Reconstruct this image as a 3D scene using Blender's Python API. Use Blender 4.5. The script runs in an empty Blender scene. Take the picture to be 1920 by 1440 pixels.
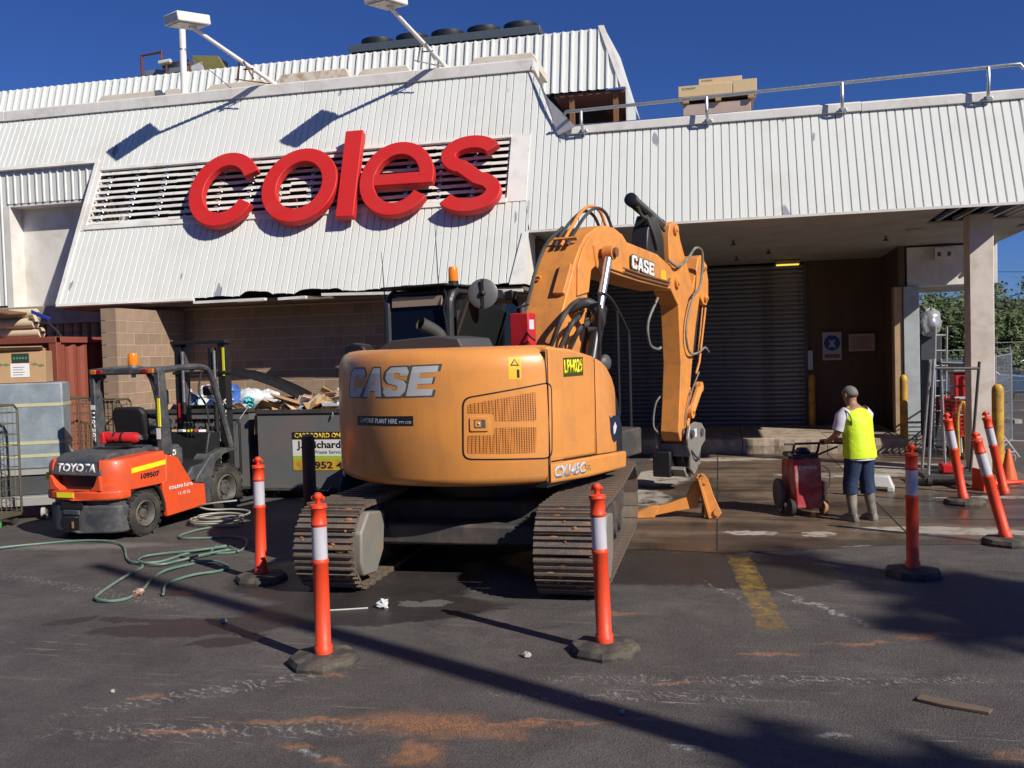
import bpy, bmesh, math, random
from mathutils import Vector, Matrix
random.seed(7)
R = math.radians
scene = bpy.context.scene
col = scene.collection

# ------------------------------------------------------------ camera, sky, sun, exposure
def set_camera():
    yaw, pitch, roll, F, H = R(12.7), R(-2.04), R(1.65), 1727.0, 2.15
    f = Vector((-math.sin(yaw)*math.cos(pitch), math.cos(yaw)*math.cos(pitch), math.sin(pitch)))
    r = Vector((math.cos(yaw), math.sin(yaw), 0)); u = r.cross(f)
    c, s = math.cos(roll), math.sin(roll)
    r2, u2 = r*c-u*s, u*c+r*s
    cam = bpy.data.cameras.new('camera'); o = bpy.data.objects.new('camera', cam); col.objects.link(o)
    m = Matrix((r2, u2, -f)).transposed().to_4x4(); m.translation = (0, 0, H)
    o.matrix_world = m
    cam.sensor_width = 36; cam.lens = 36*F/1920; cam.clip_start = .05; cam.clip_end = 3000
    scene.camera = o
set_camera()
SUN_AZ, SUN_EL = R(180-58.5), R(35.5)          # clockwise from +Y, elevation
SDIR = Vector((math.sin(SUN_AZ)*math.cos(SUN_EL), math.cos(SUN_AZ)*math.cos(SUN_EL), math.sin(SUN_EL)))
world = bpy.data.worlds.new('World'); scene.world = world; world.use_nodes = True
wn = world.node_tree; bg = wn.nodes['Background']
sky = wn.nodes.new('ShaderNodeTexSky'); sky.sky_type = 'NISHITA'; sky.sun_disc = False
sky.sun_elevation = SUN_EL; sky.sun_rotation = SUN_AZ
sky.altitude = 600; sky.air_density = 0.9; sky.dust_density = 0.0; sky.ozone_density = 8.0
tint = wn.nodes.new('ShaderNodeMix'); tint.data_type = 'RGBA'; tint.blend_type = 'MULTIPLY'; tint.inputs[0].default_value = 1
tint.inputs[7].default_value = (.52, .66, 1.04, 1)            # the deep blue of that sky, everywhere alike
wn.links.new(sky.outputs[0], tint.inputs[6]); wn.links.new(tint.outputs[2], bg.inputs[0]); bg.inputs[1].default_value = 0.068
sl = bpy.data.lights.new('sun', 'SUN'); sl.energy = 5.0; sl.angle = R(.53); sl.color = (1, .93, .82)
so = bpy.data.objects.new('sun', sl); col.objects.link(so)
so.rotation_euler = SDIR.to_track_quat('Z', 'Y').to_euler(); so.location = SDIR*60
vs = scene.view_settings; vs.view_transform = 'Standard'; vs.look = 'None'; vs.exposure = 0.12; vs.gamma = 1
vs.use_curve_mapping = False
scene.cycles.max_bounces = 6; scene.cycles.diffuse_bounces = 3; scene.cycles.glossy_bounces = 3
scene.cycles.transmission_bounces = 4; scene.cycles.transparent_max_bounces = 8
scene.cycles.sample_clamp_indirect = 4; scene.cycles.use_denoising = True

# ------------------------------------------------------------ materials
MATS = {}
def newmat(name):
    m = bpy.data.materials.new(name); m.use_nodes = True
    return m, m.node_tree, m.node_tree.nodes['Principled BSDF']
def nd(nt, t, **k):
    n = nt.nodes.new(t)
    for a, b in k.items():
        if a.startswith('i_'):
            n.inputs[int(a[2:]) if a[2:].isdigit() else a[2:]].default_value = b
        else: setattr(n, a, b)
    return n
def noise(nt, vec, scale, detail=3, rough=.55, dist=0):
    n = nd(nt, 'ShaderNodeTexNoise'); n.inputs['Scale'].default_value = scale; n.inputs['Detail'].default_value = detail
    n.inputs['Roughness'].default_value = rough; n.inputs['Distortion'].default_value = dist
    if vec is not None: nt.links.new(vec, n.inputs['Vector'])
    return n.outputs['Fac']
def maprange(nt, v, a, b, c=0, d=1, smooth=False):
    n = nd(nt, 'ShaderNodeMapRange')
    if smooth: n.interpolation_type = 'SMOOTHSTEP'
    for i, x in zip((1, 2, 3, 4), (a, b, c, d)): n.inputs[i].default_value = x
    nt.links.new(v, n.inputs[0]); return n.outputs[0]
def mix(nt, fac, a, b, mode='MIX'):
    n = nd(nt, 'ShaderNodeMix', data_type='RGBA', blend_type=mode)
    for sock, v in ((0, fac), (6, a), (7, b)):
        if hasattr(v, 'is_linked'): nt.links.new(v, n.inputs[sock])
        elif sock == 0: n.inputs[0].default_value = v
        else: n.inputs[sock].default_value = (*v[:3], 1)
    return n.outputs[2]
def math_(nt, op, a, b=0.0):
    n = nd(nt, 'ShaderNodeMath', operation=op)
    for i, v in enumerate((a, b)):
        if hasattr(v, 'is_linked'): nt.links.new(v, n.inputs[i])
        else: n.inputs[i].default_value = v
    return n.outputs[0]
def M(name, c, rough=.5, metal=0, var=.12, vs_=6, dirt=None, da=.0, ds=3, bump=0, bs=60, spec=.5, coat=0, emit=0, alpha=1, per=0, streak=0):
    """general painted / worn surface: two-scale tone variation, optional grime with its own patchy shape, fine relief"""
    if name in MATS: return MATS[name]
    m, nt, b = newmat(name); L = nt.links
    tc = nd(nt, 'ShaderNodeTexCoord').outputs['Object']
    lo = [x*(1-var) for x in c]; hi = [min(1, x*(1+var)) for x in c]
    cc = mix(nt, noise(nt, tc, vs_, 4), lo, hi)
    if per:
        oi = nd(nt, 'ShaderNodeObjectInfo').outputs['Random']
        k = maprange(nt, oi, 0, 1, 1-per, 1+per)
        vm = nd(nt, 'ShaderNodeVectorMath', operation='SCALE'); L.new(cc, vm.inputs[0]); L.new(k, vm.inputs['Scale']); cc = vm.outputs[0]
    if streak:                     # rain and dust runs down the faces, fine scratches
        ms = nd(nt, 'ShaderNodeMapping'); L.new(tc, ms.inputs[0]); ms.inputs['Scale'].default_value = (9, 9, .7)
        cc = mix(nt, maprange(nt, noise(nt, ms.outputs[0], 1, 5, .7), .52, .75, 0, streak), cc, [x*.62+.02 for x in c])
        mk = nd(nt, 'ShaderNodeMapping'); L.new(tc, mk.inputs[0]); mk.inputs['Scale'].default_value = (1.2, 1.2, 40); mk.inputs['Rotation'].default_value = (.5, .3, 0)
        cc = mix(nt, maprange(nt, noise(nt, mk.outputs[0], 1.5, 2, .5), .70, .735, 0, streak), cc, [min(1, x*1.15+.06) for x in c])
    if dirt:
        f = maprange(nt, noise(nt, tc, ds, 6, .65, .4), .5-.1, .5+.22, 0, da, True)
        cc = mix(nt, f, cc, dirt)
        rr = math_(nt, 'ADD', math_(nt, 'MULTIPLY', f, .35), rough); L.new(rr, b.inputs['Roughness'])
    else:
        L.new(maprange(nt, noise(nt, tc, vs_*2, 3), .3, .7, max(.02, rough-.07), min(1, rough+.07)), b.inputs['Roughness'])
    L.new(cc, b.inputs['Base Color'])
    b.inputs['Metallic'].default_value = metal; b.inputs['Specular IOR Level'].default_value = spec
    b.inputs['Coat Weight'].default_value = coat; b.inputs['Coat Roughness'].default_value = .12
    if emit: L.new(cc, b.inputs['Emission Color']); b.inputs['Emission Strength'].default_value = emit
    if alpha < 1: b.inputs['Alpha'].default_value = alpha
    if bump:
        bp = nd(nt, 'ShaderNodeBump'); bp.inputs['Strength'].default_value = bump; bp.inputs['Distance'].default_value = .01
        L.new(noise(nt, tc, bs, 4), bp.inputs['Height']); L.new(bp.outputs[0], b.inputs['Normal'])
    MATS[name] = m; return m
def glass(name, c, rough=.03, alpha=.45):
    m, nt, b = newmat(name); b.inputs['Base Color'].default_value = (*c, 1); b.inputs['Roughness'].default_value = rough
    b.inputs['Alpha'].default_value = alpha; b.inputs['Specular IOR Level'].default_value = .6; MATS[name] = m; return m

# ------------------------------------------------------------ geometry helpers
def rotm(rx=0, ry=0, rz=0):
    return (Matrix.Rotation(R(rz), 3, 'Z') @ Matrix.Rotation(R(ry), 3, 'Y') @ Matrix.Rotation(R(rx), 3, 'X'))
class G:
    def __init__(s): s.v = []; s.f = []
    def add(s, vs_, fs):
        n = len(s.v); s.v += [tuple(p) for p in vs_]; s.f += [tuple(i+n for i in f) for f in fs]; return s
    def box(s, c, d, rz=0, rx=0, ry=0, taper=1.0):
        m = rotm(rx, ry, rz); vs_ = []
        for z in (-.5, .5):
            k = taper if z > 0 else 1
            for x, y in ((-.5, -.5), (.5, -.5), (.5, .5), (-.5, .5)):
                vs_.append(Vector(c)+m @ Vector((x*d[0]*k, y*d[1]*k, z*d[2])))
        return s.add(vs_, [(3, 2, 1, 0), (4, 5, 6, 7), (0, 1, 5, 4), (1, 2, 6, 5), (2, 3, 7, 6), (3, 0, 4, 7)])
    def bb(s, x0, x1, y0, y1, z0, z1):
        return s.box(((x0+x1)/2, (y0+y1)/2, (z0+z1)/2), (x1-x0, y1-y0, z1-z0))
    def cyl(s, p0, p1, r0, r1=None, n=14, cap=True):
        return s.lathe([(r0, 0), (r0 if r1 is None else r1, 1)], p0, Vector(p1)-Vector(p0), n, cap)
    def lathe(s, prof, c, ax, n=20, cap=True):
        """prof: (radius, position along ax as a fraction of its length)"""
        ax = Vector(ax); c = Vector(c); q = ax.to_track_quat('Z', 'Y').to_matrix(); X, Y = q.col[0], q.col[1]
        vs_ = [c+ax*t+(X*math.cos(2*math.pi*i/n)+Y*math.sin(2*math.pi*i/n))*r for r, t in prof for i in range(n)]
        fs = [(j*n+i, j*n+(i+1) % n, (j+1)*n+(i+1) % n, (j+1)*n+i) for j in range(len(prof)-1) for i in range(n)]
        if cap: fs += [tuple(range(n))[::-1], tuple((len(prof)-1)*n+i for i in range(n))]
        return s.add(vs_, fs)
    def tube(s, pts, r, n=8, closed=False, cap=True):
        pts = [Vector(p) for p in pts]; m = len(pts); rings = []; up = None
        for i, p in enumerate(pts):
            a = pts[(i-1) % m] if (i or closed) else p; b = pts[(i+1) % m] if (i < m-1 or closed) else p
            t = (b-a).normalized()
            if up is None:
                up = Vector((0, 0, 1)) if abs(t.z) < .9 else Vector((1, 0, 0))
            X = t.cross(up)
            if X.length < 1e-5: X = t.orthogonal()
            X.normalize(); Y = X.cross(t); up = Y
            rr = r[i] if isinstance(r, (list, tuple)) else r
            rings.append([p+(X*math.cos(2*math.pi*k/n)+Y*math.sin(2*math.pi*k/n))*rr for k in range(n)])
        vs_ = [v for g in rings for v in g]; fs = []
        for j in range(m if closed else m-1):
            k = (j+1) % m
            fs += [(j*n+i, k*n+i, k*n+(i+1) % n, j*n+(i+1) % n) for i in range(n)]
        if cap and not closed: fs += [tuple(range(n)), tuple((m-1)*n+i for i in range(n))[::-1]]
        return s.add(vs_, fs)
    def prism(s, poly, o, ex, ey, ez, a, b):
        """poly in (ex, ey) about o, extruded along ez from a to b"""
        o, ex, ey, ez = Vector(o), Vector(ex), Vector(ey), Vector(ez); n = len(poly)
        vs_ = [o+ex*x+ey*y+ez*k for k in (a, b) for x, y in poly]
        fs = [tuple(range(n))[::-1], tuple(range(n, 2*n))]+[(i, (i+1) % n, n+(i+1) % n, n+i) for i in range(n)]
        return s.add(vs_, fs)
    def strip(s, L, Rr, o, ex, ey, ez, a, b, closed=False):
        """solid band between two 2D polylines L and Rr"""
        o, ex, ey, ez = Vector(o), Vector(ex), Vector(ey), Vector(ez); n = len(L)
        P = lambda p, k: o+ex*p[0]+ey*p[1]+ez*k
        vs_ = [P(p, a) for p in L]+[P(p, a) for p in Rr]+[P(p, b) for p in L]+[P(p, b) for p in Rr]; fs = []
        for i in range(n if closed else n-1):
            j = (i+1) % n
            fs += [(i, j, n+j, n+i), (2*n+i, 3*n+i, 3*n+j, 2*n+j), (i, 2*n+i, 2*n+j, j), (n+i, n+j, 3*n+j, 3*n+i)]
        if not closed: fs += [(0, n, 3*n, 2*n), (n-1, 3*n-1, 4*n-1, 2*n-1)]
        return s.add(vs_, fs)
    def sph(s, c, r, n=12, m=8, sc=(1, 1, 1)):
        c = Vector(c); vs_ = [c+Vector((0, 0, -r*sc[2]))]
        for j in range(1, m):
            a = -math.pi/2+math.pi*j/m
            vs_ += [c+Vector((r*sc[0]*math.cos(a)*math.cos(2*math.pi*i/n), r*sc[1]*math.cos(a)*math.sin(2*math.pi*i/n), r*sc[2]*math.sin(a))) for i in range(n)]
        vs_.append(c+Vector((0, 0, r*sc[2]))); t = len(vs_)-1
        fs = [(0, 1+(i+1) % n, 1+i) for i in range(n)]+[(t, t-n+i, t-n+(i+1) % n) for i in range(n)]
        fs += [(1+(j-1)*n+i, 1+(j-1)*n+(i+1) % n, 1+j*n+(i+1) % n, 1+j*n+i) for j in range(1, m-1) for i in range(n)]
        return s.add(vs_, fs)
    def xf(s, fn): s.v = [tuple(fn(Vector(p))) for p in s.v]; return s
    def mesh(s, name, mat, smooth=True, ang=35):
        me = bpy.data.meshes.new(name); me.from_pydata(s.v, [], s.f)
        bm = bmesh.new(); bm.from_mesh(me); bmesh.ops.recalc_face_normals(bm, faces=bm.faces[:]); bm.to_mesh(me); bm.free()
        if smooth:
            me.polygons.foreach_set('use_smooth', [True]*len(me.polygons)); me.set_sharp_from_angle(angle=R(ang))
        if mat: me.materials.append(mat)
        return me
    def build(s, name, mat, parent=None, bevel=0, smooth=True, seg=2, ang=35, loc=None, rz=None):
        return obj(name, s.mesh(name, mat, smooth, ang), parent, bevel, seg, loc, rz)
def obj(name, me, parent=None, bevel=0, seg=2, loc=None, rz=None):
    o = bpy.data.objects.new(name, me); col.objects.link(o)
    if parent: o.parent = parent
    if loc is not None: o.location = loc
    if rz is not None: o.rotation_euler.z = rz
    if bevel:
        b = o.modifiers.new('bevel', 'BEVEL'); b.width = bevel; b.segments = seg; b.limit_method = 'ANGLE'; b.angle_limit = R(30)
        b.harden_normals = False
    return o
def tag(o, label, cat, group=None, kind=None):
    if label: o['label'] = label
    if cat: o['category'] = cat
    if group: o['group'] = group
    if kind: o['kind'] = kind
    return o
def thing(name, label, cat, loc=(0, 0, 0), rz=0, group=None, rx=0, ry=0):
    o = bpy.data.objects.new(name, None); col.objects.link(o); o.location = loc; o.rotation_euler = (R(rx), R(ry), R(rz))
    o.empty_display_size = .2
    return tag(o, label, cat, group)
def copy_tree(o, parent=None):
    c = o.copy(); col.objects.link(c); c.parent = parent
    for ch in list(o.children): copy_tree(ch, c)
    return c
def structure(o): o['kind'] = 'structure'; return o
def bez(pts, n=8):
    """Catmull-Rom through the points"""
    P = [Vector(p) for p in pts]; P = [P[0]*2-P[1]]+P+[P[-1]*2-P[-2]]; out = []
    for i in range(1, len(P)-2):
        a, b, c, d = P[i-1:i+3]
        for k in range(n):
            t = k/n
            out.append(.5*((2*b)+(c-a)*t+(2*a-5*b+4*c-d)*t*t+(3*b-a-3*c+d)*t**3))
    return out+[P[-2]]
def text(s, size, mat, parent, o, ex, ey, ez, ext=.003, bold=0, shear=0, fn=None, name='lettering', wfit=None, space=1, base=0, align='CENTER'):
    cu = bpy.data.curves.new(name, 'FONT'); cu.body = s; cu.size = size; cu.align_x = align; cu.align_y = 'CENTER'
    cu.offset = bold; cu.shear = shear; cu.space_character = space; cu.resolution_u = 4
    ob = bpy.data.objects.new(name, cu); me = bpy.data.meshes.new_from_object(ob)
    bpy.data.objects.remove(ob); bpy.data.curves.remove(cu)
    xs = [v.co.x for v in me.vertices]; k = 1
    if wfit and xs: k = wfit/(max(xs)-min(xs))
    bm = bmesh.new(); bm.from_mesh(me)
    r = bmesh.ops.extrude_face_region(bm, geom=bm.faces[:])
    for v in [g for g in r['geom'] if isinstance(g, bmesh.types.BMVert)]: v.co.z += ext
    o, ex, ey, ez = Vector(o), Vector(ex), Vector(ey), Vector(ez)
    for v in bm.verts:
        p = o+ex*v.co.x*k+ey*v.co.y+ez*(v.co.z+base)
        v.co = fn(p) if fn else p
    bmesh.ops.recalc_face_normals(bm, faces=bm.faces[:]); bm.to_mesh(me); bm.free()
    me.materials.clear(); me.materials.append(mat)
    ob = bpy.data.objects.new(name, me); col.objects.link(ob); ob.parent = parent
    return ob
X, Y, Z = Vector((1, 0, 0)), Vector((0, 1, 0)), Vector((0, 0, 1))
# ------------------------------------------------------------ surface materials of the place
def mat_cladding():
    m, nt, b = newmat('painted_cladding'); L = nt.links
    tc = nd(nt, 'ShaderNodeTexCoord').outputs['Object']
    mp = nd(nt, 'ShaderNodeMapping'); L.new(tc, mp.inputs[0]); mp.inputs['Scale'].default_value = (7.6, .25, .25)
    base = mix(nt, noise(nt, mp.outputs[0], 1, 2), (.66, .685, .65), (.75, .77, .735))
    st = maprange(nt, noise(nt, tc, .9, 6, .7), .5, .75, 0, .35, True)
    base = mix(nt, st, base, (.56, .53, .46))
    mc = nd(nt, 'ShaderNodeMapping'); L.new(tc, mc.inputs[0]); mc.inputs['Scale'].default_value = (4.2, 1.4, 1.3)
    ch = maprange(nt, noise(nt, mc.outputs[0], 1, 2, .4), .725, .74, 0, .85)
    base = mix(nt, ch, base, (.22, .24, .29))
    L.new(base, b.inputs['Base Color']); b.inputs['Roughness'].default_value = .42
    MATS['clad'] = m; return m
def warped(nt, P, sc=2.4, amp=.5):
    """one shared ragged distortion of the ground coordinates, plus a breakup noise"""
    n = nd(nt, 'ShaderNodeTexNoise'); n.inputs['Scale'].default_value = sc; n.inputs['Detail'].default_value = 5; n.inputs['Roughness'].default_value = .65
    nt.links.new(P, n.inputs['Vector'])
    sub = nd(nt, 'ShaderNodeVectorMath', operation='SUBTRACT'); nt.links.new(n.outputs['Color'], sub.inputs[0]); sub.inputs[1].default_value = (.5, .5, .5)
    mul = nd(nt, 'ShaderNodeVectorMath', operation='MULTIPLY'); nt.links.new(sub.outputs[0], mul.inputs[0]); mul.inputs[1].default_value = (amp*1.5, amp, 0)
    ad = nd(nt, 'ShaderNodeVectorMath', operation='ADD'); nt.links.new(P, ad.inputs[0]); nt.links.new(mul.outputs[0], ad.inputs[1])
    return ad.outputs[0]
def blob(nt, W_, cx, cy, rx, ry, ang, soft=.15):
    """patch with a ragged outline at a real place on the ground"""
    mp = nd(nt, 'ShaderNodeMapping', vector_type='TEXTURE'); nt.links.new(W_, mp.inputs[0])
    mp.inputs['Location'].default_value = (cx, cy, 0); mp.inputs['Rotation'].default_value = (0, 0, R(ang)); mp.inputs['Scale'].default_value = (rx, ry, 1)
    ln = nd(nt, 'ShaderNodeVectorMath', operation='LENGTH'); nt.links.new(mp.outputs[0], ln.inputs[0])
    return maprange(nt, ln.outputs['Value'], 1-soft, 1+soft, 1, 0, True)
def blobs(nt, W_, lst, soft):
    o = None
    for q in lst:
        w = blob(nt, W_, *q[:5], soft); o = w if o is None else math_(nt, 'MAXIMUM', o, w)
    return o
def mat_asphalt():
    m, nt, b = newmat('asphalt'); L = nt.links
    P = nd(nt, 'ShaderNodeTexCoord').outputs['Object']; W1 = warped(nt, P, 3.2, .38); W2 = warped(nt, P, 1.6, .55)
    n1 = noise(nt, P, .35, 4, .6); n2 = noise(nt, P, 2.1, 6, .7); n3 = noise(nt, P, 14, 4, .7)
    c = mix(nt, maprange(nt, n1, .3, .7), (.080, .072, .068), (.120, .109, .102))
    c = mix(nt, maprange(nt, n2, .42, .72, 0, .75), c, (.150, .136, .126))
    c = mix(nt, maprange(nt, n2, .28, .42, .6, 0), c, (.042, .037, .035))
    vo = nd(nt, 'ShaderNodeTexVoronoi'); vo.inputs['Scale'].default_value = 85; L.new(P, vo.inputs['Vector'])
    c = mix(nt, maprange(nt, vo.outputs['Distance'], .2, .62, .0, .5), c, (.028, .025, .024))
    c = mix(nt, maprange(nt, noise(nt, P, 55, 2, .6), .60, .74, 0, .4), c, (.21, .185, .165))
    sp = nd(nt, 'ShaderNodeTexVoronoi'); sp.inputs['Scale'].default_value = 26; L.new(P, sp.inputs['Vector'])
    spk = math_(nt, 'MULTIPLY', maprange(nt, sp.outputs['Distance'], .04, .10, 1, 0), maprange(nt, n2, .50, .62, 0, .8))
    c = mix(nt, spk, c, (.40, .36, .31))
    mp = nd(nt, 'ShaderNodeMapping'); L.new(P, mp.inputs[0]); mp.inputs['Rotation'].default_value = (0, 0, R(-9)); mp.inputs['Scale'].default_value = (1.0, 16, 1)
    ns = noise(nt, mp.outputs[0], 1, 6, .75)
    c = mix(nt, math_(nt, 'MULTIPLY', maprange(nt, ns, .55, .72, 0, .8, True), maprange(nt, n1, .44, .56)), c, (.28, .235, .195))
    mq = nd(nt, 'ShaderNodeMapping'); L.new(P, mq.inputs[0]); mq.inputs['Rotation'].default_value = (0, 0, R(-24)); mq.inputs['Scale'].default_value = (2.2, 26, 1)
    nq = noise(nt, mq.outputs[0], 1, 3, .6)
    sq = blobs(nt, W1, ((-3.3, 5.5, .45, .35, 0), (-3.0, 4.75, .8, .25, 0), (-.4, 5.7, .7, .25, 10), (.4, 6.1, .9, .3, 5), (1.4, 5.2, .5, .3, 0), (-5.2, 6.0, .8, .3, 20)), .5)
    c = mix(nt, math_(nt, 'MULTIPLY', math_(nt, 'MULTIPLY', sq, maprange(nt, nq, .60, .70)), .42), c, (.36, .33, .30))
    big = noise(nt, P, .9, 6, .72, .6)
    c = mix(nt, maprange(nt, big, .52, .68, 0, .38), c, (.165, .152, .142)); c = mix(nt, maprange(nt, big, .30, .44, .45, 0), c, (.05, .044, .042))
    rough = maprange(nt, n2, .3, .7, .70, .9)
    soil = blobs(nt, W1, ((-1.78, 5.05, .34, .15, 4), (-1.45, 5.0, .26, .10, -4), (-2.35, 4.98, .45, .03, 8), (-1.62, 4.68, .12, .14, 0), (-.95, 5.2, .3, .02, 8), (-1.2, 5.12, .3, .04, 5),
            (.95, 6.85, .22, .03, 8), (.3, 6.55, .2, .03, 6), (-3.1, 4.72, .25, .03, 10), (1.45, 7.1, .2, .05, 10), (-2.6, 5.72, .12, .03, 8), (-.9, 7.4, .2, .05, 0), (.6, 4.75, .16, .05, 20), (1.3, 4.85, .2, .10, 20), (1.55, 5.15, .15, .06, 12), (-.3, 5.9, .1, .02, 5), (-2.3, 4.62, .12, .03, 0), (-3.6, 5.15, .08, .02, 10), (-2.0, 4.5, .1, .03, 5)), .7)
    brk = maprange(nt, n3, .32, .62, .25, 1)
    c = mix(nt, math_(nt, 'MULTIPLY', math_(nt, 'MULTIPLY', soil, brk), .8), c, (.36, .165, .075))
    f = math_(nt, 'MULTIPLY', maprange(nt, noise(nt, mp.outputs[0], 2.6, 5, .75), .61, .70), maprange(nt, noise(nt, P, 1.9, 3), .52, .62))
    c = mix(nt, math_(nt, 'MULTIPLY', f, .32), c, (.30, .165, .095))
    for cx, cy, rx, ry, an, sc_ in ((.35, 6.05, 1.5, .09, 8, 16), (-.55, 5.62, .9, .08, 6, 18), (-3.2, 5.35, .9, .10, 35, 14), (-2.9, 4.75, .9, .12, 12, 13), (-6.0, 7.6, 1.6, .08, -20, 15)):      # tread prints left by tyres and tracks
        mw = nd(nt, 'ShaderNodeMapping'); L.new(W1, mw.inputs[0]); mw.inputs['Rotation'].default_value = (0, 0, R(-an-28))
        wv = nd(nt, 'ShaderNodeTexWave'); wv.inputs['Scale'].default_value = sc_*.32; wv.inputs['Distortion'].default_value = 1.5; wv.inputs['Detail'].default_value = 2; L.new(mw.outputs[0], wv.inputs['Vector'])
        k_ = math_(nt, 'MULTIPLY', math_(nt, 'MULTIPLY', blob(nt, W1, cx, cy, rx, ry, an, .4), maprange(nt, wv.outputs['Fac'], .72, .9)), maprange(nt, n3, .44, .58, 0, .55))
        c = mix(nt, k_, c, (.40, .375, .345))
    wet = blobs(nt, W2, ((-4.1, 6.60, .85, .22, 20), (-3.7, 6.35, .35, .12, 40), (-4.6, 6.72, .5, .08, 8), (-5.3, 6.6, .2, .07, 25), (-4.95, 7.6, .2, .10, 0), (-2.9, 7.25, 1.1, .45, 12), (-.9, 9.2, 1.3, .9, 0), (-3.4, 8.3, 1.3, 1.0, 0), (.3, 8.9, .7, .7, 0)), .08)
    dry = blob(nt, W1, -2.5, 7.5, .21, .11, 5, .12)
    wet = math_(nt, 'MULTIPLY', wet, math_(nt, 'SUBTRACT', 1, dry))
    c = mix(nt, math_(nt, 'MULTIPLY', wet, .7), c, (.018, .016, .015)); c = mix(nt, math_(nt, 'MULTIPLY', dry, .5), c, (.15, .145, .14))
    pale = blob(nt, W2, -7.3, 9.4, 1.0, .14, 12, .5); c = mix(nt, math_(nt, 'MULTIPLY', pale, .55), c, (.26, .235, .195))
    cem = blobs(nt, W1, ((.75, 7.8, .5, .03, -55), (.62, 7.95, .45, .015, -58), (.05, 8.1, .5, .012, -62), (-.2, 4.95, .12, .03, 0), (.55, 5.25, .1, .05, 30), (-2.2, 4.55, .1, .03, 0)), .5)
    c = mix(nt, math_(nt, 'MULTIPLY', math_(nt, 'MULTIPLY', cem, maprange(nt, n3, .42, .6)), .75), c, (.42, .41, .39))
    r2 = math_(nt, 'SUBTRACT', rough, math_(nt, 'MULTIPLY', wet, .36))
    L.new(c, b.inputs['Base Color']); L.new(r2, b.inputs['Roughness']); b.inputs['Specular IOR Level'].default_value = .4
    bp = nd(nt, 'ShaderNodeBump'); bp.inputs['Strength'].default_value = .6; bp.inputs['Distance'].default_value = .007
    h = math_(nt, 'ADD', vo.outputs['Distance'], math_(nt, 'MULTIPLY', n3, 1.2)); L.new(h, bp.inputs['Height']); L.new(bp.outputs[0], b.inputs['Normal'])
    return m
def mat_slab():
    m, nt, b = newmat('wet_concrete_slab'); L = nt.links
    P = nd(nt, 'ShaderNodeTexCoord').outputs['Object']; W1 = warped(nt, P, 2.2, .55); W2 = warped(nt, P, 3.5, .4)
    n1 = noise(nt, P, .6, 5, .6); n2 = noise(nt, P, 3.5, 6, .7)
    mp = nd(nt, 'ShaderNodeMapping'); L.new(P, mp.inputs[0]); mp.inputs['Rotation'].default_value = (0, 0, R(4)); mp.inputs['Scale'].default_value = (.7, 4, 1)
    ns = noise(nt, mp.outputs[0], 1, 5, .7)
    c = mix(nt, maprange(nt, n1, .35, .65), (.095, .066, .046), (.20, .145, .10))
    c = mix(nt, maprange(nt, n2, .45, .75, 0, .4), c, (.28, .21, .155))
    c = mix(nt, maprange(nt, ns, .36, .48, .8, 0), c, (.045, .034, .028))
    dk = blobs(nt, W1, ((-.3, 12.9, .9, .6, 0), (.9, 12.6, 1.2, .35, 5), (2.6, 12.3, 1.2, .45, 0), (-.2, 11.1, 1.1, .35, 0), (3.2, 13.2, 1.0, .5, 0), (.2, 10.3, 1.0, .4, 0), (3.4, 11.6, 1.2, .25, 0), (-.4, 9.8, 1.4, .45, 0), (1.2, 10.1, 1.0, .3, 15), (2.8, 10.4, 1.6, .2, 0)), .35)
    c = mix(nt, math_(nt, 'MULTIPLY', dk, .7), c, (.035, .027, .022))
    wh = blobs(nt, W2, ((-1.15, 13.3, .40, .8, 15), (-1.0, 15.2, .5, .9, 0), (.32, 10.75, .30, .13, 0), (1.05, 10.75, .2, .14, 20), (2.3, 11.15, .8, .14, 3), (2.7, 11.0, .7, .2, 0), (3.6, 13.4, .8, .1, 4), (1.9, 15.6, 1.0, .3, 0), (3.0, 16.5, 1.0, .7, 0), (-.1, 17.7, 1.2, .25, 0), (2.2, 10.1, 1.0, .12, 0)), .12)
    wh = math_(nt, 'MULTIPLY', wh, maprange(nt, n2, .36, .5))
    c = mix(nt, math_(nt, 'MULTIPLY', wh, .72), c, (.48, .44, .38))
    L.new(c, b.inputs['Base Color'])
    ro = maprange(nt, n1, .35, .65, .24, .6); ro = math_(nt, 'ADD', ro, math_(nt, 'MULTIPLY', wh, .35)); L.new(ro, b.inputs['Roughness'])
    bp = nd(nt, 'ShaderNodeBump'); bp.inputs['Strength'].default_value = .35; bp.inputs['Distance'].default_value = .012
    L.new(n2, bp.inputs['Height']); L.new(bp.outputs[0], b.inputs['Normal'])
    return m
def mat_worn_line():
    m, nt, b = newmat('worn_yellow_paint'); L = nt.links
    P = nd(nt, 'ShaderNodeTexCoord').outputs['Object']; W1 = warped(nt, P, 5, .10)
    mp = nd(nt, 'ShaderNodeMapping', vector_type='TEXTURE'); L.new(W1, mp.inputs[0]); mp.inputs['Location'].default_value = (.255, 8.35, 0); mp.inputs['Rotation'].default_value = (0, 0, R(4.8)); mp.inputs['Scale'].default_value = (.115, 1.28, 1)
    sx_ = nd(nt, 'ShaderNodeSeparateXYZ'); L.new(mp.outputs[0], sx_.inputs[0])
    e = math_(nt, 'MAXIMUM', math_(nt, 'ABSOLUTE', sx_.outputs[0]), math_(nt, 'ABSOLUTE', sx_.outputs[1]))
    n_ = noise(nt, P, 7, 7, .78)
    al = math_(nt, 'MULTIPLY', maprange(nt, e, .8, 1.08, 1, 0, True), maprange(nt, n_, .42, .64, .06, .62)); L.new(al, b.inputs['Alpha'])
    L.new(mix(nt, n_, (.36, .21, .04), (.50, .32, .06)), b.inputs['Base Color']); b.inputs['Roughness'].default_value = .75
    return m

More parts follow.
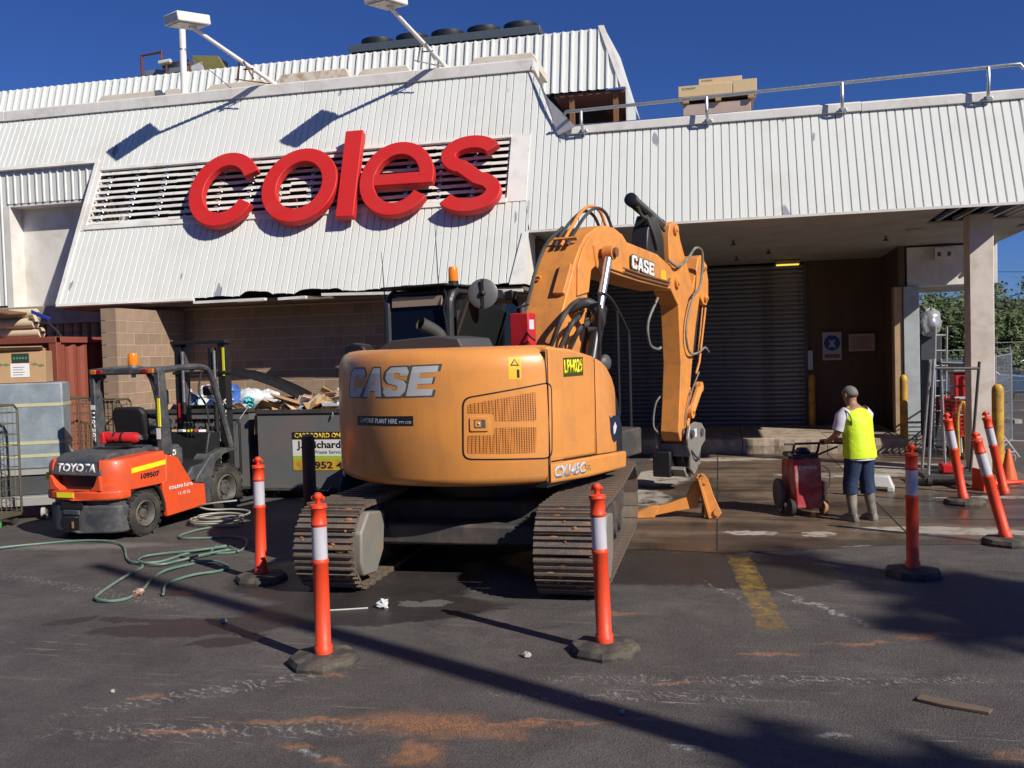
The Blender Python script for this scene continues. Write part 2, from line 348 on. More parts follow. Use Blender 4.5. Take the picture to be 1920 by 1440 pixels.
CLAD = mat_cladding()
WHITE = M('white_paint', (.78, .77, .73), .45, var=.05, dirt=(.45, .42, .36), da=.5, ds=2.2)
WHITE_FLAT = M('white_render', (.74, .72, .68), .7, var=.05, dirt=(.42, .37, .31), da=.45, ds=1.6)
DARK = M('dark_void', (.02, .019, .018), .8)
CONC = M('concrete', (.34, .31, .27), .85, dirt=(.15, .13, .11), da=.7, ds=2, bump=.4, bs=30)
BLOCK = M('concrete_block', (.32, .225, .155), .9, var=.16, vs_=9, dirt=(.16, .11, .08), da=.45, ds=1.3, bump=.5, bs=90, per=.1)
BLOCK_D = M('dark_concrete_block', (.22, .155, .115), .9, var=.14, vs_=9, dirt=(.10, .07, .055), da=.35, ds=1.3, bump=.5, bs=90, per=.1)
MORTAR = M('mortar', (.52, .41, .31), .95, bump=.4, bs=120)
GALV = M('galvanised_steel', (.50, .52, .52), .38, .75, var=.2, vs_=15)
RUST = M('rusty_steel', (.22, .10, .05), .8, .1, var=.35, vs_=9, bump=.4)
STEEL_D = M('dark_steel', (.09, .095, .105), .5, .3, dirt=(.16, .12, .09), da=.4, ds=4)
BLACK = M('black_plastic', (.018, .018, .02), .45, var=.2)
RUBBER = M('rubber', (.026, .025, .024), .75, var=.25, dirt=(.12, .10, .08), da=.6, ds=4, bump=.3)
CARD = M('cardboard', (.46, .29, .15), .85, var=.12, vs_=3, dirt=(.30, .18, .09), da=.4)
TIMBER = M('timber', (.42, .26, .13), .8, var=.25, vs_=14, bump=.3)
YEL = M('safety_yellow', (.62, .34, .03), .5, var=.1, dirt=(.10, .075, .05), da=.8, ds=4.5)
ORANGE_P = M('bollard_orange', (.80, .06, .016), .48, var=.12, vs_=3, dirt=(.46, .07, .03), da=.55, ds=7, bump=.12, bs=25)
REFLECT = M('reflective_sleeve', (.58, .56, .62), .3, .05, var=.08, dirt=(.36, .33, .33), da=.5, ds=9, bump=.25, bs=160)
FLUO = M('fluoro_yellow_tape', (.86, .80, .02), .4, var=.04)
BROWN_W = M('brown_wall', (.12, .078, .056), .8, var=.2, vs_=3)

# ------------------------------------------------------------ ground
def sheet(name, poly, z, mat):
    g = G(); g.add([(x, y, z) for x, y in poly], [tuple(range(len(poly)))])
    return structure(g.build(name, mat, smooth=False))
sheet('ground', [(-260, -200), (260, -200), (260, 400), (-260, 400)], 0, mat_asphalt())
sheet('concrete_pavement', [(-1.35, 9.72), (-.7, 9.80), (.1, 9.68), (.9, 9.95), (1.6, 10.2), (2.6, 10.34), (4.6, 10.31), (4.6, 18.75), (-1.35, 18.75)], .004, mat_slab())
sheet('road_marking', [(-.02, 9.66), (.30, 9.66), (.56, 6.98), (.20, 6.98)], .004, mat_worn_line())          # what is left of a painted line
g = G()
for x in (-.06, 2.0):                       # saw cuts and joints in the slab
    g.bb(x-.008, x+.008, 9.8 if x < 0 else 10.4, 18.7, .0045, .0075)
for y in (11.75, 14.2, 16.4): g.bb(-1.3, 4.5, y-.008, y+.008, .0045, .0072)
structure(g.build('pavement_joint', DARK, smooth=False))

# ------------------------------------------------------------ supermarket building
K = .458; SL = math.hypot(1, K); Y0, Z0 = 14.5, 3.23
EV = Vector((0, K/SL, 1/SL)); MN = Vector((0, -1/SL, K/SL))
def mp_(u, v, off=0): return Vector((u, Y0, Z0))+EV*v+MN*off
building = thing('supermarket_building', 'white ribbed-metal supermarket building with sloping sign front and loading dock', 'building')
def corr(name, u0, u1, vb, vt, P, pitch=.1275, gw=.024, d=.022, mat=CLAD, parent=building, inv=False):
    """ribbed sheet: flat pans with narrow grooves (or raised ribs) between two edges vb(u), vt(u)"""
    us = []; u = u0
    while u < u1:
        for a, dd in ((0, 0), (pitch-gw, 0), (pitch-gw*.72, -d), (pitch-gw*.28, -d)):
            if u+a < u1: us.append((u+a, -dd if inv else dd))
        u += pitch
    us.append((u1, 0)); n = len(us); vs_ = []; fs = []
    for (a, dd) in us:
        vs_ += [P(a, vb(a), dd), P(a, vt(a), dd)]
    fs = [(2*i, 2*i+2, 2*i+3, 2*i+1) for i in range(n-1)]
    g = G(); g.add(vs_, fs); return g.build(name, mat, parent, smooth=False)
zv = lambda z: (z-Z0)*SL
VT, VFB, VFT = zv(7.13), zv(4.12), zv(5.80)
LB, LT, LU0, LU1 = 1.63, 2.86, -11.5, -3.42
def vtop(u): return VT if u < -3.15 else max(VFT, VT+(u+3.15)/(.72)*(VFT-VT))
def wob(u, s=1): return s*(.012*math.sin(u*3.1)+.008*math.sin(u*7.7+1))
def vlow(u): return 0 if u < -8.9 else .015+.012*math.sin(u*11)+(.07 if -8.0 < u < -7.5 else 0)+(.06 if -7.0 < u < -6.2 else 0)+(.04 if -5.2 < u < -4.8 else 0)
c = corr('lower_cladding', -11.6, -3.02, vlow, lambda u: LB-.07, mp_)
c = corr('upper_cladding', -18.5, -3.35, lambda u: 3.12 if u < -11.6 else LT+.05, lambda u: VT, mp_)
c = corr('end_cladding', -3.35, -2.43, lambda u: (LT+.05 if u < -3.1 else (LB-.07 if u < -3.02 else VFB)), vtop, mp_)
c = corr('fascia_cladding', -2.43, 4.62, lambda u: VFB, lambda u: VFT, mp_)
def flat(name, pts, mat, parent=building, th=.02, n=None):
    """thin solid panel through 4 points"""
    P = [Vector(p) for p in pts]; n = (P[1]-P[0]).cross(P[3]-P[0]).normalized() if n is None else Vector(n)
    g = G(); k = len(P); g.add([p for p in P]+[p-n*th for p in P], [tuple(range(k)), tuple(range(k, 2*k))[::-1]]+[(i, (i+1) % k, k+(i+1) % k, k+i) for i in range(k)])
    return g.build(name, mat, parent, smooth=False)
def mquad(name, u0, u1, v0, v1, off, mat, th=.02):
    return flat(name, [mp_(u0, v0, off), mp_(u1, v0, off), mp_(u1, v1, off), mp_(u0, v1, off)], mat, th=th, n=MN)
mquad('louvre_frame', LU0-.16, LU0, LB-.1, LT+.2, .012, WHITE, .05)
mquad('louvre_frame', LU1, LU1+.335, LB-.07, LT+.05, .012, WHITE, .05)
mquad('louvre_frame', LU0, LU1, LB-.09, LB, .03, WHITE, .06)
mquad('louvre_frame', LU0, LU1, LT, LT+.06, .03, WHITE, .06)
mquad('edge_trim', -11.68, -11.60, 0, LT+.24, .02, WHITE, .05)
mquad('eave_trim', -11.66, -8.9, -.05, .0, .02, WHITE, .05)
for a, b, t in ((-8.9, -7.55, .3), (-7.3, -6.8, 1.5), (-6.5, -3.05, -1.2)):       # battered lengths of gutter edge
    g = G(); g.box(mp_((a+b)/2, -.06, -.04), (b-a, .10, .045), ry=-t); g.build('bent_eave_trim', WHITE, building, smooth=False)
louvre = thing('louvre', None, None); louvre.parent = building
for i in range(9):
    g = G(); v = LB+.07+i*.137
    n_ = 24; bend = (i in (3, 4))
    for j in range(n_):
        a, b_ = LU0+(LU1-LU0)*j/n_, LU0+(LU1-LU0)*(j+1)/n_
        g.box(mp_((a+b_)/2, v+wob(a+i*3, .4)+(.02*math.sin(j*2.2) if bend and 10 < j < 14 else 0), -.03), (b_-a+.01, .014, .060), rx=-24.6)
    g.build('slat', WHITE, louvre, smooth=False)
for j in range(14):
    g = G(); u = LU0+.2+j*.605; p, q = mp_(u, LB, -.10), mp_(u, LT, -.10); g.tube([p, q], .014, 4)
    for i in range(9): g.box(mp_(u, LB+.11+i*.137, -.03), (.05, .03, .045))
    g.build('louvre_bar', GALV, louvre, smooth=False)
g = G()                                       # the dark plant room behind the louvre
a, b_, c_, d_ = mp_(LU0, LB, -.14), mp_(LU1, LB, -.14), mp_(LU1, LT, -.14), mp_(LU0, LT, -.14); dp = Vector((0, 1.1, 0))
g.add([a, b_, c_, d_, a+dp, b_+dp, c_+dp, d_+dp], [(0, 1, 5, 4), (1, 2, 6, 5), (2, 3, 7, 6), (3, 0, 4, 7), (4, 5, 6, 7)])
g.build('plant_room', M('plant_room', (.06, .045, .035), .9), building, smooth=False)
for k in range(7):
    g = G(); u = -11.2+k*1.1+random.random()*.4; g.box(mp_(u, LB+.3+random.random()*.5, -.7), (.1+random.random()*.25, .06, .09+random.random()*.5), ry=random.uniform(-30, 30)); g.build('timber_offcut', TIMBER, building)
# copings
def coping(name, u0, u1, v, h, dep, mat=WHITE):
    g = G(); n_ = int((u1-u0)/2.4)+1
    for i in range(n_):
        a, b_ = u0+(u1-u0)*i/n_, u0+(u1-u0)*(i+1)/n_-.006
        w = random.uniform(-.008, .008)
        p = mp_(0, v, .04)
        g.prism([(0, w), (0, h+w), (.05, h+.03+w), (dep, h+.03+w), (dep, w)], (a, p.y, p.z), (0, 1, 0), (0, 0, 1), X, 0, b_-a)
    return g.build(name, mat, building, bevel=.006, smooth=False)
coping('coping', -18.5, -3.1, VT-.02, .19, .55)
coping('coping', -2.46, 4.66, VFT-.02, .13, .42)
flat('bent_flashing', [mp_(-3.12, VT+.05, .10), mp_(-2.80, VT-.75, .14), mp_(-2.28, VFT+.02, .20), mp_(-2.60, VFT-.0, .03)], WHITE, n=MN)
flat('gap_lining', [mp_(-3.2, VT, -.02), mp_(-2.45, VFT, -.02), mp_(-2.45, VFT, -.02)+Vector((0, .4, 0)), mp_(-3.2, VT, -.02)+Vector((0, .4, 0))], RUST)
# return of the sloping front below the canopy, and its dark underside
a, b_ = mp_(-3.02, 0), mp_(-3.02, VFB)
g = G(); g.add([a, b_, (-3.02, 15.6, b_.z), (-3.02, 15.6, a.z)], [(0, 1, 2, 3)]); g.build('end_return', WHITE_FLAT, building, smooth=False)
flat('end_flashing', [mp_(-3.26, -.02, .03), mp_(-3.0, -.02, .03), mp_(-3.0, VFB-.03, .03), mp_(-3.10, VFB-.03, .03)], WHITE, n=MN)
g = G(); g.bb(-11.6, -3.04, 14.62, 15.6, 3.13, 3.19); g.build('eave_soffit', M('stained_soffit', (.20, .15, .11), .9, var=.3), building, smooth=False)
g = G(); g.bb(-9.6, -3.03, 15.62, 15.72, 0, 4.6)
g.build('inner_wall', BROWN_W, building, smooth=False)
# wall left of the sloping front
g = G(); g.bb(-18.5, -11.6, 16.32, 16.4, 2.9, 6.2); g.build('wall_backing', WHITE_FLAT, building, smooth=False)
corr('left_cladding', -18.5, -11.62, lambda u: 5.36 if u > -13.85 else 3.35, lambda u: 6.12, lambda u, v, o: Vector((u, 15.84-o, v)), pitch=.165, gw=.05, inv=True)
mquad('drip_trim', -18.5, -11.62, 3.06, 3.13, .02, WHITE, .05)
g = G(); g.bb(-13.85, -11.7, 15.85, 16.3, 5.30, 5.36); g.build('recess_head', WHITE, building, smooth=False)
g = G(); g.bb(-13.86, -13.72, 15.83, 16.3, 3.3, 5.32); g.build('recess_return', WHITE_FLAT, building, smooth=False)
for x in (-13.72, -12.55): 
    g = G(); g.bb(x, x+1.165, 16.18, 16.28, 3.3, 5.31); g.build('recess_panel', WHITE_FLAT, building, smooth=False)
g = G(); g.prism([(14.56, 3.2), (15.86, 6.06), (16.3, 6.06), (16.3, 3.2)], (0, 0, 0), Y, Z, X, -11.62, -11.55); g.build('side_wall', WHITE_FLAT, building, smooth=False)
g = G(); g.bb(-3.05, -2.95, 15.5, 21.6, 0, 4.05); g.build('dock_side_wall', BROWN_W, building, smooth=False)
g = G(); g.bb(-18.5, -9.6, 15.8, 16.6, 2.95, 3.31); g.build('concrete_beam', CONC, building, bevel=.01)
# fluted split-face wall below it, each flute course a block
fl = BLOCK_D
fm = G(); fm.prism([(-.085, 0), (-.085, .05), (-.05, .085), (.05, .085), (.085, .05), (.085, 0)], (0, 0, 0), X, -Y, Z, 0, .19)
fme = fm.mesh('block', M('fluted_block', (.42, .29, .19), .95, var=.2, vs_=20, dirt=(.2, .13, .09), da=.5, bump=.8, bs=70, per=.1), smooth=False)
fw = thing('fluted_wall', 'fluted split-face block wall between the red container and the block pier', 'wall', (0, 16.0, 0))
g = G(); g.bb(-16.2, -9.75, 0, .2, 0, 2.95); g.build('backing', M('fluted_joint', (.10, .075, .06), .95), fw, smooth=False)
for i in range(17):
    for j in range(15):
        obj('block', fme, fw, loc=(-13.2+i*.2, 0, .01+j*.197))
aw = thing('corrugated_awning', 'small rusty corrugated-iron awning beside the block pier', 'awning', (-11.05, 15.2, 1.9))
g = G(); pts = []; n_ = 90
for i in range(n_+1):
    x = -1.7+2.4*i/n_; dz = .018*math.sin(i*1.25)
    pts += [(x, -.55, dz-.10), (x, .75, dz+.08)]
g.add(pts, [(2*i, 2*i+2, 2*i+3, 2*i+1) for i in range(n_)])
g.build('iron_sheet', M('old_iron', (.60, .55, .48), .7, .2, var=.2, dirt=(.35, .2, .13), da=.5), aw)
g = G(); g.bb(-1.7, .05, -.5, -.46, -.42, -.26); g.build('lintel', M('pink_timber', (.62, .47, .43), .8), aw)
g = G(); g.bb(-1.7, .7, -.45, -.38, -.30, -.12); g.build('beam', M('maroon_beam', (.10, .045, .045), .7), aw)
# loading dock: soffit, shutter, walls, ledge
g = G(); g.add([(-3.05, 14.93, 4.115), (4.55, 14.93, 4.115), (4.55, 22, 3.95), (-3.05, 22, 3.95), (-3.05, 14.93, 4.3), (4.55, 14.93, 4.3), (4.55, 22, 4.2), (-3.05, 22, 4.2)], [(0, 1, 2, 3), (4, 5, 6, 7), (0, 1, 5, 4), (1, 2, 6, 5), (2, 3, 7, 6), (3, 0, 4, 7)])
def soff(x, y): return 4.115-(y-14.93)*.0233
SOF = M('soffit_sheet', (.44, .42, .39), .6, var=.08, dirt=(.28, .25, .21), da=.5, ds=1.5)
g = G()
strips = [(-3.05, 5.05, 16.55, 17.7), (-3.05, 5.35, 17.7, 19.0), (-3.05, 5.35, 19.0, 20.3), (-3.05, 5.35, 20.3, 21.6), (-3.05, 3.4, 14.93, 16.55)]
for x0, x1, y0, y1 in strips:
    g = G(); y1 -= .012
    g.add([(x0, y0, soff(0, y0)), (x1, y0, soff(0, y0)), (x1, y1, soff(0, y1)), (x0, y1, soff(0, y1))]+[(x0, y0, soff(0, y0)+.03), (x1, y0, soff(0, y0)+.03), (x1, y1, soff(0, y1)+.03), (x0, y1, soff(0, y1)+.03)], [(0, 1, 2, 3), (7, 6, 5, 4), (0, 4, 5, 1), (1, 5, 6, 2), (2, 6, 7, 3), (3, 7, 4, 0)])
    g.build('soffit_panel', SOF, building, smooth=False)
g = G(); g.bb(-3.05, 4.6, 15.3, 21.8, 4.34, 4.4); g.build('canopy_deck', DARK, building, smooth=False)
for k in range(5):
    g = G(); x = 3.55+k*.27; g.bb(x, x+.05, 14.95, 16.6, 4.1, 4.16); g.build('ceiling_batten', GALV, building, smooth=False)
g = G(); g.bb(-3.05, 4.62, 14.90, 14.96, 4.09, 4.13); g.build('fascia_trim', WHITE, building, smooth=False)
g = G(); g.prism([(14.92, 4.13), (15.66, 5.78), (21.8, 5.78), (21.8, 4.13)], (0, 0, 0), Y, Z, X, 4.59, 4.635); g.build('side_cladding', CLAD, building, smooth=False)
g = G(); g.bb(4.64, 5.36, 15.9, 21.8, 4.11, 4.4); g.build('canopy_edge', SOF, building, smooth=False)
g = G(); g.bb(3.66, 5.3, 19.55, 22.4, 3.2, 3.97); g.build('dock_header', WHITE_FLAT, building, bevel=.01)
g = G(); g.bb(1.9, 3.62, 21.55, 21.8, 0, 4.1); g.bb(3.5, 3.62, 19.55, 21.6, 0, 4.0); g.build('dock_wall', BROWN_W, building, smooth=False)
corr('dock_wall_sheet', 1.92, 3.5, lambda u: .3, lambda u: 4.0, lambda u, v, o: Vector((u, 21.5-o, v)), pitch=.24, gw=.03, d=.005, mat=BROWN_W, inv=True)
g = G(); g.bb(3.40, 3.56, 19.5, 19.75, 0, 3.2); g.build('door_jamb', M('tan_render', (.47, .33, .20), .85, var=.1, dirt=(.25, .16, .1), da=.5), building, bevel=.01)
g = G(); g.bb(3.57, 3.86, 19.46, 19.75, 0.28, 3.2); g.build('blue_post', M('pale_blue_paint', (.42, .49, .52), .6, dirt=(.3, .26, .22), da=.5, ds=2.5), building, bevel=.01)
g = G(); g.bb(3.56, 3.88, 19.44, 19.77, 0, .28); g.build('post_base', CONC, building, bevel=.01)
g = G(); g.bb(-3.0, 1.9, 21.7, 21.9, 0, 4.2); g.build('shutter_backing', DARK, building, smooth=False)
shutter = thing('roller_shutter', 'dark grey steel roller shutter door across the loading dock', 'door', (0, 21.5, 0))
sg = G(); n_ = 7
pr = [(0, 0), (.014, .02), (.020, .05), (.014, .083), (0, .098), (-.012, .098), (-.012, 0)]
sg.prism(pr, (0, 0, 0), -Y, Z, X, -3.0, 1.86)
sm = sg.mesh('slat', M('shutter_steel', (.19, .195, .22), .38, .55, var=.15, vs_=2, dirt=(.06, .05, .045), da=.4, ds=1.5), ang=50)
for i in range(36): obj('slat', sm, shutter, loc=(0, 0, .315+i*.1))
g = G(); g.bb(1.86, 1.93, -.07, .12, .31, 3.95); g.build('guide_rail', STEEL_D, shutter)
g = G(); g.bb(-3.0, 1.86, -.04, .03, .305, .36); g.build('bottom_rail', STEEL_D, shutter)
# dock ledge, broken concrete edge
ledge = thing('dock_ledge', 'chipped low concrete dock ledge in front of the roller shutter', 'ledge')
rnd = random.Random(3)
x = -3.0; k = 0
while x < 3.4:
    w = rnd.uniform(1.3, 2.0); x1 = min(x+w, 3.42); g = G()
    if not (2.75 < x < 2.9):
        nseg = 16; top = []
        for i in range(nseg+1):
            t = x+.006+(x1-x-.012)*i/nseg; top.append((t, rnd.uniform(-.018, .012), rnd.uniform(-.018, .0)))
        vs_ = []
        for t, dy, dz in top: vs_ += [(t, 18.62+dy*.3, 0), (t, 18.60+dy, .16), (t, 18.62+dy, .29+dz), (t, 18.72, .31), (t, 21.6, .31), (t, 21.6, 0)]
        fs = []
        for i in range(nseg):
            for j in range(6): fs.append((6*i+j, 6*i+(j+1) % 6, 6*i+6+(j+1) % 6, 6*i+6+j))
        fs += [tuple(range(6)), tuple(6*nseg+j for j in range(6))[::-1]]
        g.add(vs_, fs)
        g.build('concrete_bay', M('ledge_concrete', (.40, .32, .24), .9, dirt=(.16, .11, .08), da=.8, ds=3, bump=.8, bs=25), ledge, smooth=False)
    x = x1
# column at the front of the canopy
colm = thing('canopy_column', 'tall cream rendered column holding up the canopy corner', 'column', (4.1, 16.15, 0))
g = G(); g.bb(-.18, .18, -.18, .18, 0, 4.12); g.build('shaft', M('cream_render', (.68, .62, .55), .8, var=.05, dirt=(.40, .30, .23), da=.5, ds=2.5), colm, bevel=.012)
g = G(); g.bb(-.19, .19, -.19, .19, 0, .04); g.build('base_plate', CONC, colm)
# upper roof storey behind: second ribbed slope with an open end
def up_(u, z, o=0): return Vector((u, 18.9+.30*(z-7.4)-o, z))
corr('roof_cladding', -22, -2.26, lambda z: 7.42, lambda u: 8.78, lambda u, v, o: up_(u, v, o), pitch=.19, gw=.07, d=.045, inv=True)
corr('roof_end_cladding', -2.26, -1.78, lambda u: 7.42, lambda u: 8.78-(u+2.26)/.48*1.33, lambda u, v, o: up_(u, v, o), pitch=.19, gw=.07, d=.045, inv=True)
flat('barge_trim', [up_(-2.30, 8.83, .05), up_(-2.18, 8.83, .05), up_(-1.70, 7.42, .05), up_(-1.82, 7.42, .05)], WHITE, n=(0, -1, 0))
flat('barge_return', [up_(-2.2, 8.83), up_(-1.72, 7.42), up_(-1.72, 7.42)+Vector((.05, 3, 0)), up_(-2.2, 8.83)+Vector((.05, 3, .25))], CLAD)
g = G(); g.bb(-5, -1.75, 20.8, 20.9, 5.6, 7.4); g.build('upper_brick_wall', M('red_brick_dark', (.16, .055, .04), .9, var=.3, vs_=5), building, smooth=False)
g = G(); g.bb(-3.2, -1.75, 18.95, 20.9, 7.34, 7.4); g.build('upper_soffit', M('red_oxide', (.12, .045, .035), .8), building, smooth=False)
for x in (-2.0, -2.9):
    g = G(); g.bb(x, x+.10, 19.0, 19.1, 5.6, 7.36); g.build('steel_post', RUST, building, smooth=False)
g = G()
for i in range(14): g.bb(-1.74, -1.70, 19.0+i*.14, 19.09+i*.14, 5.6, 7.42)
g.build('upper_side_wall', CLAD, building, smooth=False)
g = G(); g.bb(-18.5, -3.2, 16.6, 21, 6.9, 6.95); g.bb(-3.2, 5, 15.8, 21.5, 5.6, 5.65); g.build('flat_roof', M('roof_sheet', (.5, .5, .47), .6), building, smooth=False)
g = G(); g.bb(-22, -2.3, 20.2, 20.4, 6.9, 8.7); g.build('roof_parapet_back', DARK, building, smooth=False)
# ------------------------------------------------------------ block pier and back wall, block by block
def block_wall(t, rows, x0, x1, h=.193, w=.393, d=.09, mat=BLOCK, z0=.01, axis='x'):
    cache = {}
    for j in range(rows):
        p = x0-(w/2 if j % 2 else 0)
        while p < x1-.02:
            a, b_ = max(p, x0)+.007, min(p+w, x1)-.007
            if b_-a > .03:
                key = round(b_-a, 3)
                if key not in cache:
                    g = G(); g.bb(0, b_-a, 0, d, 0, h-.014)
                    cache[key] = g.mesh('block', mat, smooth=False)
                obj('block', cache[key], t, loc=(a, random.uniform(-.002, .002), z0+j*h))
            p += w
back = thing('block_wall', 'brown concrete block wall behind the two waste bins', 'wall', (-9.7, 15.47, 0))
g = G(); g.bb(0, 6.66, .004, .12, 0, 3.12); g.build('mortar_core', MORTAR, back, smooth=False)
block_wall(back, 16, 0, 6.66, mat=BLOCK, d=.08)
pier = thing('block_pier', 'sunlit brown block pier beside the forklift', 'pier', (-9.7, 13.44, 0), rz=90)
g = G(); g.bb(0, 2.0, .004, .2, 0, 3.05); g.build('mortar_core', MORTAR, pier, smooth=False)
block_wall(pier, 15, .09, 2.02, h=.2033, mat=BLOCK, d=.2)
block_wall_front = G(); block_wall_front.bb(.01, .10, -.0, .28, 0, .1933)
bmesh_ = block_wall_front.mesh('block', BLOCK, smooth=False)
for j in range(15): obj('block', bmesh_, pier, loc=(-.012, .001, .01+j*.2033))
# ------------------------------------------------------------ excavator
EXO = M('excavator_orange', (.74, .30, .07), .36, var=.06, vs_=2, dirt=(.42, .20, .085), da=.35, ds=2.6, coat=.2, bump=.04, bs=3, streak=.4)
EXO2 = M('boom_orange', (.75, .29, .06), .44, var=.08, vs_=3, dirt=(.34, .16, .07), da=.55, ds=4, streak=.3)
SILVER = M('silver_decal', (.50, .51, .52), .45, .0, var=.05)
DECAL_D = M('decal_dark', (.10, .09, .075), .5)
STICK_Y = M('sticker_yellow', (.80, .50, .02), .5)
HYD = M('hydraulic_black', (.022, .023, .025), .32, .1, var=.2)
CHROME = M('chrome_rod', (.62, .63, .65), .34, .9, var=.03)
HOSE = M('hydraulic_hose', (.035, .036, .038), .55, var=.2, dirt=(.16, .13, .1), da=.4)
TRK = M('track_steel', (.15, .128, .108), .58, .3, var=.35, vs_=10, dirt=(.32, .19, .12), da=.5, ds=7, bump=.5)
GREY_D = M('chassis_grey', (.055, .055, .055), .6, .1, dirt=(.2, .13, .08), da=.5)
GREY_L = M('guard_grey', (.24, .235, .21), .55, .2, dirt=(.3, .18, .1), da=.5)
GLASS = glass('cab_glass', (.008, .014, .034), .04, .95)
GLASS2 = glass('cab_side_glass', (.015, .018, .018), .04, .86)
AMBER = M('amber_lens', (.75, .20, .01), .2, var=.05, emit=.15)
ex = thing('excavator', 'orange tracked excavator with cut-down boom reaching towards the loading dock', 'excavator', (-2.42, 9.4, 0))
UR = R(-17); RT = 1.5; W = 1.22
# tracks
def track(xc):
    root = thing('track', None, None); root.parent = ex; root.location = (xc, 0, 0)
    yc, zc, r = 1.46, .405, .345; n = 48; per = 4*yc+2*math.pi*r
    sg = G(); sg.box((0, 0, .012), (.57, .158, .024))
    for dy, h in ((-.062, .028), (0, .022), (.062, .028)): sg.box((0, dy, .024+h/2), (.565, .018, h))
    for x in (-.09, .09): sg.box((x, 0, -.02), (.05, .15, .05))
    sm = sg.mesh('track_shoe', TRK, smooth=False)
    for i in range(n):
        s = (i+.3)*per/n
        if s < 2*yc: p, a = (-yc+s, zc+r-.03*math.sin(math.pi*s/(2*yc))), 0
        elif s < 2*yc+math.pi*r: t = (s-2*yc)/r; p, a = (yc+r*math.sin(t), zc+r*math.cos(t)), -t
        elif s < 4*yc+math.pi*r: q = s-2*yc-math.pi*r; p, a = (yc-q, zc-r), math.pi
        else: t = (s-4*yc-math.pi*r)/r; p, a = (-yc-r*math.sin(t), zc-r*math.cos(t)), math.pi-t
        o = obj('track_shoe', sm, root, loc=(0, p[0], p[1])); o.rotation_euler.x = a+random.uniform(-.02, .02)
    g = G(); g.bb(-.17, .17, -1.15, 1.25, .30, .52); g.bb(-.13, .13, -1.3, 1.3, .18, .3); g.build('track_frame', GREY_D, root, bevel=.02)
    for j in range(6):
        g = G(); g.cyl((-.15, -1.05+j*.42, .17), (.15, -1.05+j*.42, .17), .095, n=16); g.build('roller', GREY_D, root)
    for y in (-yc, yc):
        g = G(); g.lathe([(.30, 0), (.31, .2), (.31, .8), (.30, 1)], (-.07, y, zc), (.14, 0, 0), 24); g.build('sprocket' if y < 0 else 'idler', GREY_D, root)
    sg_ = 1 if xc < 0 else 1
    # final-drive guard, a rounded plate box on the right flank
    x0 = .16; poly = [(-yc-.26, .30), (-yc-.2, .16), (-yc+.1, .12), (-yc+.3, .3), (-yc+.36, .66), (-yc-.05, .72), (-yc-.24, .56)]
    g = G(); g.prism(poly, (0, 0, 0), Y, Z, X, x0, .315); g.build('drive_guard', GREY_L, root, bevel=.02)
    for k in range(34):          # dried orange soil packed between the grousers
        a = random.uniform(.2, 2.9); rr = r+.026+random.random()*.008; x = random.uniform(-.24, .24)
        g = G(); g.sph((x, -yc-rr*math.sin(a), zc-rr*math.cos(a)), random.uniform(.010, .024), 6, 4, (random.uniform(.8, 2.6), .5, .8)); g.build('soil_clod', M('orange_soil', (.40, .17, .07), .95, bump=.6), root)
for xc in (-1.05, 1.14): track(xc)
g = G(); g.box((0, 0, .55), (2.0, 1.3, .28)); g.box((0, .9, .42), (1.5, .5, .2)); g.box((0, -.85, .42), (1.6, .4, .2)); g.build('undercarriage', GREY_D, ex, bevel=.03)
g = G(); g.cyl((0, 0, .65), (0, 0, .98), .55, n=32); g.build('slew_ring', GREY_D, ex)
g = G(); g.prism([(0, .02), (.10, .02), (.16, .3), (.13, .62), (.06, .62), (.08, .3)], (0, 2.05, 0), Y, Z, X, -1.32, 1.38); g.build('dozer_blade', M('blade_steel', (.10, .085, .07), .5, .3, dirt=(.3, .17, .1), da=.4), ex, bevel=.01)
for x in (-.6, .6):
    g = G(); g.tube([(x, .6, .45), (x*1.2, 2.1, .32)], .07, 8); g.build('blade_arm', GREY_D, ex)
# counterweight and hood: swept plan outline, rounded top and bottom
am = math.asin(W/RT)
def arc(a0, a1, n, r=RT): return [(r*math.sin(a0+(a1-a0)*i/n), -r*math.cos(a0+(a1-a0)*i/n)) for i in range(n+1)]
def inset(poly, d, keep_front):
    out = []
    for x, y in poly:
        l = math.hypot(x, y); k = (l-d)/l; out.append((x*k, y if keep_front(y) else y*k))
    return out
def loft(poly, prof, keep):
    g = G(); n = len(poly); vs_ = []
    for z, d in prof: vs_ += [(x, y, z) for x, y in inset(poly, d, keep)]
    fs = [(j*n+i, j*n+(i+1) % n, (j+1)*n+(i+1) % n, (j+1)*n+i) for j in range(len(prof)-1) for i in range(n)]
    fs += [tuple(range(n))[::-1], tuple((len(prof)-1)*n+i for i in range(n))]
    g.add(vs_, fs); return g
cw_poly = arc(-am, am, 40)+[(W, -.62), (-W, -.62)]
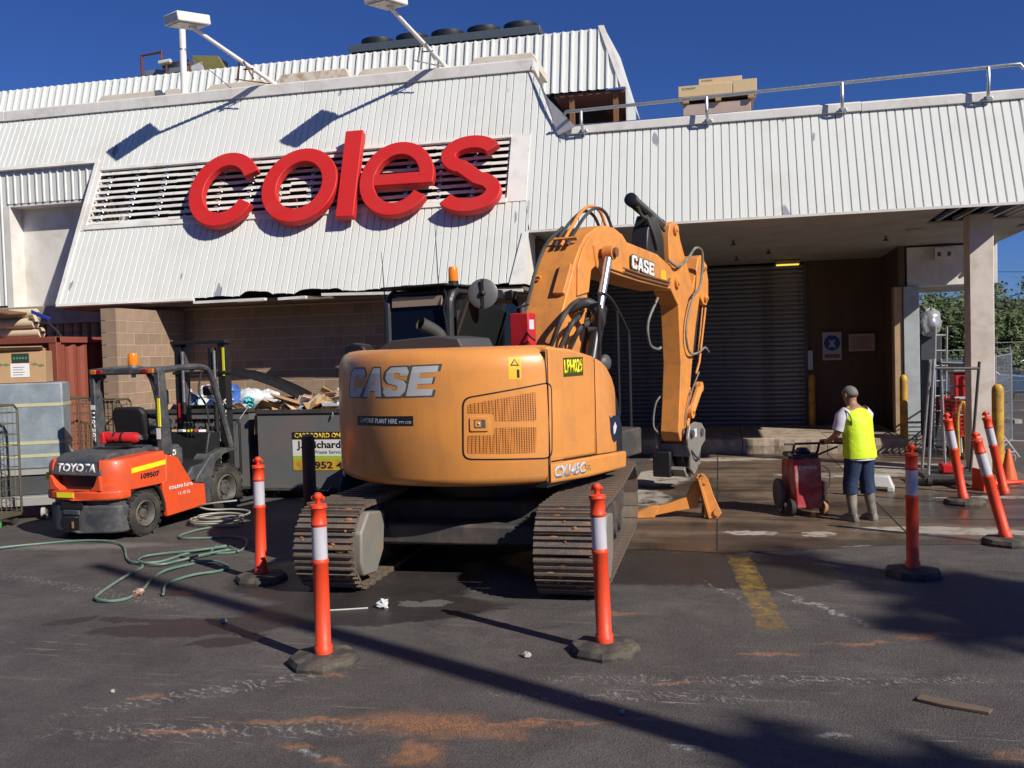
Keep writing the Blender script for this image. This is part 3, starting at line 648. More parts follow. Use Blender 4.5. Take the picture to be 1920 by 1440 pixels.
# soften the left corner
PROF = [(.93, .14), (.94, .07), (.965, .025), (1.02, .0), (1.5, -.012), (1.98, .0), (2.08, .012), (2.15, .05), (2.185, .11), (2.20, .2)]
cwt = loft(cw_poly, PROF, lambda y: y > -.63).build('counterweight', EXO, ex, rz=UR, ang=60)
def surf_r(z):
    for (z0, d0), (z1, d1) in zip(PROF, PROF[1:]):
        if z0 <= z <= z1: return RT-(d0+(d1-d0)*(z-z0)/(z1-z0))
    return RT
def cyl_fn(p): r = surf_r(p.z)+p.y; return Vector((r*math.sin(p.x/RT), -r*math.cos(p.x/RT), p.z))
def curved(name, poly, mat, parent, d0, d1, n=18, smooth=True):
    """plate of outline poly (arc length, z) wrapped on the counterweight"""
    me = bpy.data.meshes.new(name); bm = bmesh.new()
    f = bm.faces.new([bm.verts.new((x, 0, z)) for x, z in poly])
    x0, x1 = min(p[0] for p in poly), max(p[0] for p in poly)
    f.normal_update(); bmesh.ops.triangulate(bm, faces=bm.faces[:])
    for i in range(1, n):
        xx = x0+(x1-x0)*i/n
        bmesh.ops.bisect_plane(bm, geom=bm.verts[:]+bm.edges[:]+bm.faces[:], plane_co=(xx, 0, 0), plane_no=(1, 0, 0))
    z0, z1 = min(p[1] for p in poly), max(p[1] for p in poly)
    for zz in [q[0] for q in PROF]:
        if z0 < zz < z1: bmesh.ops.bisect_plane(bm, geom=bm.verts[:]+bm.edges[:]+bm.faces[:], plane_co=(0, 0, zz), plane_no=(0, 0, 1))
    r_ = bmesh.ops.extrude_face_region(bm, geom=bm.faces[:])
    up = [v for v in r_['geom'] if isinstance(v, bmesh.types.BMVert)]
    for v in bm.verts: v.co.y = d0
    for v in up: v.co.y = d1
    for v in bm.verts: v.co = cyl_fn(v.co)
    bmesh.ops.recalc_face_normals(bm, faces=bm.faces[:]); bm.to_mesh(me); bm.free(); me.materials.append(mat)
    if smooth: me.polygons.foreach_set('use_smooth', [True]*len(me.polygons)); me.set_sharp_from_angle(angle=R(35))
    return obj(name, me, parent)
TX = dict(ex=X, ey=Z, ez=Y)
def rr_(poly, n=4, r=.04):
    out = []
    m = len(poly)
    for i in range(m):
        p, a, b_ = Vector(poly[i]).to_2d(), Vector(poly[i-1]).to_2d(), Vector(poly[(i+1) % m]).to_2d()
        u_, v_ = (a-p), (b_-p); q = min(r, u_.length/2.1, v_.length/2.1); u_.normalize(); v_.normalize()
        for k in range(n+1):
            t = k/n; out.append(tuple(((1-t)**2)*(p+u_*q)+2*t*(1-t)*p+t*t*(p+v_*q)))
    return out
LET = {'C': [[(1, .66), (.66, .66), (.66, .74), (.60, .80), (.40, .80), (.34, .74), (.34, .26), (.40, .20), (.60, .20), (.66, .26), (.66, .34), (1, .34), (1, .18), (.84, 0), (.16, 0), (0, .18), (0, .82), (.16, 1), (.84, 1), (1, .82)]],
       'A': [[(0, 0), (.34, 1), (.52, 1), (.52, .70), (.43, .40), (.52, .40), (.52, .2), (.37, .2), (.32, 0)], [(.52, 1), (.70, 1), (1.04, 0), (.72, 0), (.67, .2), (.52, .2), (.52, .40), (.61, .40), (.52, .70)]],
       'S': [[(.98, .70), (.64, .70), (.62, .78), (.56, .81), (.42, .81), (.36, .77), (.36, .68), (.42, .63), (.84, .54), (1, .40), (1, .16), (.84, 0), (.16, 0), (0, .16), (.02, .32), (.36, .32), (.38, .23), (.44, .19), (.58, .19), (.64, .23), (.64, .32), (.58, .37), (.16, .46), (0, .62), (0, .84), (.16, 1), (.84, 1), (.98, .84)]],
       'E': [[(0, 0), (0, 1), (1, 1), (1, .78), (.36, .78), (.36, .61), (.9, .61), (.9, .40), (.36, .40), (.36, .22), (1, .22), (1, 0)]]}
def case_polys(x0, z0, w, h, sl, grow=0, tilt=0):
    """block italic capitals fitted into a box; grow widens every outline for the dark border"""
    out = []; lw = w*.235; gp = w*.02
    for i, ch_ in enumerate('CASE'):
        for p in LET[ch_]:
            q = []
            for x, z in p:
                gx, gz = ((x-.5)*(1+grow*2)+.5, (z-.5)*(1+grow)+.5)
                xx = x0+i*(lw+gp)+gx*lw+sl*(gz-.5)*h; q.append((xx, z0+gz*h+tilt*(xx-x0)))
            out.append(q)
    return out
for q in case_polys(-.72, 1.755, 1.10, .265, .28, .11, .018): curved('case_lettering_border', q, DECAL_D, cwt, .0006, .0010, 8, False)
for q in case_polys(-.72, 1.755, 1.10, .265, .28, 0, .018): curved('case_lettering', q, SILVER, cwt, .0014, .0018, 8, False)
curved('name_plate', [(-.585, 1.487), (.155, 1.5), (.157, 1.59), (-.58, 1.578)], BLACK, cwt, .0005, .0012)
text('LAMONT PLANT HIRE', .062, M('decal_white', (.75, .75, .74), .5), cwt, (-.27, .0014, 1.537), X, Z, Y, .0005, fn=cyl_fn, wfit=.50)
text('PTY LTD', .032, MATS['decal_white'], cwt, (.07, .0014, 1.53), X, Z, Y, .0005, fn=cyl_fn, wfit=.13)
curved('warning_sticker', [(1.043, 1.90), (1.16, 1.895), (1.165, 2.095), (1.048, 2.10)], STICK_Y, cwt, .0005, .001)
g_ = curved('warning_symbol', [(1.06, 2.02), (1.146, 2.016), (1.105, 2.085)], BLACK, cwt, .0012, .0016, 4)
curved('warning_symbol', [(1.078, 2.03), (1.13, 2.028), (1.105, 2.07)], STICK_Y, cwt, .0018, .0022, 4)
curved('warning_symbol', [(1.12, 1.91), (1.145, 1.91), (1.145, 1.985), (1.12, 1.985)], BLACK, cwt, .0012, .0016, 3)
# service door: dark gap, door skin, mesh grilles, latch
door_poly = rr_([(.625, 1.205), (.64, 1.735), (1.44, 1.852), (1.425, 1.178)], r=.07)
gap_poly = rr_([(.608, 1.190), (.622, 1.748), (1.455, 1.868), (1.44, 1.162)], r=.08)
curved('door_gap', gap_poly, BLACK, cwt, -.008, .0015, 20)
door = curved('service_door', door_poly, EXO, cwt, -.006, .007, 24)
def mat_mesh():
    m, nt, b = newmat('perforated_mesh'); L = nt.links; P = nd(nt, 'ShaderNodeTexCoord').outputs['Object']
    vo = nd(nt, 'ShaderNodeTexVoronoi'); vo.inputs['Scale'].default_value = 62; vo.inputs['Randomness'].default_value = .0; L.new(P, vo.inputs['Vector'])
    f = maprange(nt, vo.outputs['Distance'], .36, .44); c = mix(nt, f, (.012, .008, .005), (.62, .22, .04)); L.new(c, b.inputs['Base Color']); b.inputs['Roughness'].default_value = .5
    return m
MESH = mat_mesh()
curved('grille', rr_([(.672, 1.688), (1.291, 1.781), (1.283, 1.517), (.905, 1.532), (.902, 1.598), (.669, 1.606)], r=.02), MESH, door, .0, .009, 16)
curved('grille', rr_([(.899, 1.472), (1.282, 1.464), (1.275, 1.228), (.658, 1.250), (.663, 1.412), (.897, 1.405)], r=.02), MESH, door, .0, .009, 16)
curved('latch_plate', rr_([(.69, 1.45), (.69, 1.575), (.855, 1.572), (.855, 1.447)], r=.015), EXO, door, .004, .02, 6)
curved('latch_recess', [(.725, 1.475), (.725, 1.552), (.825, 1.550), (.825, 1.473)], DECAL_D, door, .018, .0215, 4)
curved('latch_handle', [(.735, 1.487), (.735, 1.541), (.785, 1.540), (.785, 1.486)], EXO, door, .02, .026, 4)
g = G(); p = cyl_fn(Vector((.765, .024, 1.513))); g.sph(p, .013); g.build('lock', GALV, door)
# side panels on the right
side = [(-.90, 1.13), (.90, 1.05), (.90, 1.3), (.79, 1.63), (.55, 1.93), (.36, 2.05), (.16, 2.10), (-.39, 2.17), (-.90, 2.19)]
def side_panel(name, poly, x0, x1, mat=EXO, bev=.03):
    g = G(); g.prism(poly, (0, 0, 0), Y, Z, X, x0, x1); return g.build(name, mat, ex, bevel=bev, rz=UR, seg=3)
sp1 = side_panel('side_panel', [(-.885, 1.135), (.10, 1.09), (.125, 2.075), (-.39, 2.155), (-.885, 2.185)], .72, W+.004)
# front-right panel curves inward
def fpanel():
    g = G(); prof = [(.11, 2.08), (.30, 2.05), (.5, 1.95), (.68, 1.78), (.80, 1.6), (.88, 1.38), (.90, 1.05)]
    n = 7; rows = []
    for i in range(n+1):
        t = i/n; x = W+.004-(.0 if t < .4 else .10*((t-.4)/.6)**2); y = .11+(.90-.11)*t
        # top height at this y
        for a, b_ in zip(prof, prof[1:]):
            if a[0] <= y <= b_[0]: zt = a[1]+(b_[1]-a[1])*(y-a[0])/(b_[0]-a[0]+1e-9)
        if i == n: zt = 1.32
        z0 = 1.09-.04*t
        rows.append([(x, y, z0), (x, y, zt-.06), (x-.02, y, zt-.015), (x-.07, y, zt), (x-.5, y, zt), (x-.5, y, z0)])
    vs_ = [p for r in rows for p in r]; fs = []
    for i in range(n):
        for j in range(6): fs.append((6*i+j, 6*i+(j+1) % 6, 6*i+6+(j+1) % 6, 6*i+6+j))
    fs += [tuple(range(6)), tuple(6*n+j for j in range(6))[::-1]]
    g.add(vs_, fs); return g.build('side_panel', EXO, ex, rz=UR, bevel=.012, ang=45)
sp2 = fpanel()
sk = side_panel('side_skirt', [(-.90, .935), (-.05, .885), (.88, .86), (.905, 1.045), (.1, 1.082), (-.90, 1.125)], .60, W+.006)
side_panel('side_inner', [(-.9, .9), (.86, .88), (.86, 1.3), (.75, 1.6), (.5, 1.88), (-.3, 2.12), (-.9, 2.14)], .3, W-.03, BLACK, 0)
g = G(); g.bb(W+.002, W+.0055, -.58, -.15, 1.895, 2.075); g.build('number_plate', M('plate_dark', (.05, .06, .008), .5), sp1)
for nm_, c_, d_ in (('panel_gap', (W+.0045, -.897, 1.55), (.004, .012, 1.22)), ('panel_gap', (W+.0045, .118, 1.58), (.003, .010, .96)), ('panel_gap', (W+.005, -.38, 1.117), (.003, .98, .012))):
    g = G(); g.box(c_, d_, rx=-2.4 if d_[1] > .5 else 0); g.build(nm_, BLACK, sp1)
text('LPH029', .17, FLUO, sp1, (W+.0055, -.365, 1.985), Y, Z, X, .003, bold=.006, wfit=.40)
text('CX145C', .14, SILVER, sk, (W+.009, -.50, 1.01), Y+Z*(-.055), Z, X, .003, bold=.008, shear=.2, wfit=.68)
text('SR', .08, M('decal_gold', (.42, .30, .14), .5), sk, (W+.009, -.10, .985), Y, Z, X, .003, wfit=.13)
# horned-bull style shield badge
g = G(); sh = [(.47, 1.40), (.45, 1.46), (.50, 1.43), (.59, 1.45), (.68, 1.43), (.73, 1.46), (.71, 1.40), (.70, 1.28), (.65, 1.20), (.59, 1.17), (.53, 1.20), (.48, 1.28)]
g.prism(sh, (0, 0, 0), Y, Z, X, W-.022, W+.0045); g.build('shield_badge', M('badge_navy', (.012, .02, .06), .4), sp2)
g = G(); g.prism([(.55, 1.33), (.60, 1.38), (.64, 1.33), (.60, 1.27), (.56, 1.25)], (0, 0, 0), Y, Z, X, W-.022, W+.006); g.build('badge_emblem', M('badge_white', (.6, .62, .68), .5), sp2)
# deck behind: engine cover, tank, black trim
g = G(); g.bb(-W+.05, .75, -.64, .35, 1.0, 2.12); g.build('engine_cover', BLACK, ex, rz=UR, bevel=.02)
g = G(); g.prism([(-.75, 0), (-.55, .10), (.0, .13), (.25, .10), (.3, 0)], (0, -.62, 2.19), X, Z, Y, -.25, .35); g.build('hood_trim', M('dark_hood', (.06, .06, .062), .6), ex, rz=UR, bevel=.015)
g = G(); g.bb(-W, W-.1, -.6, 1.2, .90, 1.02); g.build('upper_deck', GREY_D, ex, rz=UR)
g = G(); p = bez([(-.14, -.58, 2.15), (-.14, -.58, 2.30), (-.17, -.64, 2.37), (-.23, -.80, 2.45)], 6); g.tube(p, .068, 18, cap=False); g.tube(p, .060, 18, cap=False); g.build('exhaust_stack', M('exhaust_steel', (.07, .07, .068), .6, .3), ex, rz=UR)
g = G(); g.cyl((-.15, -.60, 2.32), (-.155, -.61, 2.335), .055, n=12); g.build('exhaust_baffle', BLACK, ex, rz=UR)
# cab
cab = thing('cab', None, None); cab.parent = ex; cab.rotation_euler.z = UR
CX0, CX1, CY0, CY1, CZ0, CZ1 = -1.16, -.28, -.12, 1.5, 1.1, 2.86
CABM = M('cab_grey', (.028, .029, .032), .4, .1, var=.1, coat=.2)
def post(pts, r=.04): g = G(); g.tube(bez(pts, 5), r, 10); return g.build('cab_post', CABM, cab)
for x in (CX0+.04, CX1-.04):
    post([(x, CY0, CZ0), (x, CY0-.02, 2.5), (x, CY0+.02, 2.74), (x, CY0+.12, 2.82)], .05)
    post([(x, CY1+.05, CZ0), (x, CY1-.05, 2.3), (x, CY1-.22, 2.76), (x, CY1-.32, 2.82)], .04)
g = G(); g.bb(CX0+.02, CX1-.02, CY0+.02, CY1-.28, 2.78, 2.84); g.build('cab_roof', CABM, cab, bevel=.03)
g = G(); g.bb(CX0+.04, CX1-.04, CY0+.0, CY1, 1.05, 1.55); g.build('cab_base', CABM, cab, bevel=.02)
def win(name, poly, mat, o, ex_, ey_, ez_, th=.012): g = G(); g.prism(poly, o, ex_, ey_, ez_, 0, th); return g.build(name, mat, cab)
win('rear_window', rr_([(CX0+.10, 1.6), (CX1-.10, 1.6), (CX1-.10, 2.66), (CX0+.10, 2.66)], r=.06), GLASS, (0, CY0-.035, 0), X, Z, Y)
win('side_window', rr_([(CY0+.10, 1.6), (CY1-.0, 1.6), (CY1-.22, 2.70), (CY0+.10, 2.72)], r=.06), GLASS2, (CX1-.035, 0, 0), Y, Z, X)
win('side_window', rr_([(CY0+.10, 1.6), (CY1-.0, 1.6), (CY1-.22, 2.70), (CY0+.10, 2.72)], r=.06), GLASS2, (CX0+.025, 0, 0), Y, Z, X)
win('windscreen', [(CX0+.08, 1.3), (CX1-.08, 1.3), (CX1-.08, 2.6), (CX0+.08, 2.6)], GLASS2, (0, CY1, 0), X, Z, Y)
g = G(); g.box((-.72, .45, 1.75), (.5, .14, .75), rx=-8); g.box((-.72, .7, 1.5), (.5, .5, .14)); g.box((-.72, .40, 2.2), (.28, .1, .2)); g.build('seat', BLACK, cab, bevel=.04)
g = G(); g.bb(CX0+.12, CX1-.12, CY0-.05, CY0-.02, 2.66, 2.76); g.build('rear_trim', M('trim_tan', (.42, .32, .22), .6), cab)
g = G(); g.bb(CX0, CX1-.02, CY0-.10, CY0+.75, 2.86, 2.885); g.build('roof_visor', BLACK, cab, bevel=.01)
for x, y, h in ((CX0+.02, CY0-.05, .55), (CX1-.18, CY0-.0, .75)):
    g = G(); z0 = 2.72 if x < -1 else 2.8; g.tube([(x, y, z0), (x, y, z0+.1), (x-.02, y, z0+h)], [.012, .006, .003], 6); g.build('antenna', BLACK, cab)
g = G(); g.lathe([(.055, 0), (.055, .25)], (CX1-.02, CY0+.05, 2.86), (0, 0, .2), 18); g.build('beacon_base', BLACK, cab)
g = G(); g.lathe([(.05, .25), (.052, .4), (.05, .9), (.04, 1)], (CX1-.02, CY0+.05, 2.86), (0, 0, .2), 18); g.build('beacon', AMBER, cab)
g = G(); d_ = Vector((.4, -.9, .1)).normalized()*.045; g.lathe([(.13, 0), (.16, .15), (.165, .6), (.13, .95), (.03, 1)], (-.16, .30, 2.78), d_, 30); g.build('round_mirror', M('mirror_grey', (.11, .112, .115), .45, .1), cab)
g = G(); g.box(Vector((-.16, .30, 2.78))+d_*1.2, (.03, .02, .30), rz=24); g.sph(Vector((-.16, .30, 2.78))+d_*1.3, .035); g.tube([(-.16, .32, 2.78), (CX1, .5, 2.84)], .018, 6); g.build('mirror_bracket', BLACK, cab)
for i in range(2):
    g = G(); g.box((CX1+.02, .75+i*.35, 2.80), (.10, .14, .10)); g.tube([(CX1-.05, .75+i*.35, 2.84), (CX1+.03, .75+i*.35, 2.86)], .015, 5); g.build('work_light', BLACK, cab, bevel=.015)
g = G(); g.tube([(CX1-.03, CY0-.06, 2.0), (CX1-.02, CY0-.09, 2.4), (CX1-.08, CY0-.06, 2.6), (CX1-.03, CY0-.08, 2.75), (CX1-.1, CY0-.02, 2.84)], .010, 6); g.build('cable', BLACK, cab)
g = G(); g.prism([(0, 0), (.30, 0), (.24, .09), (.10, .11), (.0, .08)], (-1.28, -.62, 2.17), X, Z, Y, -.1, .08); g.build('rear_mirror', BLACK, ex, rz=UR, bevel=.02)
# boom: welded box, curved in side view
boom_poly = [(.45, 1.85), (.53, 2.21), (.83, 2.66), (1.04, 2.99), (1.12, 3.14), (1.26, 3.31), (1.45, 3.47), (1.73, 3.58), (1.96, 3.63), (2.26, 3.63), (2.52, 3.57), (2.66, 3.49), (3.72, 3.42), (4.28, 3.28),
             (4.26, 2.96), (2.99, 3.01), (2.27, 3.06), (2.01, 3.09), (1.64, 3.12), (1.53, 3.05), (1.44, 2.82), (1.39, 2.44), (1.15, 1.95), (.85, 1.65), (.55, 1.65)]
g = G(); g.prism(boom_poly, (0, 0, 0), Y, Z, X, .09, .56); boom = g.build('boom', EXO2, ex, rz=UR, bevel=.012)
def plate(poly, x0, x1, name, mat, parent, bev=.008): g = G(); g.prism(poly, (0, 0, 0), Y, Z, X, x0, x1); return g.build(name, mat, parent, bevel=bev)
for x0, x1 in ((.56, .585), (.065, .09)):        # thicker cheek plates round the bend
    plate([(1.12, 2.75), (1.16, 3.1), (1.3, 3.3), (1.5, 3.45), (1.8, 3.56), (2.2, 3.60), (2.5, 3.54), (2.62, 3.42), (2.5, 3.08), (2.1, 3.11), (1.66, 3.14), (1.50, 3.06), (1.42, 2.8)], x0, x1, 'cheek_plate', EXO2, boom)
    plate([(1.55, 3.36), (1.72, 3.42), (1.88, 3.36), (1.92, 3.15), (1.8, 3.02), (1.62, 3.1)], x0-.02, x1+.02, 'pin_boss', EXO2, boom, .012)
g = G(); g.cyl((.05, 1.72, 3.27), (.82, 1.72, 3.27), .055, n=18); g.build('pin', RUST, boom)
plate([(1.02, 2.55), (1.05, 2.62), (.80, 2.27), (.75, 2.18)], .22, .50, 'access_cover', EXO2, boom, .004)
for gr, mt, d in ((.16, DECAL_D, .0), (0, MATS['decal_white'], .003)):
    for q in case_polys(2.74, 3.17, .78, .17, .05, gr, -.085):
        g = G(); g.prism(q, (0, 0, 0), Y, Z, X, .586+d, .589+d); g.build('case_lettering', mt, boom)
g = G(); g.bb(.561, .564, 3.84, 4.05, 3.05, 3.21); g.build('caution_sticker', STICK_Y, boom)
for zz in (0, .05):
    g = G(); g.tube([(.58, 2.45, 3.10+zz), (.58, 3.0, 3.06+zz), (.58, 4.1, 3.01+zz), (.58, 4.15, 3.06+zz)], .014, 6); g.build('hard_pipe', RUST, boom)
for i, (dx, h) in enumerate(((-.10, 0), (-.02, .05), (.06, .02))):     # hoses looping over the bend
    g = G(); x = .36+dx; g.tube(bez([(x, 1.22, 3.34), (x, 1.45, 3.53), (x, 1.75, 3.72+h), (x, 2.05, 3.84+h), (x, 2.35, 3.80+h), (x, 2.58, 3.58)], 6), .02, 8)
    g.build('boom_hose', HOSE if i != 1 else EXO2, boom)
g = G(); g.tube(bez([(.12, .46, 2.2), (.12, .80, 2.72), (.12, 1.06, 3.14), (.14, 1.28, 3.40), (.18, 1.6, 3.60)], 6), .022, 8); g.build('boom_hose', HOSE, boom)
for y, z, x in ((.98, 2.98, .14), (1.3, 3.42, .36)):
    g = G(); g.box((x, y, z), (.10 if x < .3 else .30, .04, .03), rx=-50); g.build('hose_clamp', EXO2, boom)
g = G(); g.box((.47, .98, 2.93), (.14, .40, .06), rx=57); g.build('valve_cover', EXO2, boom, bevel=.008)
# boom cylinders
for x in (.72, -.0):
    cy = thing('boom_cylinder', None, None); cy.parent = ex; cy.rotation_euler.z = UR
    g = G(); g.cyl((x, 1.02, 1.72), (x, 1.40, 2.62), .082, n=20); g.lathe([(.092, 0), (.092, 1)], (x, 1.36, 2.52), (0, .045, .10), 20); g.build('barrel', HYD, cy)
    g = G(); g.cyl((x, 1.40, 2.6), (x, 1.71, 3.25), .047, n=18); g.build('rod', CHROME, cy)
    g = G(); g.cyl((x-.06, 1.72, 3.27), (x+.06, 1.72, 3.27), .085, n=18); g.build('rod_eye', EXO2, cy)
# hose bundle beside the boom foot
hb = [[(.55, .5, 2.2), (.68, .48, 2.45), (.70, .70, 2.62), (.64, 1.05, 2.70)], [(.62, .55, 2.15), (.74, .62, 2.42), (.72, .85, 2.50), (.64, 1.1, 2.58)],
      [(.60, .8, 2.12), (.74, .80, 2.36), (.74, 1.0, 2.42), (.68, 1.16, 2.46)]]
for i, p in enumerate(hb):
    g = G(); g.tube(bez(p, 7), .028 if i < 3 else .022, 10); g.build('hose', HOSE, ex, rz=UR)
    g = G(); a, b_ = Vector(p[-2]), Vector(p[-1]); d = (b_-a).normalized(); g.cyl(b_-d*.02, b_+d*.07, .03, n=10); g.build('hose_ferrule', GALV, ex, rz=UR)
g = G(); g.tube(bez([(.58, .95, 2.6), (.75, 1.0, 2.66), (.82, 1.15, 2.55), (.78, 1.25, 2.42), (.66, 1.2, 2.38)], 6), .06, 12); g.build('protective_sleeve', HOSE, ex, rz=UR)
# extinguisher cabinet, handrail
g = G(); g.box((.42, .12, 2.36), (.22, .17, .36)); rb = g.build('extinguisher_box', M('red_paint', (.55, .02, .025), .4, var=.1), ex, bevel=.012, rz=UR)
g = G(); g.box((.534, .10, 2.42), (.004, .10, .10)); g.build('sticker', MATS['badge_white'], rb)
g = G(); g.cyl((.42, .12, 2.54), (.42, .12, 2.60), .03, n=10); g.build('valve', STEEL_D, rb)
g = G(); g.tube([(.36, .12, 2.6), (.5, .12, 2.63)], .012, 6); g.build('valve_lever', STEEL_D, rb)
g = G(); g.tube([(.5, .05, 2.35), (.56, .0, 2.3), (.6, .05, 2.25)], .01, 6); g.build('discharge_hose', BLACK, rb)
hr = G(); hr.tube(bez([(.98, .80, 1.6), (.98, .80, 2.6), (.98, .86, 2.74), (.98, 1.15, 2.68), (.98, 1.55, 2.38), (.98, 1.62, 2.2), (.98, 1.62, 1.1)], 6), .02, 8); hr.tube([(.98, 1.30, 2.58), (.98, 1.30, 1.4)], .016, 8); hr.build('handrail', BLACK, ex, rz=UR)
g = G(); g.bb(.6, 1.16, .9, 1.5, .95, 1.25); g.build('tool_box', GREY_D, ex, bevel=.02, rz=UR)
g = G(); g.sph((1.12, .62, 2.0), .09, 12, 8, (.6, 1.2, 1.0)); g.build('cap', STEEL_D, ex, rz=UR)
# arm cylinder on top
ac = thing('arm_cylinder', None, None); ac.parent = ex; ac.rotation_euler.z = UR
g = G(); g.lathe([(.06, 0), (.09, .015), (.09, .10), (.082, .11), (.082, .97), (.09, .975), (.09, 1)], (.36, 3.28, 4.14), (0, 1.12, -.235), 22); g.build('barrel', HYD, ac)
g = G(); g.cyl((.36, 4.38, 3.90), (.36, 4.58, 3.87), .05, n=16); g.build('rod', CHROME, ac)
g = G(); g.tube(bez([(.44, 3.35, 4.03), (.45, 3.5, 3.92), (.46, 4.0, 3.90), (.46, 4.3, 3.80)], 6), .022, 8); g.tube(bez([(.46, 3.6, 3.94), (.50, 3.75, 3.7), (.50, 3.9, 3.5)], 6), .026, 8); g.build('feed_pipe', HOSE, ac)
plate([(3.55, 3.42), (3.62, 3.75), (3.8, 3.98), (4.0, 3.97), (4.22, 3.7), (4.26, 3.3)], .24, .48, 'cylinder_bracket', BLACK, ac, .02)
# arm (stick)
arm_poly = [(4.31, 3.75), (4.38, 3.90), (4.55, 3.96), (4.72, 3.90), (4.80, 3.72), (4.98, 3.50), (5.18, 3.25), (5.32, 3.05), (5.50, 3.28), (5.62, 3.52), (5.80, 3.57), (5.98, 3.45), (6.10, 3.2), (6.08, 2.90), (5.98, 2.78), (5.82, 2.80), (5.66, 2.92),
            (5.40, 2.4), (5.20, 1.85), (5.02, 1.25), (4.94, .88), (4.82, .76), (4.62, .76), (4.54, .90), (4.62, 1.3), (4.72, 1.9), (4.66, 2.75), (4.52, 2.84), (4.38, 2.95), (4.32, 3.3)]
g = G(); g.prism(arm_poly, (0, 0, 0), Y, Z, X, .24, .52); arm = g.build('arm', EXO2, ex, rz=UR, bevel=.012)
for y, z, r in ((4.56, 3.84, .075), (4.58, 3.08, .09), (5.85, 3.38, .06), (5.90, 2.90, .06), (4.74, .86, .08)):
    g = G(); g.cyl((.20, y, z), (.56, y, z), r, n=18); g.cyl((.555, y, z), (.575, y, z), r*.5, n=14); g.build('pin_boss', EXO2 if z > 1 else STEEL_D, arm, bevel=.006)
bc = thing('bucket_cylinder', None, None); bc.parent = ex; bc.rotation_euler.z = UR
g = G(); g.cyl((.38, 5.90, 2.88), (.38, 5.52, 1.95), .065, n=18); g.build('barrel', HYD, bc)
g = G(); g.cyl((.38, 5.52, 1.95), (.38, 5.40, 1.55), .04, n=16); g.build('rod', CHROME, bc)
g = G(); g.tube([(.50, 5.98, 2.75), (.50, 5.62, 1.9), (.50, 5.45, 1.72)], .018, 8); g.tube([(.46, 5.98, 2.85), (.46, 5.68, 2.0)], .014, 8); g.build('hard_pipe', EXO2, bc)
for x in (.20, .56):
    g = G(); g.tube([(x, 4.98, 1.16), (x, 5.42, 1.52)], .062, 10); g.build('link', EXO2, arm); g = G(); g.cyl((x-.04, 4.98, 1.16), (x+.04, 4.98, 1.16), .09, n=16); g.cyl((x-.04, 5.42, 1.52), (x+.04, 5.42, 1.52), .08, n=16); g.build('link_boss', EXO2, arm)
g = G(); g.tube([(.38, 5.42, 1.50), (.38, 5.20, .86)], .07, 10); g.build('tipping_link', EXO2, arm)
for p, r in (([(.54, 4.2, 3.38), (.58, 4.5, 3.30), (.60, 4.9, 3.45), (.62, 5.2, 3.62), (.64, 5.45, 3.55), (.62, 5.4, 3.1), (.60, 5.1, 2.9)], .02), ([(.60, 5.1, 2.9), (.58, 4.9, 2.6), (.57, 4.82, 2.3), (.58, 4.95, 2.05), (.60, 5.3, 2.05), (.60, 5.6, 2.12), (.58, 5.85, 2.05)], .017),
             ([(.58, 5.35, 1.75), (.57, 5.0, 1.45), (.55, 4.8, 1.1), (.55, 4.85, .9)], .012), ([(.22, 4.70, 1.45), (.16, 4.58, 1.3), (.15, 4.5, 1.0), (.2, 4.6, .86)], .014), ([(.30, 4.4, 2.86), (.24, 4.15, 2.5), (.24, 4.2, 2.2), (.28, 4.38, 2.12), (.30, 4.48, 2.14)], .02)):
    g = G(); g.tube(bez(p, 7), r, 9); g.build('arm_hose', M('grey_hose', (.15, .145, .13), .5, var=.3, dirt=(.34, .32, .28), da=.6, ds=6), arm)
# quick hitch
HST = M('hitch_steel', (.30, .30, .28), .5, .4, var=.25, dirt=(.26, .15, .09), da=.5, ds=8)
qh = thing('quick_hitch', None, None); qh.parent = ex; qh.rotation_euler.z = UR
for x0, x1 in ((.12, .16), (.60, .64)):
    g = G(); g.prism([(4.60, .80), (4.70, .98), (4.95, 1.02), (5.25, .98), (5.42, .86), (5.40, .70), (5.2, .62), (5.12, .45), (5.0, .30), (4.86, .24), (4.70, .34), (4.72, .55), (4.62, .66)], (0, 0, 0), Y, Z, X, x0, x1); g.build('side_plate', HST, qh, bevel=.01)
g = G(); g.bb(.15, .61, 4.72, 5.2, .52, .72); g.bb(.15, .61, 4.95, 5.25, .34, .5); g.build('body', HST, qh, bevel=.02)
g = G(); g.cyl((.08, 4.74, .86), (.68, 4.74, .86), .06, n=16); g.cyl((.10, 5.22, .84), (.66, 5.22, .84), .06, n=16); g.build('pin', STEEL_D, qh)
g = G(); g.prism([(4.62, .34), (4.74, .22), (4.92, .20), (5.02, .30), (4.97, .33), (4.90, .27), (4.76, .28), (4.68, .38)], (0, 0, 0), Y, Z, X, .2, .56); g.build('hook', HST, qh, bevel=.008)
g = G(); g.bb(.08, .36, 4.60, 4.9, .22, .60); g.build('ram_block', BLACK, qh, bevel=.02)
for x0 in (.30, .46):
    g = G(); g.prism([(4.78, .72), (5.0, .74), (5.06, .56), (4.96, .40), (4.84, .42)], (0, 0, 0), Y, Z, X, x0, x0+.03); g.build('inner_plate', HST, qh, bevel=.006)
g = G(); g.tube(bez([(.64, 4.72, .62), (.68, 4.85, .50), (.66, 5.02, .46), (.62, 5.16, .60)], 5), .016, 7); g.build('hitch_hose', HOSE, qh)
g = G(); g.bb(.641, .643, 4.86, 5.0, .80, .92); g.build('sticker', MATS['badge_white'], qh)
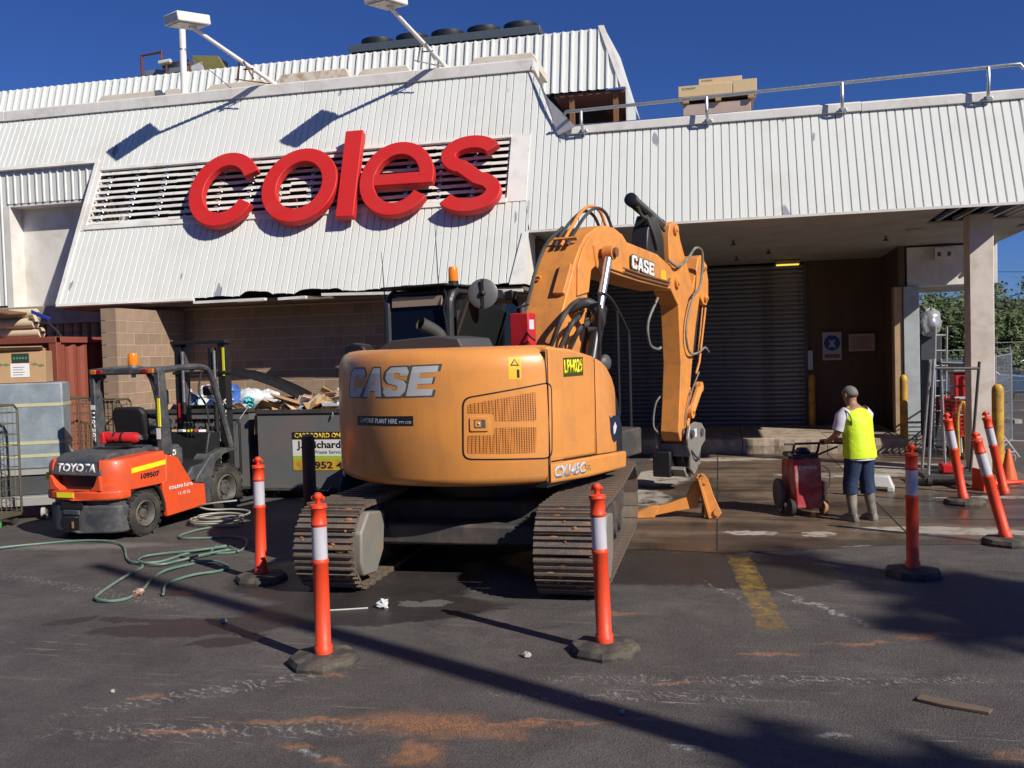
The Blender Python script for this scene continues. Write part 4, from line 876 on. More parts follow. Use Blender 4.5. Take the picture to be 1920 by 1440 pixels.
# ------------------------------------------------------------ ripper attachment on the slab
rp = thing('ripper_tine', 'loose orange ripper tine lying on the wet concrete under the boom', 'ripper', (-.28, 11.72, .004), rz=8)
g = G(); g.prism([(-.82, .0), (-.60, .02), (-.30, .08), (-.02, .12), (.04, .42), (-.06, .46), (-.16, .26), (-.34, .19), (-.62, .12), (-.82, .04)], (0, 0, 0), X, Z, Y, -.04, .04); g.build('shank', EXO2, rp, bevel=.01)
g = G(); g.prism([(-.86, .0), (-.56, .005), (-.50, .15), (-.60, .15), (-.84, .05)], (0, 0, 0), X, Z, Y, -.06, .06); g.build('tooth', EXO2, rp, bevel=.01)
g = G(); g.box((.05, 0, .25), (.035, .34, .50), ry=-14); g.build('head_plate', EXO2, rp, bevel=.006)
for y in (-.13, .13):
    g = G(); g.prism([(-.02, .02), (.14, .0), (.20, .07), (.16, .16), (.1, .30), (.06, .44), (.02, .52), (-.06, .52), (-.08, .44), (.0, .2)], (.06, y, 0), X, Z, Y, -.014, .014); g.build('lug', EXO2, rp, bevel=.006)
for x, z in ((.20, .08), (.06, .48)):
    g = G(); g.cyl((x, -.17, z), (x, .17, z), .045, n=16); g.build('pin', EXO2, rp)
g = G(); g.tube([(.20, 0, .08), (.07, 0, .46)], .045, 12); g.build('spacer_tube', EXO2, rp)
# ------------------------------------------------------------ forklift
FKO = M('forklift_orange', (.76, .085, .02), .42, var=.08, dirt=(.40, .08, .04), da=.5, ds=5, coat=.1, streak=.45)
FKG = M('forklift_grey', (.055, .062, .075), .5, .1, var=.15, dirt=(.17, .15, .125), da=.65, ds=5, streak=.4)
FKB = M('forklift_black', (.014, .014, .015), .55, var=.2)
RIM = M('wheel_rim', (.10, .095, .09), .6, .3, dirt=(.24, .2, .16), da=.6)
TAILR = M('tail_red', (.30, .01, .01), .25); TAILA = M('tail_amber', (.6, .16, .02), .25)
WHT = MATS['decal_white']
fk = thing('forklift', 'orange and grey forklift truck parked in front of the general waste bin', 'forklift', (-7.55, 10.15, 0), rz=-8)
def fpart(name, mat, bevel=.015, parent=None): return lambda g: g.build(name, mat, parent or fk, bevel=bevel)
def plan(g, poly, z0, z1): g.prism(poly, (0, 0, 0), X, Y, Z, z0, z1); return g
def mir(p): return p+[(-x, y) for x, y in reversed(p)]
# lower counterweight, with the tow recess
low = mir([(0, -.50), (.30, -.49), (.46, -.44), (.55, -.36), (.575, -.24)])
g = plan(G(), low, .10, .44); g.build('lower_counterweight', FKG, fk, bevel=.03, seg=3)
low2 = mir([(0, -.46), (.28, -.45), (.44, -.40), (.52, -.33), (.55, -.22)]); g = plan(G(), low2, .43, .50); g.build('counterweight_step', FKG, fk, bevel=.01)
g = G(); g.bb(-.22, .10, -.515, -.40, .40, .485); g.build('tow_recess', FKB, fk)
g = G(); g.prism([(-.20, .14), (.03, .14), (.03, .285), (-.24, .285), (-.25, .24)], (0, -.503, 0), X, Z, Y, -.002, .05); g.build('tow_socket', FKB, fk)
g = G(); g.box((-.08, -.50, .35), (.25, .03, .06)); g.build('tow_pocket_lip', FKG, fk, bevel=.01); g = G(); g.cyl((-.06, -.515, .16), (-.06, -.515, .24), .015, n=8); g.build('tow_pin', RUST, fk)
band = mir([(0, -.54), (.32, -.53), (.48, -.47), (.57, -.37), (.60, -.22)]); g = plan(G(), band, .50, .62); g.build('rear_band', FKO, fk, bevel=.03, seg=3)
for s in (1, -1):
    horn = [(.36, -.50), (.46, -.465), (.55, -.37), (.60, -.22), (.60, .38), (.40, .38)]
    g = G(); vs_ = []
    for z, k in ((.60, 1), (.80, 1.0), (.93, .985), (.985, .94)): vs_ += [(s*x*k, y*k if y < 0 else y, z+(.03 if y > 0 and z > .9 else 0)) for x, y in horn]
    n_ = len(horn); fs = [(j*n_+i, j*n_+(i+1) % n_, (j+1)*n_+(i+1) % n_, (j+1)*n_+i) for j in range(3) for i in range(n_)]+[tuple(range(n_)), tuple(3*n_+i for i in range(n_))]
    g.add(vs_, fs); g.build('rear_corner', FKO, fk, bevel=.012)
g = G(); g.prism([(-.40, .62), (.40, .62), (.40, .80), (-.40, .80)], (0, -.40, 0), X, Z, Y, -.02, .3); g.build('vent_cavity', FKB, fk)
for s in (1, -1):
    g = G(); g.prism([(s*.40, .62), (s*.22, .62), (s*.30, .68), (s*.36, .80), (s*.40, .80)], (0, -.42, 0), X, Z, Y, -.10, .2); g.build('vent_cheek', FKO, fk, bevel=.008)
g = G(); vs_ = [(-.41, -.51, .795), (.41, -.51, .795), (.40, -.45, .98), (-.40, -.45, .98), (-.37, -.30, 1.05), (.37, -.30, 1.05), (-.41, .0, .795), (.41, .0, .795), (-.37, .45, 1.08), (.37, .45, 1.08), (-.41, .45, .795), (.41, .45, .795)]
g.add(vs_, [(0, 1, 2, 3), (3, 2, 5, 4), (4, 5, 9, 8), (8, 9, 11, 10), (0, 3, 4, 8, 10, 6), (1, 7, 11, 9, 5, 2), (0, 6, 7, 1), (6, 10, 11, 7)])
hood = g.build('hood', FKG, fk, bevel=.02)
text('TOYOTA', .135, WHT, hood, (0, -.483, .885), X, Vector((0, .31, .95)), Vector((0, -.95, .31)), .003, bold=.006, wfit=.62)
g = G(); g.prism([(.15, .12), (1.14, .16), (1.20, .46), (1.02, .50), (.84, .54), (.58, .92), (.38, .99), (.0, .99), (.0, .66), (.18, .62), (.30, .5), (.34, .3), (.36, .16)], (0, 0, 0), Y, Z, X, .545, .602)
# right flank with its wheel arch
for s in (1, -1):
    g = G(); g.prism([(.36, .17), (1.14, .20), (1.20, .47), (1.02, .50), (.86, .53), (.60, .90), (.38, .965), (.36, .64), (.30, .62), (.30, .50), (.35, .34)], (0, 0, 0), Y, Z, X, s*.54, s*.605)
    o = g.build('flank_panel', FKO, fk, bevel=.012)
    if s == 1: flank = o
    g = G(); g.tube(bez([(s*.57, -.26, .44), (s*.57, -.22, .56), (s*.57, 0, .635), (s*.57, .22, .58), (s*.57, .32, .42), (s*.57, .34, .25)], 4), .02, 6); g.build('arch_edge', FKB, fk)
g = G(); g.bb(-.54, .54, -.25, 1.25, .28, .80); g.build('chassis', FKB, fk)
g = G(); g.bb(-.54, .54, .36, .78, .78, 1.02); g.bb(-.52, .52, .3, .75, 1.0, 1.06); g.build('seat_deck', FKG, fk, bevel=.03)
g = G(); g.box((.57, -.0, .80), (.068, .001, .001))
fl_ = flank
def side_text(s, size, y, z, mat, w, bold=.0, tilt=0, x=.607): return text(s, size, mat, fk, (x, y, z), Vector((0, 1, tilt)), Z, X, .002, bold=bold, wfit=w)
text('109507', .085, FKB, fk, (.603, .08, .74), Y, Z, X, .002, wfit=.32, bold=.003)
text('coates', .085, WHT, fk, (.607, .54, .53), Y, Z, X, .002, wfit=.26, bold=.0015); text('hire', .085, WHT, fk, (.607, .77, .53), Y, Z, X, .002, wfit=.16)
text('13 15 52', .055, WHT, fk, (.607, .68, .43), Y, Z, X, .002, wfit=.22)
text('30', .11, WHT, fk, (.545, .56, .955), Y, Z, X, .002, wfit=.15, bold=.004)
def tape(c, d, rz=0, name='reflective_tape'): g = G(); g.box(c, d, rz=rz); return g.build(name, FLUO, fk)
g = G(); g.add([(.604, -.22, .80), (.604, .37, .84), (.604, .37, .90), (.604, -.22, .86), (.60, -.22, .80), (.60, .37, .84), (.60, .37, .90), (.60, -.22, .86)], [(0, 1, 2, 3), (4, 7, 6, 5), (0, 4, 5, 1), (3, 2, 6, 7), (0, 3, 7, 4), (1, 5, 6, 2)]); g.build('reflective_tape', FLUO, fk)
g = G(); g.box((-.13, -.5425, .565), (.26, .008, .06)); g.build('reflective_tape', FLUO, fk)
g = G(); g.box((-.555, -.375, .77), (.01, .06, .09), rz=-40); g.build('reflective_tape', FLUO, fk)
# front fender, floor, dash
for s in (1, -1):
    g = G(); g.prism([(1.10, .20), (1.22, .22), (1.24, .55), (1.34, .74), (1.52, .84), (1.80, .86), (1.80, .90), (1.50, .92), (1.25, .86), (.95, .60), (.92, .52), (1.08, .50)], (0, 0, 0), Y, Z, X, s*.34, s*.61); g.build('front_fender', FKG, fk, bevel=.015)
    g = G(); g.prism([(.78, .62), (.84, .56), (1.1, .54), (1.2, .64), (1.15, .76), (.9, .74)], (0, 0, 0), Y, Z, X, s*.35, s*.58); g.build('step', FKG, fk, bevel=.015)
g = G(); g.bb(-.5, .5, .8, 1.35, .60, .66); g.build('floor_plate', M('dusty_floor', (.20, .175, .14), .8), fk)
g = G(); g.prism([(1.22, .62), (1.58, .62), (1.58, 1.14), (1.36, 1.16), (1.30, .95)], (0, 0, 0), Y, Z, X, -.50, .50); dash = g.build('dashboard', FKB, fk, bevel=.02)
for x, c_ in ((.1, FLUO), (.2, MATS['red_paint']), (-.05, WHT), (.28, WHT), (-.2, TIMBER)):
    g = G(); g.box((x, 1.47, 1.165), (.10, .07, .03), rz=x*200); g.build('dash_clutter', c_, dash)
sw = thing('steering_column', None, None); sw.parent = fk
g = G(); g.cyl((-.10, 1.30, .8), (-.10, 1.08, 1.24), .05, .04, n=12); g.lathe([(.06, 0), (.09, .3), (.05, 1)], (-.10, 1.12, 1.14), (0, -.05, .12), 12); g.build('column', FKB, sw)
ring = [Vector((-.10, 1.07, 1.27))+Vector((math.cos(a)*.165, math.sin(a)*.165*.87, math.sin(a)*.165*.5)) for a in [2*math.pi*i/28 for i in range(28)]]
g = G(); g.tube(ring, .015, 8, closed=True); g.build('steering_wheel', FKB, sw)
g = G(); g.tube([ring[0], (-.10, 1.07, 1.25), ring[14]], .012, 6); g.tube([ring[21], (-.10, 1.07, 1.25)], .012, 6); g.build('spoke', FKB, sw)
for x in (.16, .22, .28):
    g = G(); g.tube([(x, 1.33, 1.1), (x, 1.28, 1.28)], .009, 6); g.sph((x, 1.28, 1.29), .02, 8, 6); g.build('lever', FKB, fk)
# seat
seat = thing('seat', None, None); seat.parent = fk
g = G(); g.box((0, .72, 1.13), (.46, .46, .14)); g.build('cushion', FKB, seat, bevel=.05, seg=3)
g = G(); g.prism([(-.25, 0), (.25, 0), (.27, .38), (.20, .46), (-.20, .46), (-.27, .38)], (0, .50, 1.12), X, Vector((0, -.17, .98)), Y, -.06, .05); g.build('backrest', FKB, seat, bevel=.04, seg=3)
for s in (1, -1):
    g = G(); g.tube(bez([(s*.27, .47, 1.45), (s*.31, .62, 1.40), (s*.31, .72, 1.28), (s*.30, .62, 1.18), (s*.27, .52, 1.18)], 5), .028, 8); g.build('hip_restraint', FKB, seat)
# wheels
def wheel(name, x, y, r, w, treads):
    t = thing(name, None, None); t.parent = fk; t.location = (x, y, r)
    s = 1 if x > 0 else -1
    g = G(); g.lathe([(r*.62, -.5), (r*.86, -.52), (r*.96, -.46), (r, -.36), (r, .36), (r*.96, .46), (r*.86, .52), (r*.62, .5)], (0, 0, 0), (w, 0, 0), 40, False); g.build('tyre', RUBBER, t, ang=50)
    for i in range(treads):
        a = 2*math.pi*i/treads; sg2 = G()
        for q in (-1, 1):
            sg2.box((q*w*.28, math.sin(a+q*.10)*r*1.0, math.cos(a+q*.10)*r*1.0), (w*.46, r*.16, r*.07), rx=-math.degrees(a+q*.10))
        sg2.build('tread_lug', RUBBER, t, smooth=False)
    g = G(); g.lathe([(r*.60, 0), (r*.60, .9), (r*.55, 1.0), (r*.46, .72), (r*.40, .35), (r*.22, .35), (r*.20, .6), (r*.14, .65), (.01, .65)], (s*w*.02, 0, 0), (s*w*.5, 0, 0), 28); g.build('rim', RIM, t)
    for i in range(6):
        a = i*math.pi/3; g = G(); g.cyl((s*w*.2, math.cos(a)*r*.31, math.sin(a)*r*.31), (s*w*.28, math.cos(a)*r*.31, math.sin(a)*r*.31), r*.045, n=6); g.build('wheel_nut', STEEL_D, t)
for s in (1, -1):
    wheel('rear_wheel', s*.50, 0, .275, .19, 22); wheel('front_wheel', s*.50, 1.55, .345, .23, 20)
# overhead guard
og = thing('overhead_guard', None, None); og.parent = fk
def bar(pts, w, t_, name='guard_post', mat=FKG, n=4): 
    g = G(); g.tube(pts, w, 4); return g.build(name, mat, og, bevel=.008)
for s in (1, -1):
    g = G(); g.prism([(.36, .95), (.56, .95), (.50, 1.5), (.47, 2.02), (.34, 2.02), (.35, 1.5)], (0, 0, 0), Y, Z, X, s*.49, s*.57); rp_ = g.build('rear_post', FKG, og, bevel=.012)
    if s == -1: text('1109507', .07, WHT, og, (-.53, .345, 1.32), Vector((0, 0, -1)), X, -Y, .003, wfit=.40, bold=.004); g = G(); g.box((-.53, .347, 1.57), (.07, .006, .06)); g.build('label', WHT, og)
    if s == 1:
        g = G(); g.box((.55, .35, 1.50), (.035, .02, .36)); g.build('reflective_tape', FLUO, og)
        for i in range(5): g = G(); g.box((.53, .346, 1.74+i*.028), (.05, .008, .012)); g.build('vent_slot', FKB, og)
        g = G(); g.box((.53, .348, 1.23), (.06, .006, .14)); g.build('label', WHT, og)
    p = bez([(s*.53, .36, 2.03), (s*.53, .8, 2.06), (s*.53, 1.18, 2.06), (s*.52, 1.36, 2.0), (s*.52, 1.48, 1.8), (s*.54, 1.60, 1.4), (s*.56, 1.74, .92)], 5)
    g = G(); g.tube(p, .042, 8); g.build('front_pillar', FKG, og)
g = G(); g.bb(-.57, .57, .33, .45, 1.99, 2.075); g.build('rear_header', FKG, og, bevel=.02)
g = G(); g.bb(-.5, .5, 1.18, 1.24, 2.02, 2.08); g.build('front_header', FKG, og, bevel=.01)
for i in range(6): g = G(); x = -.4+i*.16; g.bb(x-.012, x+.012, .42, 1.2, 2.04, 2.08); g.build('roof_bar', FKG, og)
for s in (1, -1):
    g = G(); g.tube(bez([(s*.50, .40, 1.70), (s*.47, .40, 1.88), (s*.36, .40, 1.98)], 4), .03, 6); g.build('corner_gusset', FKG, og)
    for dx, m_ in ((-.05, TAILR if s > 0 else TAILA), (.05, TAILA if s > 0 else TAILR)):
        g = G(); g.box((s*.42+dx, .322, 2.03), (.09, .03, .06)); g.build('tail_lamp', m_, og, bevel=.01)
g = G(); g.lathe([(.05, 0), (.06, .2), (.06, 1)], (.12, .40, 2.07), (0, 0, .05), 18); g.build('beacon_base', GALV, og)
g = G(); g.lathe([(.062, 0), (.066, .1), (.062, .85), (.05, 1)], (.12, .40, 2.11), (0, 0, .155), 20); g.build('beacon', AMBER, og)
g = G(); g.cyl((.12, .40, 2.0), (.12, .40, 1.95), .03, n=10); g.build('alarm', GALV, og)
g = G(); g.prism(rr_([(-.06, 0), (.06, 0), (.06, .20), (-.06, .20)], r=.03), (.40, .62, 1.58), X, Z, Y, 0, .02); g.build('mirror', BLACK, og)
g = G(); g.tube(bez([(.43, .62, 1.78), (.46, .60, 1.6), (.47, .58, 1.3), (.50, .5, 1.1)], 5), .012, 6); g.build('mirror_cable', BLACK, og)
# mast
mast = thing('mast', None, None); mast.parent = fk
for s in (1, -1):
    g = G(); g.prism([(0, 0), (.11, 0), (.11, .03), (.03, .03), (.03, .11), (.11, .11), (.11, .14), (0, .14)], (s*.44, 1.82, 0), X*(-s), Y, Z, .10, 2.40); o = g.build('outer_rail', FKB, mast)
    g = G(); g.prism([(0, 0), (.07, 0), (.07, .10), (0, .10)], (s*.36, 1.86, 0), X*(-s), Y, Z, .12, 2.34); g.build('inner_rail', STEEL_D, mast)
    g = G(); g.cyl((s*.28, 1.80, .2), (s*.28, 1.80, 1.55), .035, n=12); g.build('lift_cylinder', FKB, mast)
    g = G(); g.cyl((s*.28, 1.80, 1.55), (s*.28, 1.80, 2.28), .022, n=12); g.build('lift_rod', CHROME, mast)
    g = G(); g.cyl((s*.22, 1.52, .75), (s*.36, 1.82, .95), .04, n=10); g.build('tilt_cylinder', FKB, mast)
for z, h in ((2.38, .05), (1.95, .04), (1.45, .05), (.5, .10)):
    g = G(); g.bb(-.47, .47, 1.80, 1.93, z, z+h); g.build('cross_member', FKB, mast, bevel=.006)
g = G(); g.cyl((.20, 1.86, 2.0), (.20, 1.86, 2.32), .06, n=14); g.build('chain_roller', FKB, mast)
g = G(); g.bb(.442, .448, 1.815, 1.85, 1.85, 2.34); g.bb(.40, .44, 1.812, 1.818, 1.88, 2.30)
g = G(); g.box((.425, 1.815, 2.12), (.035, .008, .40)); g.build('reflective_tape', FLUO, mast)
text('TOYOTA', .07, WHT, mast, (.415, 1.816, 1.38), Z, -X, -Y, .003, wfit=.42, bold=.005)
g = G(); g.box((-.36, 1.80, 1.38), (.05, .02, .3)); g.build('red_label', MATS['red_paint'], mast)
g = G(); g.tube(bez([(.05, 1.80, 2.0), (.02, 1.76, 1.7), (.12, 1.78, 1.5), (.15, 1.8, 1.2)], 5), .014, 6); g.build('hose', HOSE, mast)
g = G(); g.box((.30, 1.62, 1.72), (.13, .12, .14)); g.build('work_lamp', BLACK, mast, bevel=.03)
car = thing('fork_carriage', None, None); car.parent = fk
g = G(); g.bb(-.5, .5, 1.99, 2.04, .12, .22); g.bb(-.5, .5, 1.99, 2.04, .48, .58); g.build('carriage_bar', FKB, car)
g = G(); g.tube([(-.5, 2.02, .5), (-.5, 2.02, 1.22), (-.46, 2.02, 1.27), (.46, 2.02, 1.27), (.5, 2.02, 1.22), (.5, 2.02, .5)], .018, 6); g.build('load_backrest', FKB, car)
for x in (-.3, -.1, .1, .3): g = G(); g.tube([(x, 2.02, .55), (x, 2.02, 1.27)], .011, 6); g.build('backrest_bar', FKB, car)
for x in (-.28, .28): g = G(); g.bb(x-.055, x+.055, 2.04, 2.09, .05, .6); g.add([(x-.055, 2.09, .05), (x+.055, 2.09, .05), (x+.04, 3.0, .05), (x-.04, 3.0, .05), (x-.055, 2.09, .09), (x+.055, 2.09, .09), (x+.04, 3.0, .06), (x-.04, 3.0, .06)], [(3, 2, 1, 0), (4, 5, 6, 7), (0, 1, 5, 4), (1, 2, 6, 5), (2, 3, 7, 6), (3, 0, 4, 7)]); g.build('fork_tine', STEEL_D, car)
# fire extinguisher strapped on the hood
def fkp(x, y, z):
    a = R(-8); return (-7.55+x*math.cos(a)-y*math.sin(a), 10.15+x*math.sin(a)+y*math.cos(a), z)
fe = thing('fire_extinguisher', 'red fire extinguisher lying strapped on the forklift hood', 'extinguisher', fkp(.18, .05, 1.14), rz=-8+8)
g = G(); g.lathe([(.03, 0), (.062, .03), (.065, .08), (.065, .9), (.05, .97), (.025, 1)], (-.16, 0, .065), (.42, .03, 0), 20); g.build('cylinder', MATS['red_paint'], fe)
g = G(); g.lathe([(.0655, 0), (.0655, 1)], (.06, .018, .065), (.12, .008, 0), 20); g.build('label', M('pink_label', (.55, .15, .17), .5), fe)
g = G(); g.cyl((.26, .03, .065), (.30, .033, .065), .03, n=12); g.build('neck', GALV, fe); g = G(); g.box((.33, .035, .08), (.10, .03, .05)); g.build('handle', BLACK, fe, bevel=.008)
g = G(); g.box((-.19, -.02, .07), (.06, .15, .14)); g.build('end_box', MATS['red_paint'], fe, bevel=.01)
for x in (-.08, .03): g = G(); g.lathe([(.069, 0), (.069, 1)], (x, .01, .065), (.03, .002, 0), 20, cap=False); g.build('strap', BLACK, fe)
g = G(); g.box((0, 0, -.02), (.34, .13, .04)); g.build('cradle', BLACK, fe)
# ------------------------------------------------------------ waste bins
BING = M('bin_grey', (.135, .145, .15), .55, .05, var=.08, vs_=3, dirt=(.24, .14, .10), da=.45, ds=1.4)
BIND = M('bin_dark', (.045, .045, .045), .6, dirt=(.14, .1, .07), da=.4)
def skip(name, label, x0, x1, y0, y1, z0, z1):
    t = thing(name, label, 'bin', ((x0+x1)/2, y0, 0)); w = (x1-x0)/2; d = y1-y0; th = .03
    g = G(); g.bb(-w, w, 0, th, z0, z1); fr = g.build('front_panel', BING, t, smooth=False)
    g = G(); g.bb(-w, w, d-th, d, z0, z1+.1); g.build('back_panel', BING, t, smooth=False)
    for s in (-1, 1): g = G(); g.bb(s*w-(th if s > 0 else 0), s*w+(0 if s > 0 else th), th, d-th, z0, z1); g.build('side_panel', BING, t, smooth=False)
    g = G(); g.bb(-w, w, 0, d, z0-.04, z0); g.build('floor', BIND, t, smooth=False)
    for a in ((-w-.02, w+.02, -.025, .0), (-w-.02, w+.02, d, d+.025)): g = G(); g.bb(*a, z1-.055, z1+.005); g.build('rim', BIND, t)
    for s in (-1, 1): g = G(); g.bb(min(s*w, s*(w+.03)), max(s*w, s*(w+.03)), 0, d, z1-.055, z1+.004); g.build('rim', BIND, t)
    for s in (-1, 1):
        g = G(); g.bb(min(s*w, s*(w+.10)), max(s*w, s*(w+.10)), .15, .45, .72, .92); g.build('lift_pocket', BING, t); g = G(); g.bb(min(s*(w+.02), s*(w+.09)), max(s*(w+.02), s*(w+.09)), .145, .15, .745, .895); g.build('pocket_mouth', DARK, t)
    for x in (-w+.2, w-.2):
        for y in (.15, d-.15):
            c_ = thing('castor', None, None); c_.parent = t; c_.location = (x, y, 0)
            g = G(); g.cyl((-.025, 0, .075), (.025, 0, .075), .075, n=16); g.build('wheel', RUBBER, c_)
            g = G(); g.prism([(-.03, .16), (.05, .16), (.03, .06), (-.02, .06)], (0, 0, 0), Y, Z, X, -.045, .045); g.build('fork', GALV, c_)
    g = G(); g.tube([(-.2, -.02, .2), (-.17, -.06, .14), (.0, -.06, .14), (.03, -.02, .2)], .012, 6); g.build('foot_bar', GALV, t)
    return t, fr, w, d
b2, f2, w2, d2 = skip('waste_bin', 'grey steel cardboard bin with yellow and white sign right behind the excavator', -6.9, -4.6, 12.85, 14.4, .17, 1.36)
b1, f1, w1, d1 = skip('waste_bin', 'grey steel general waste bin with open black lid behind the forklift mast', -8.95, -7.12, 13.0, 14.6, .17, 1.38)
SG_G = M('sign_green', (.03, .10, .04), .5); SG_LG = M('sign_lime', (.35, .50, .05), .5); SG_W = M('sign_white', (.72, .72, .70), .5); SG_O = M('sign_amber', (.62, .36, .03), .5, dirt=(.25, .17, .05), da=.8, ds=9)
def panel(parent, x0, x1, z0, z1, mat, y=-.004, name='sign_panel', th=.003): g = G(); g.bb(x0, x1, y-th, y, z0, z1); return g.build(name, mat, parent)
def ftext(s, size, mat, parent, x, z, w=None, bold=0, y=-.0075, name='lettering'): return text(s, size, mat, parent, (x, y, z), X, Z, -Y, .002, bold=bold, wfit=w, name=name)
x0 = -.58
panel(f2, x0, x0+.92, .905, 1.02, FKB); panel(f2, x0, x0+.92, .66, .905, SG_W); panel(f2, x0, x0+.92, .60, .66, SG_LG); panel(f2, x0, x0+.92, .44, .60, SG_O)
ftext('CARDBOARD ONLY', .10, M('sign_yellow', (.75, .50, .04), .5), f2, x0+.46, .963, .86, .004); ftext('J.J.Richards', .15, FKB, f2, x0+.47, .825, .78, .004); ftext('Waste Services', .075, FKB, f2, x0+.60, .715, .52, .0); ftext('3 952 4', .14, FKB, f2, x0+.50, .515, .6, .004)
x0 = -.36
panel(f1, x0, x0+.92, .66, .905, SG_W); panel(f1, x0, x0+.92, .60, .66, SG_LG); panel(f1, x0, x0+.92, .40, .60, SG_G)
ftext('J.J.Richards', .15, FKB, f1, x0+.47, .825, .78, .004); ftext('Waste Services', .075, FKB, f1, x0+.60, .715, .52, .0); ftext('1 325', .14, SG_W, f1, x0+.55, .50, .6, .004)
ftext('NO PARKING', .09, FKB, f1, -.02, 1.20, .66, .003); ftext('IN FRONT OF BINS.', .09, FKB, f1, -.02, 1.08, 1.05, .003)
g = G(); g.tube([(.10, -.03, 1.31), (.12, -.05, 1.27), (.10, -.05, 1.24), (.08, -.03, 1.27)], .008, 6, closed=True); g.build('ring', GALV, b2)
# black plastic lid thrown open, bowed
g = G(); n_ = 14; pts = []
for i in range(n_+1):
    t = i/n_; x = -.25+1.65*t; z = 2.0-.06*t-.46*t*t
    for y, dz in ((.95, -.06), (1.30, 0.0), (1.5, .0)): pts.append((x, y, z+dz))
fs = []
for i in range(n_):
    for j in range(2): fs.append((3*i+j, 3*i+3+j, 3*i+4+j, 3*i+1+j))
g.add(pts, fs); lid = g.build('lid', M('lid_plastic', (.016, .016, .017), .35, var=.3, vs_=4), b1)
lid.modifiers.new('s', 'SOLIDIFY').thickness = .02
g = G(); g.bb(-.85, -.25, .96, 1.5, 1.86, 1.90); g.build('lid', MATS['lid_plastic'], b1, bevel=.01)
# rubbish, each bag and sheet its own thing
BAG = {k: M('bag_'+k, c_, .25, var=.12, vs_=9, bump=.9, bs=14) for k, c_ in dict(white=(.72, .74, .76), blue=(.05, .13, .40), clear=(.60, .66, .68), cyan=(.10, .55, .60)).items()}
def crumple(g, amp, seed):
    rn = random.Random(seed); vv = []
    for p in g.v: vv.append(tuple(c_+rn.uniform(-amp, amp) for c_ in p))
    g.v = vv; return g
bags = [('white', -8.05, 13.5, 1.50, (.20, .2, .24), 'knotted white bag of rubbish against the open bin lid'), ('blue', -7.80, 13.7, 1.55, (.17, .17, .18), 'dark blue bag of rubbish in the middle of the heap'), ('blue', -7.62, 13.45, 1.47, (.15, .16, .15), 'small blue bag low on the rubbish heap'),
        ('clear', -7.42, 13.6, 1.50, (.24, .2, .16), 'clear plastic bag of rubbish with crushed film'), ('cyan', -7.34, 13.42, 1.45, (.07, .07, .07), 'tiny turquoise bag on the rubbish heap'), ('white', -7.22, 13.75, 1.50, (.26, .2, .13), 'flat white bag at the end of the rubbish heap'), ('white', -8.55, 13.55, 1.49, (.13, .14, .20), 'pale bag seen through the forklift mast')]
for i, (k, x, y, z, sc, lb) in enumerate(bags):
    g = crumple(G().sph((0, 0, 0), 1, 16, 12, sc), .034, i); tag(g.build('rubbish_bag', BAG[k], loc=(x, y, z), smooth=True, ang=80), lb, 'rubbish bag', 'bags heaped in the general waste bin')
g = G(); g.bb(-8.92, -7.22, 13.1, 14.5, 1.0, 1.30); tag(crumple(g, .03, 9).build('rubbish_fill', CARD), 'layer of flattened waste filling the general waste bin', 'rubbish', kind='stuff')
g = G(); g.bb(-6.98, -4.8, 12.9, 14.3, 1.0, 1.27); tag(crumple(g, .02, 9).build('cardboard_fill', CARD), 'layer of flattened boxes filling the cardboard bin', 'rubbish', kind='stuff')
rn = random.Random(5)
flats = [(-6.55, 13.25, 1.47, .55, .40, 18, -14, CARD, 'big flattened brown box with blue print leaning over the bin edge'), (-6.05, 13.3, 1.50, .45, .3, -12, 12, CARD, 'flattened brown box across the middle of the cardboard heap'), (-5.75, 13.05, 1.43, .30, .2, 5, 8, M('card_print', (.50, .54, .60), .6, var=.5, vs_=14), 'white and blue printed carton in the cardboard bin'),
         (-5.45, 13.35, 1.48, .22, .12, -22, 18, M('card_green', (.16, .50, .06), .5), 'green printed carton on the cardboard heap'), (-5.25, 13.3, 1.50, .22, .10, 8, -16, MATS['red_paint'], 'red and white carton beside the green one'), (-6.0, 13.6, 1.56, .35, .2, 30, -20, CARD, 'torn brown flap standing at the back of the cardboard heap'), (-6.9, 13.2, 1.40, .25, .3, -30, -25, CARD, 'brown flap folded over the left edge of the cardboard bin'), (-7.95, 13.25, 1.37, .5, .25, 5, 8, CARD, 'crushed brown box under the white bag')]
for i, (x, y, z, w, d, ry, rx, mt, lb) in enumerate(flats):
    g = G(); g.box((0, 0, 0), (w, d, .03), rx=rx, ry=ry, rz=rn.uniform(-30, 30)); g.box((w*.45, d*.2, .03), (w*.5, d*.5, .015), rx=rx+30, ry=ry-25, rz=20); tag(crumple(g, .012, i).build('cardboard_sheet', mt, loc=(x, y, z), smooth=False), lb, 'cardboard', 'cardboard in the bins')
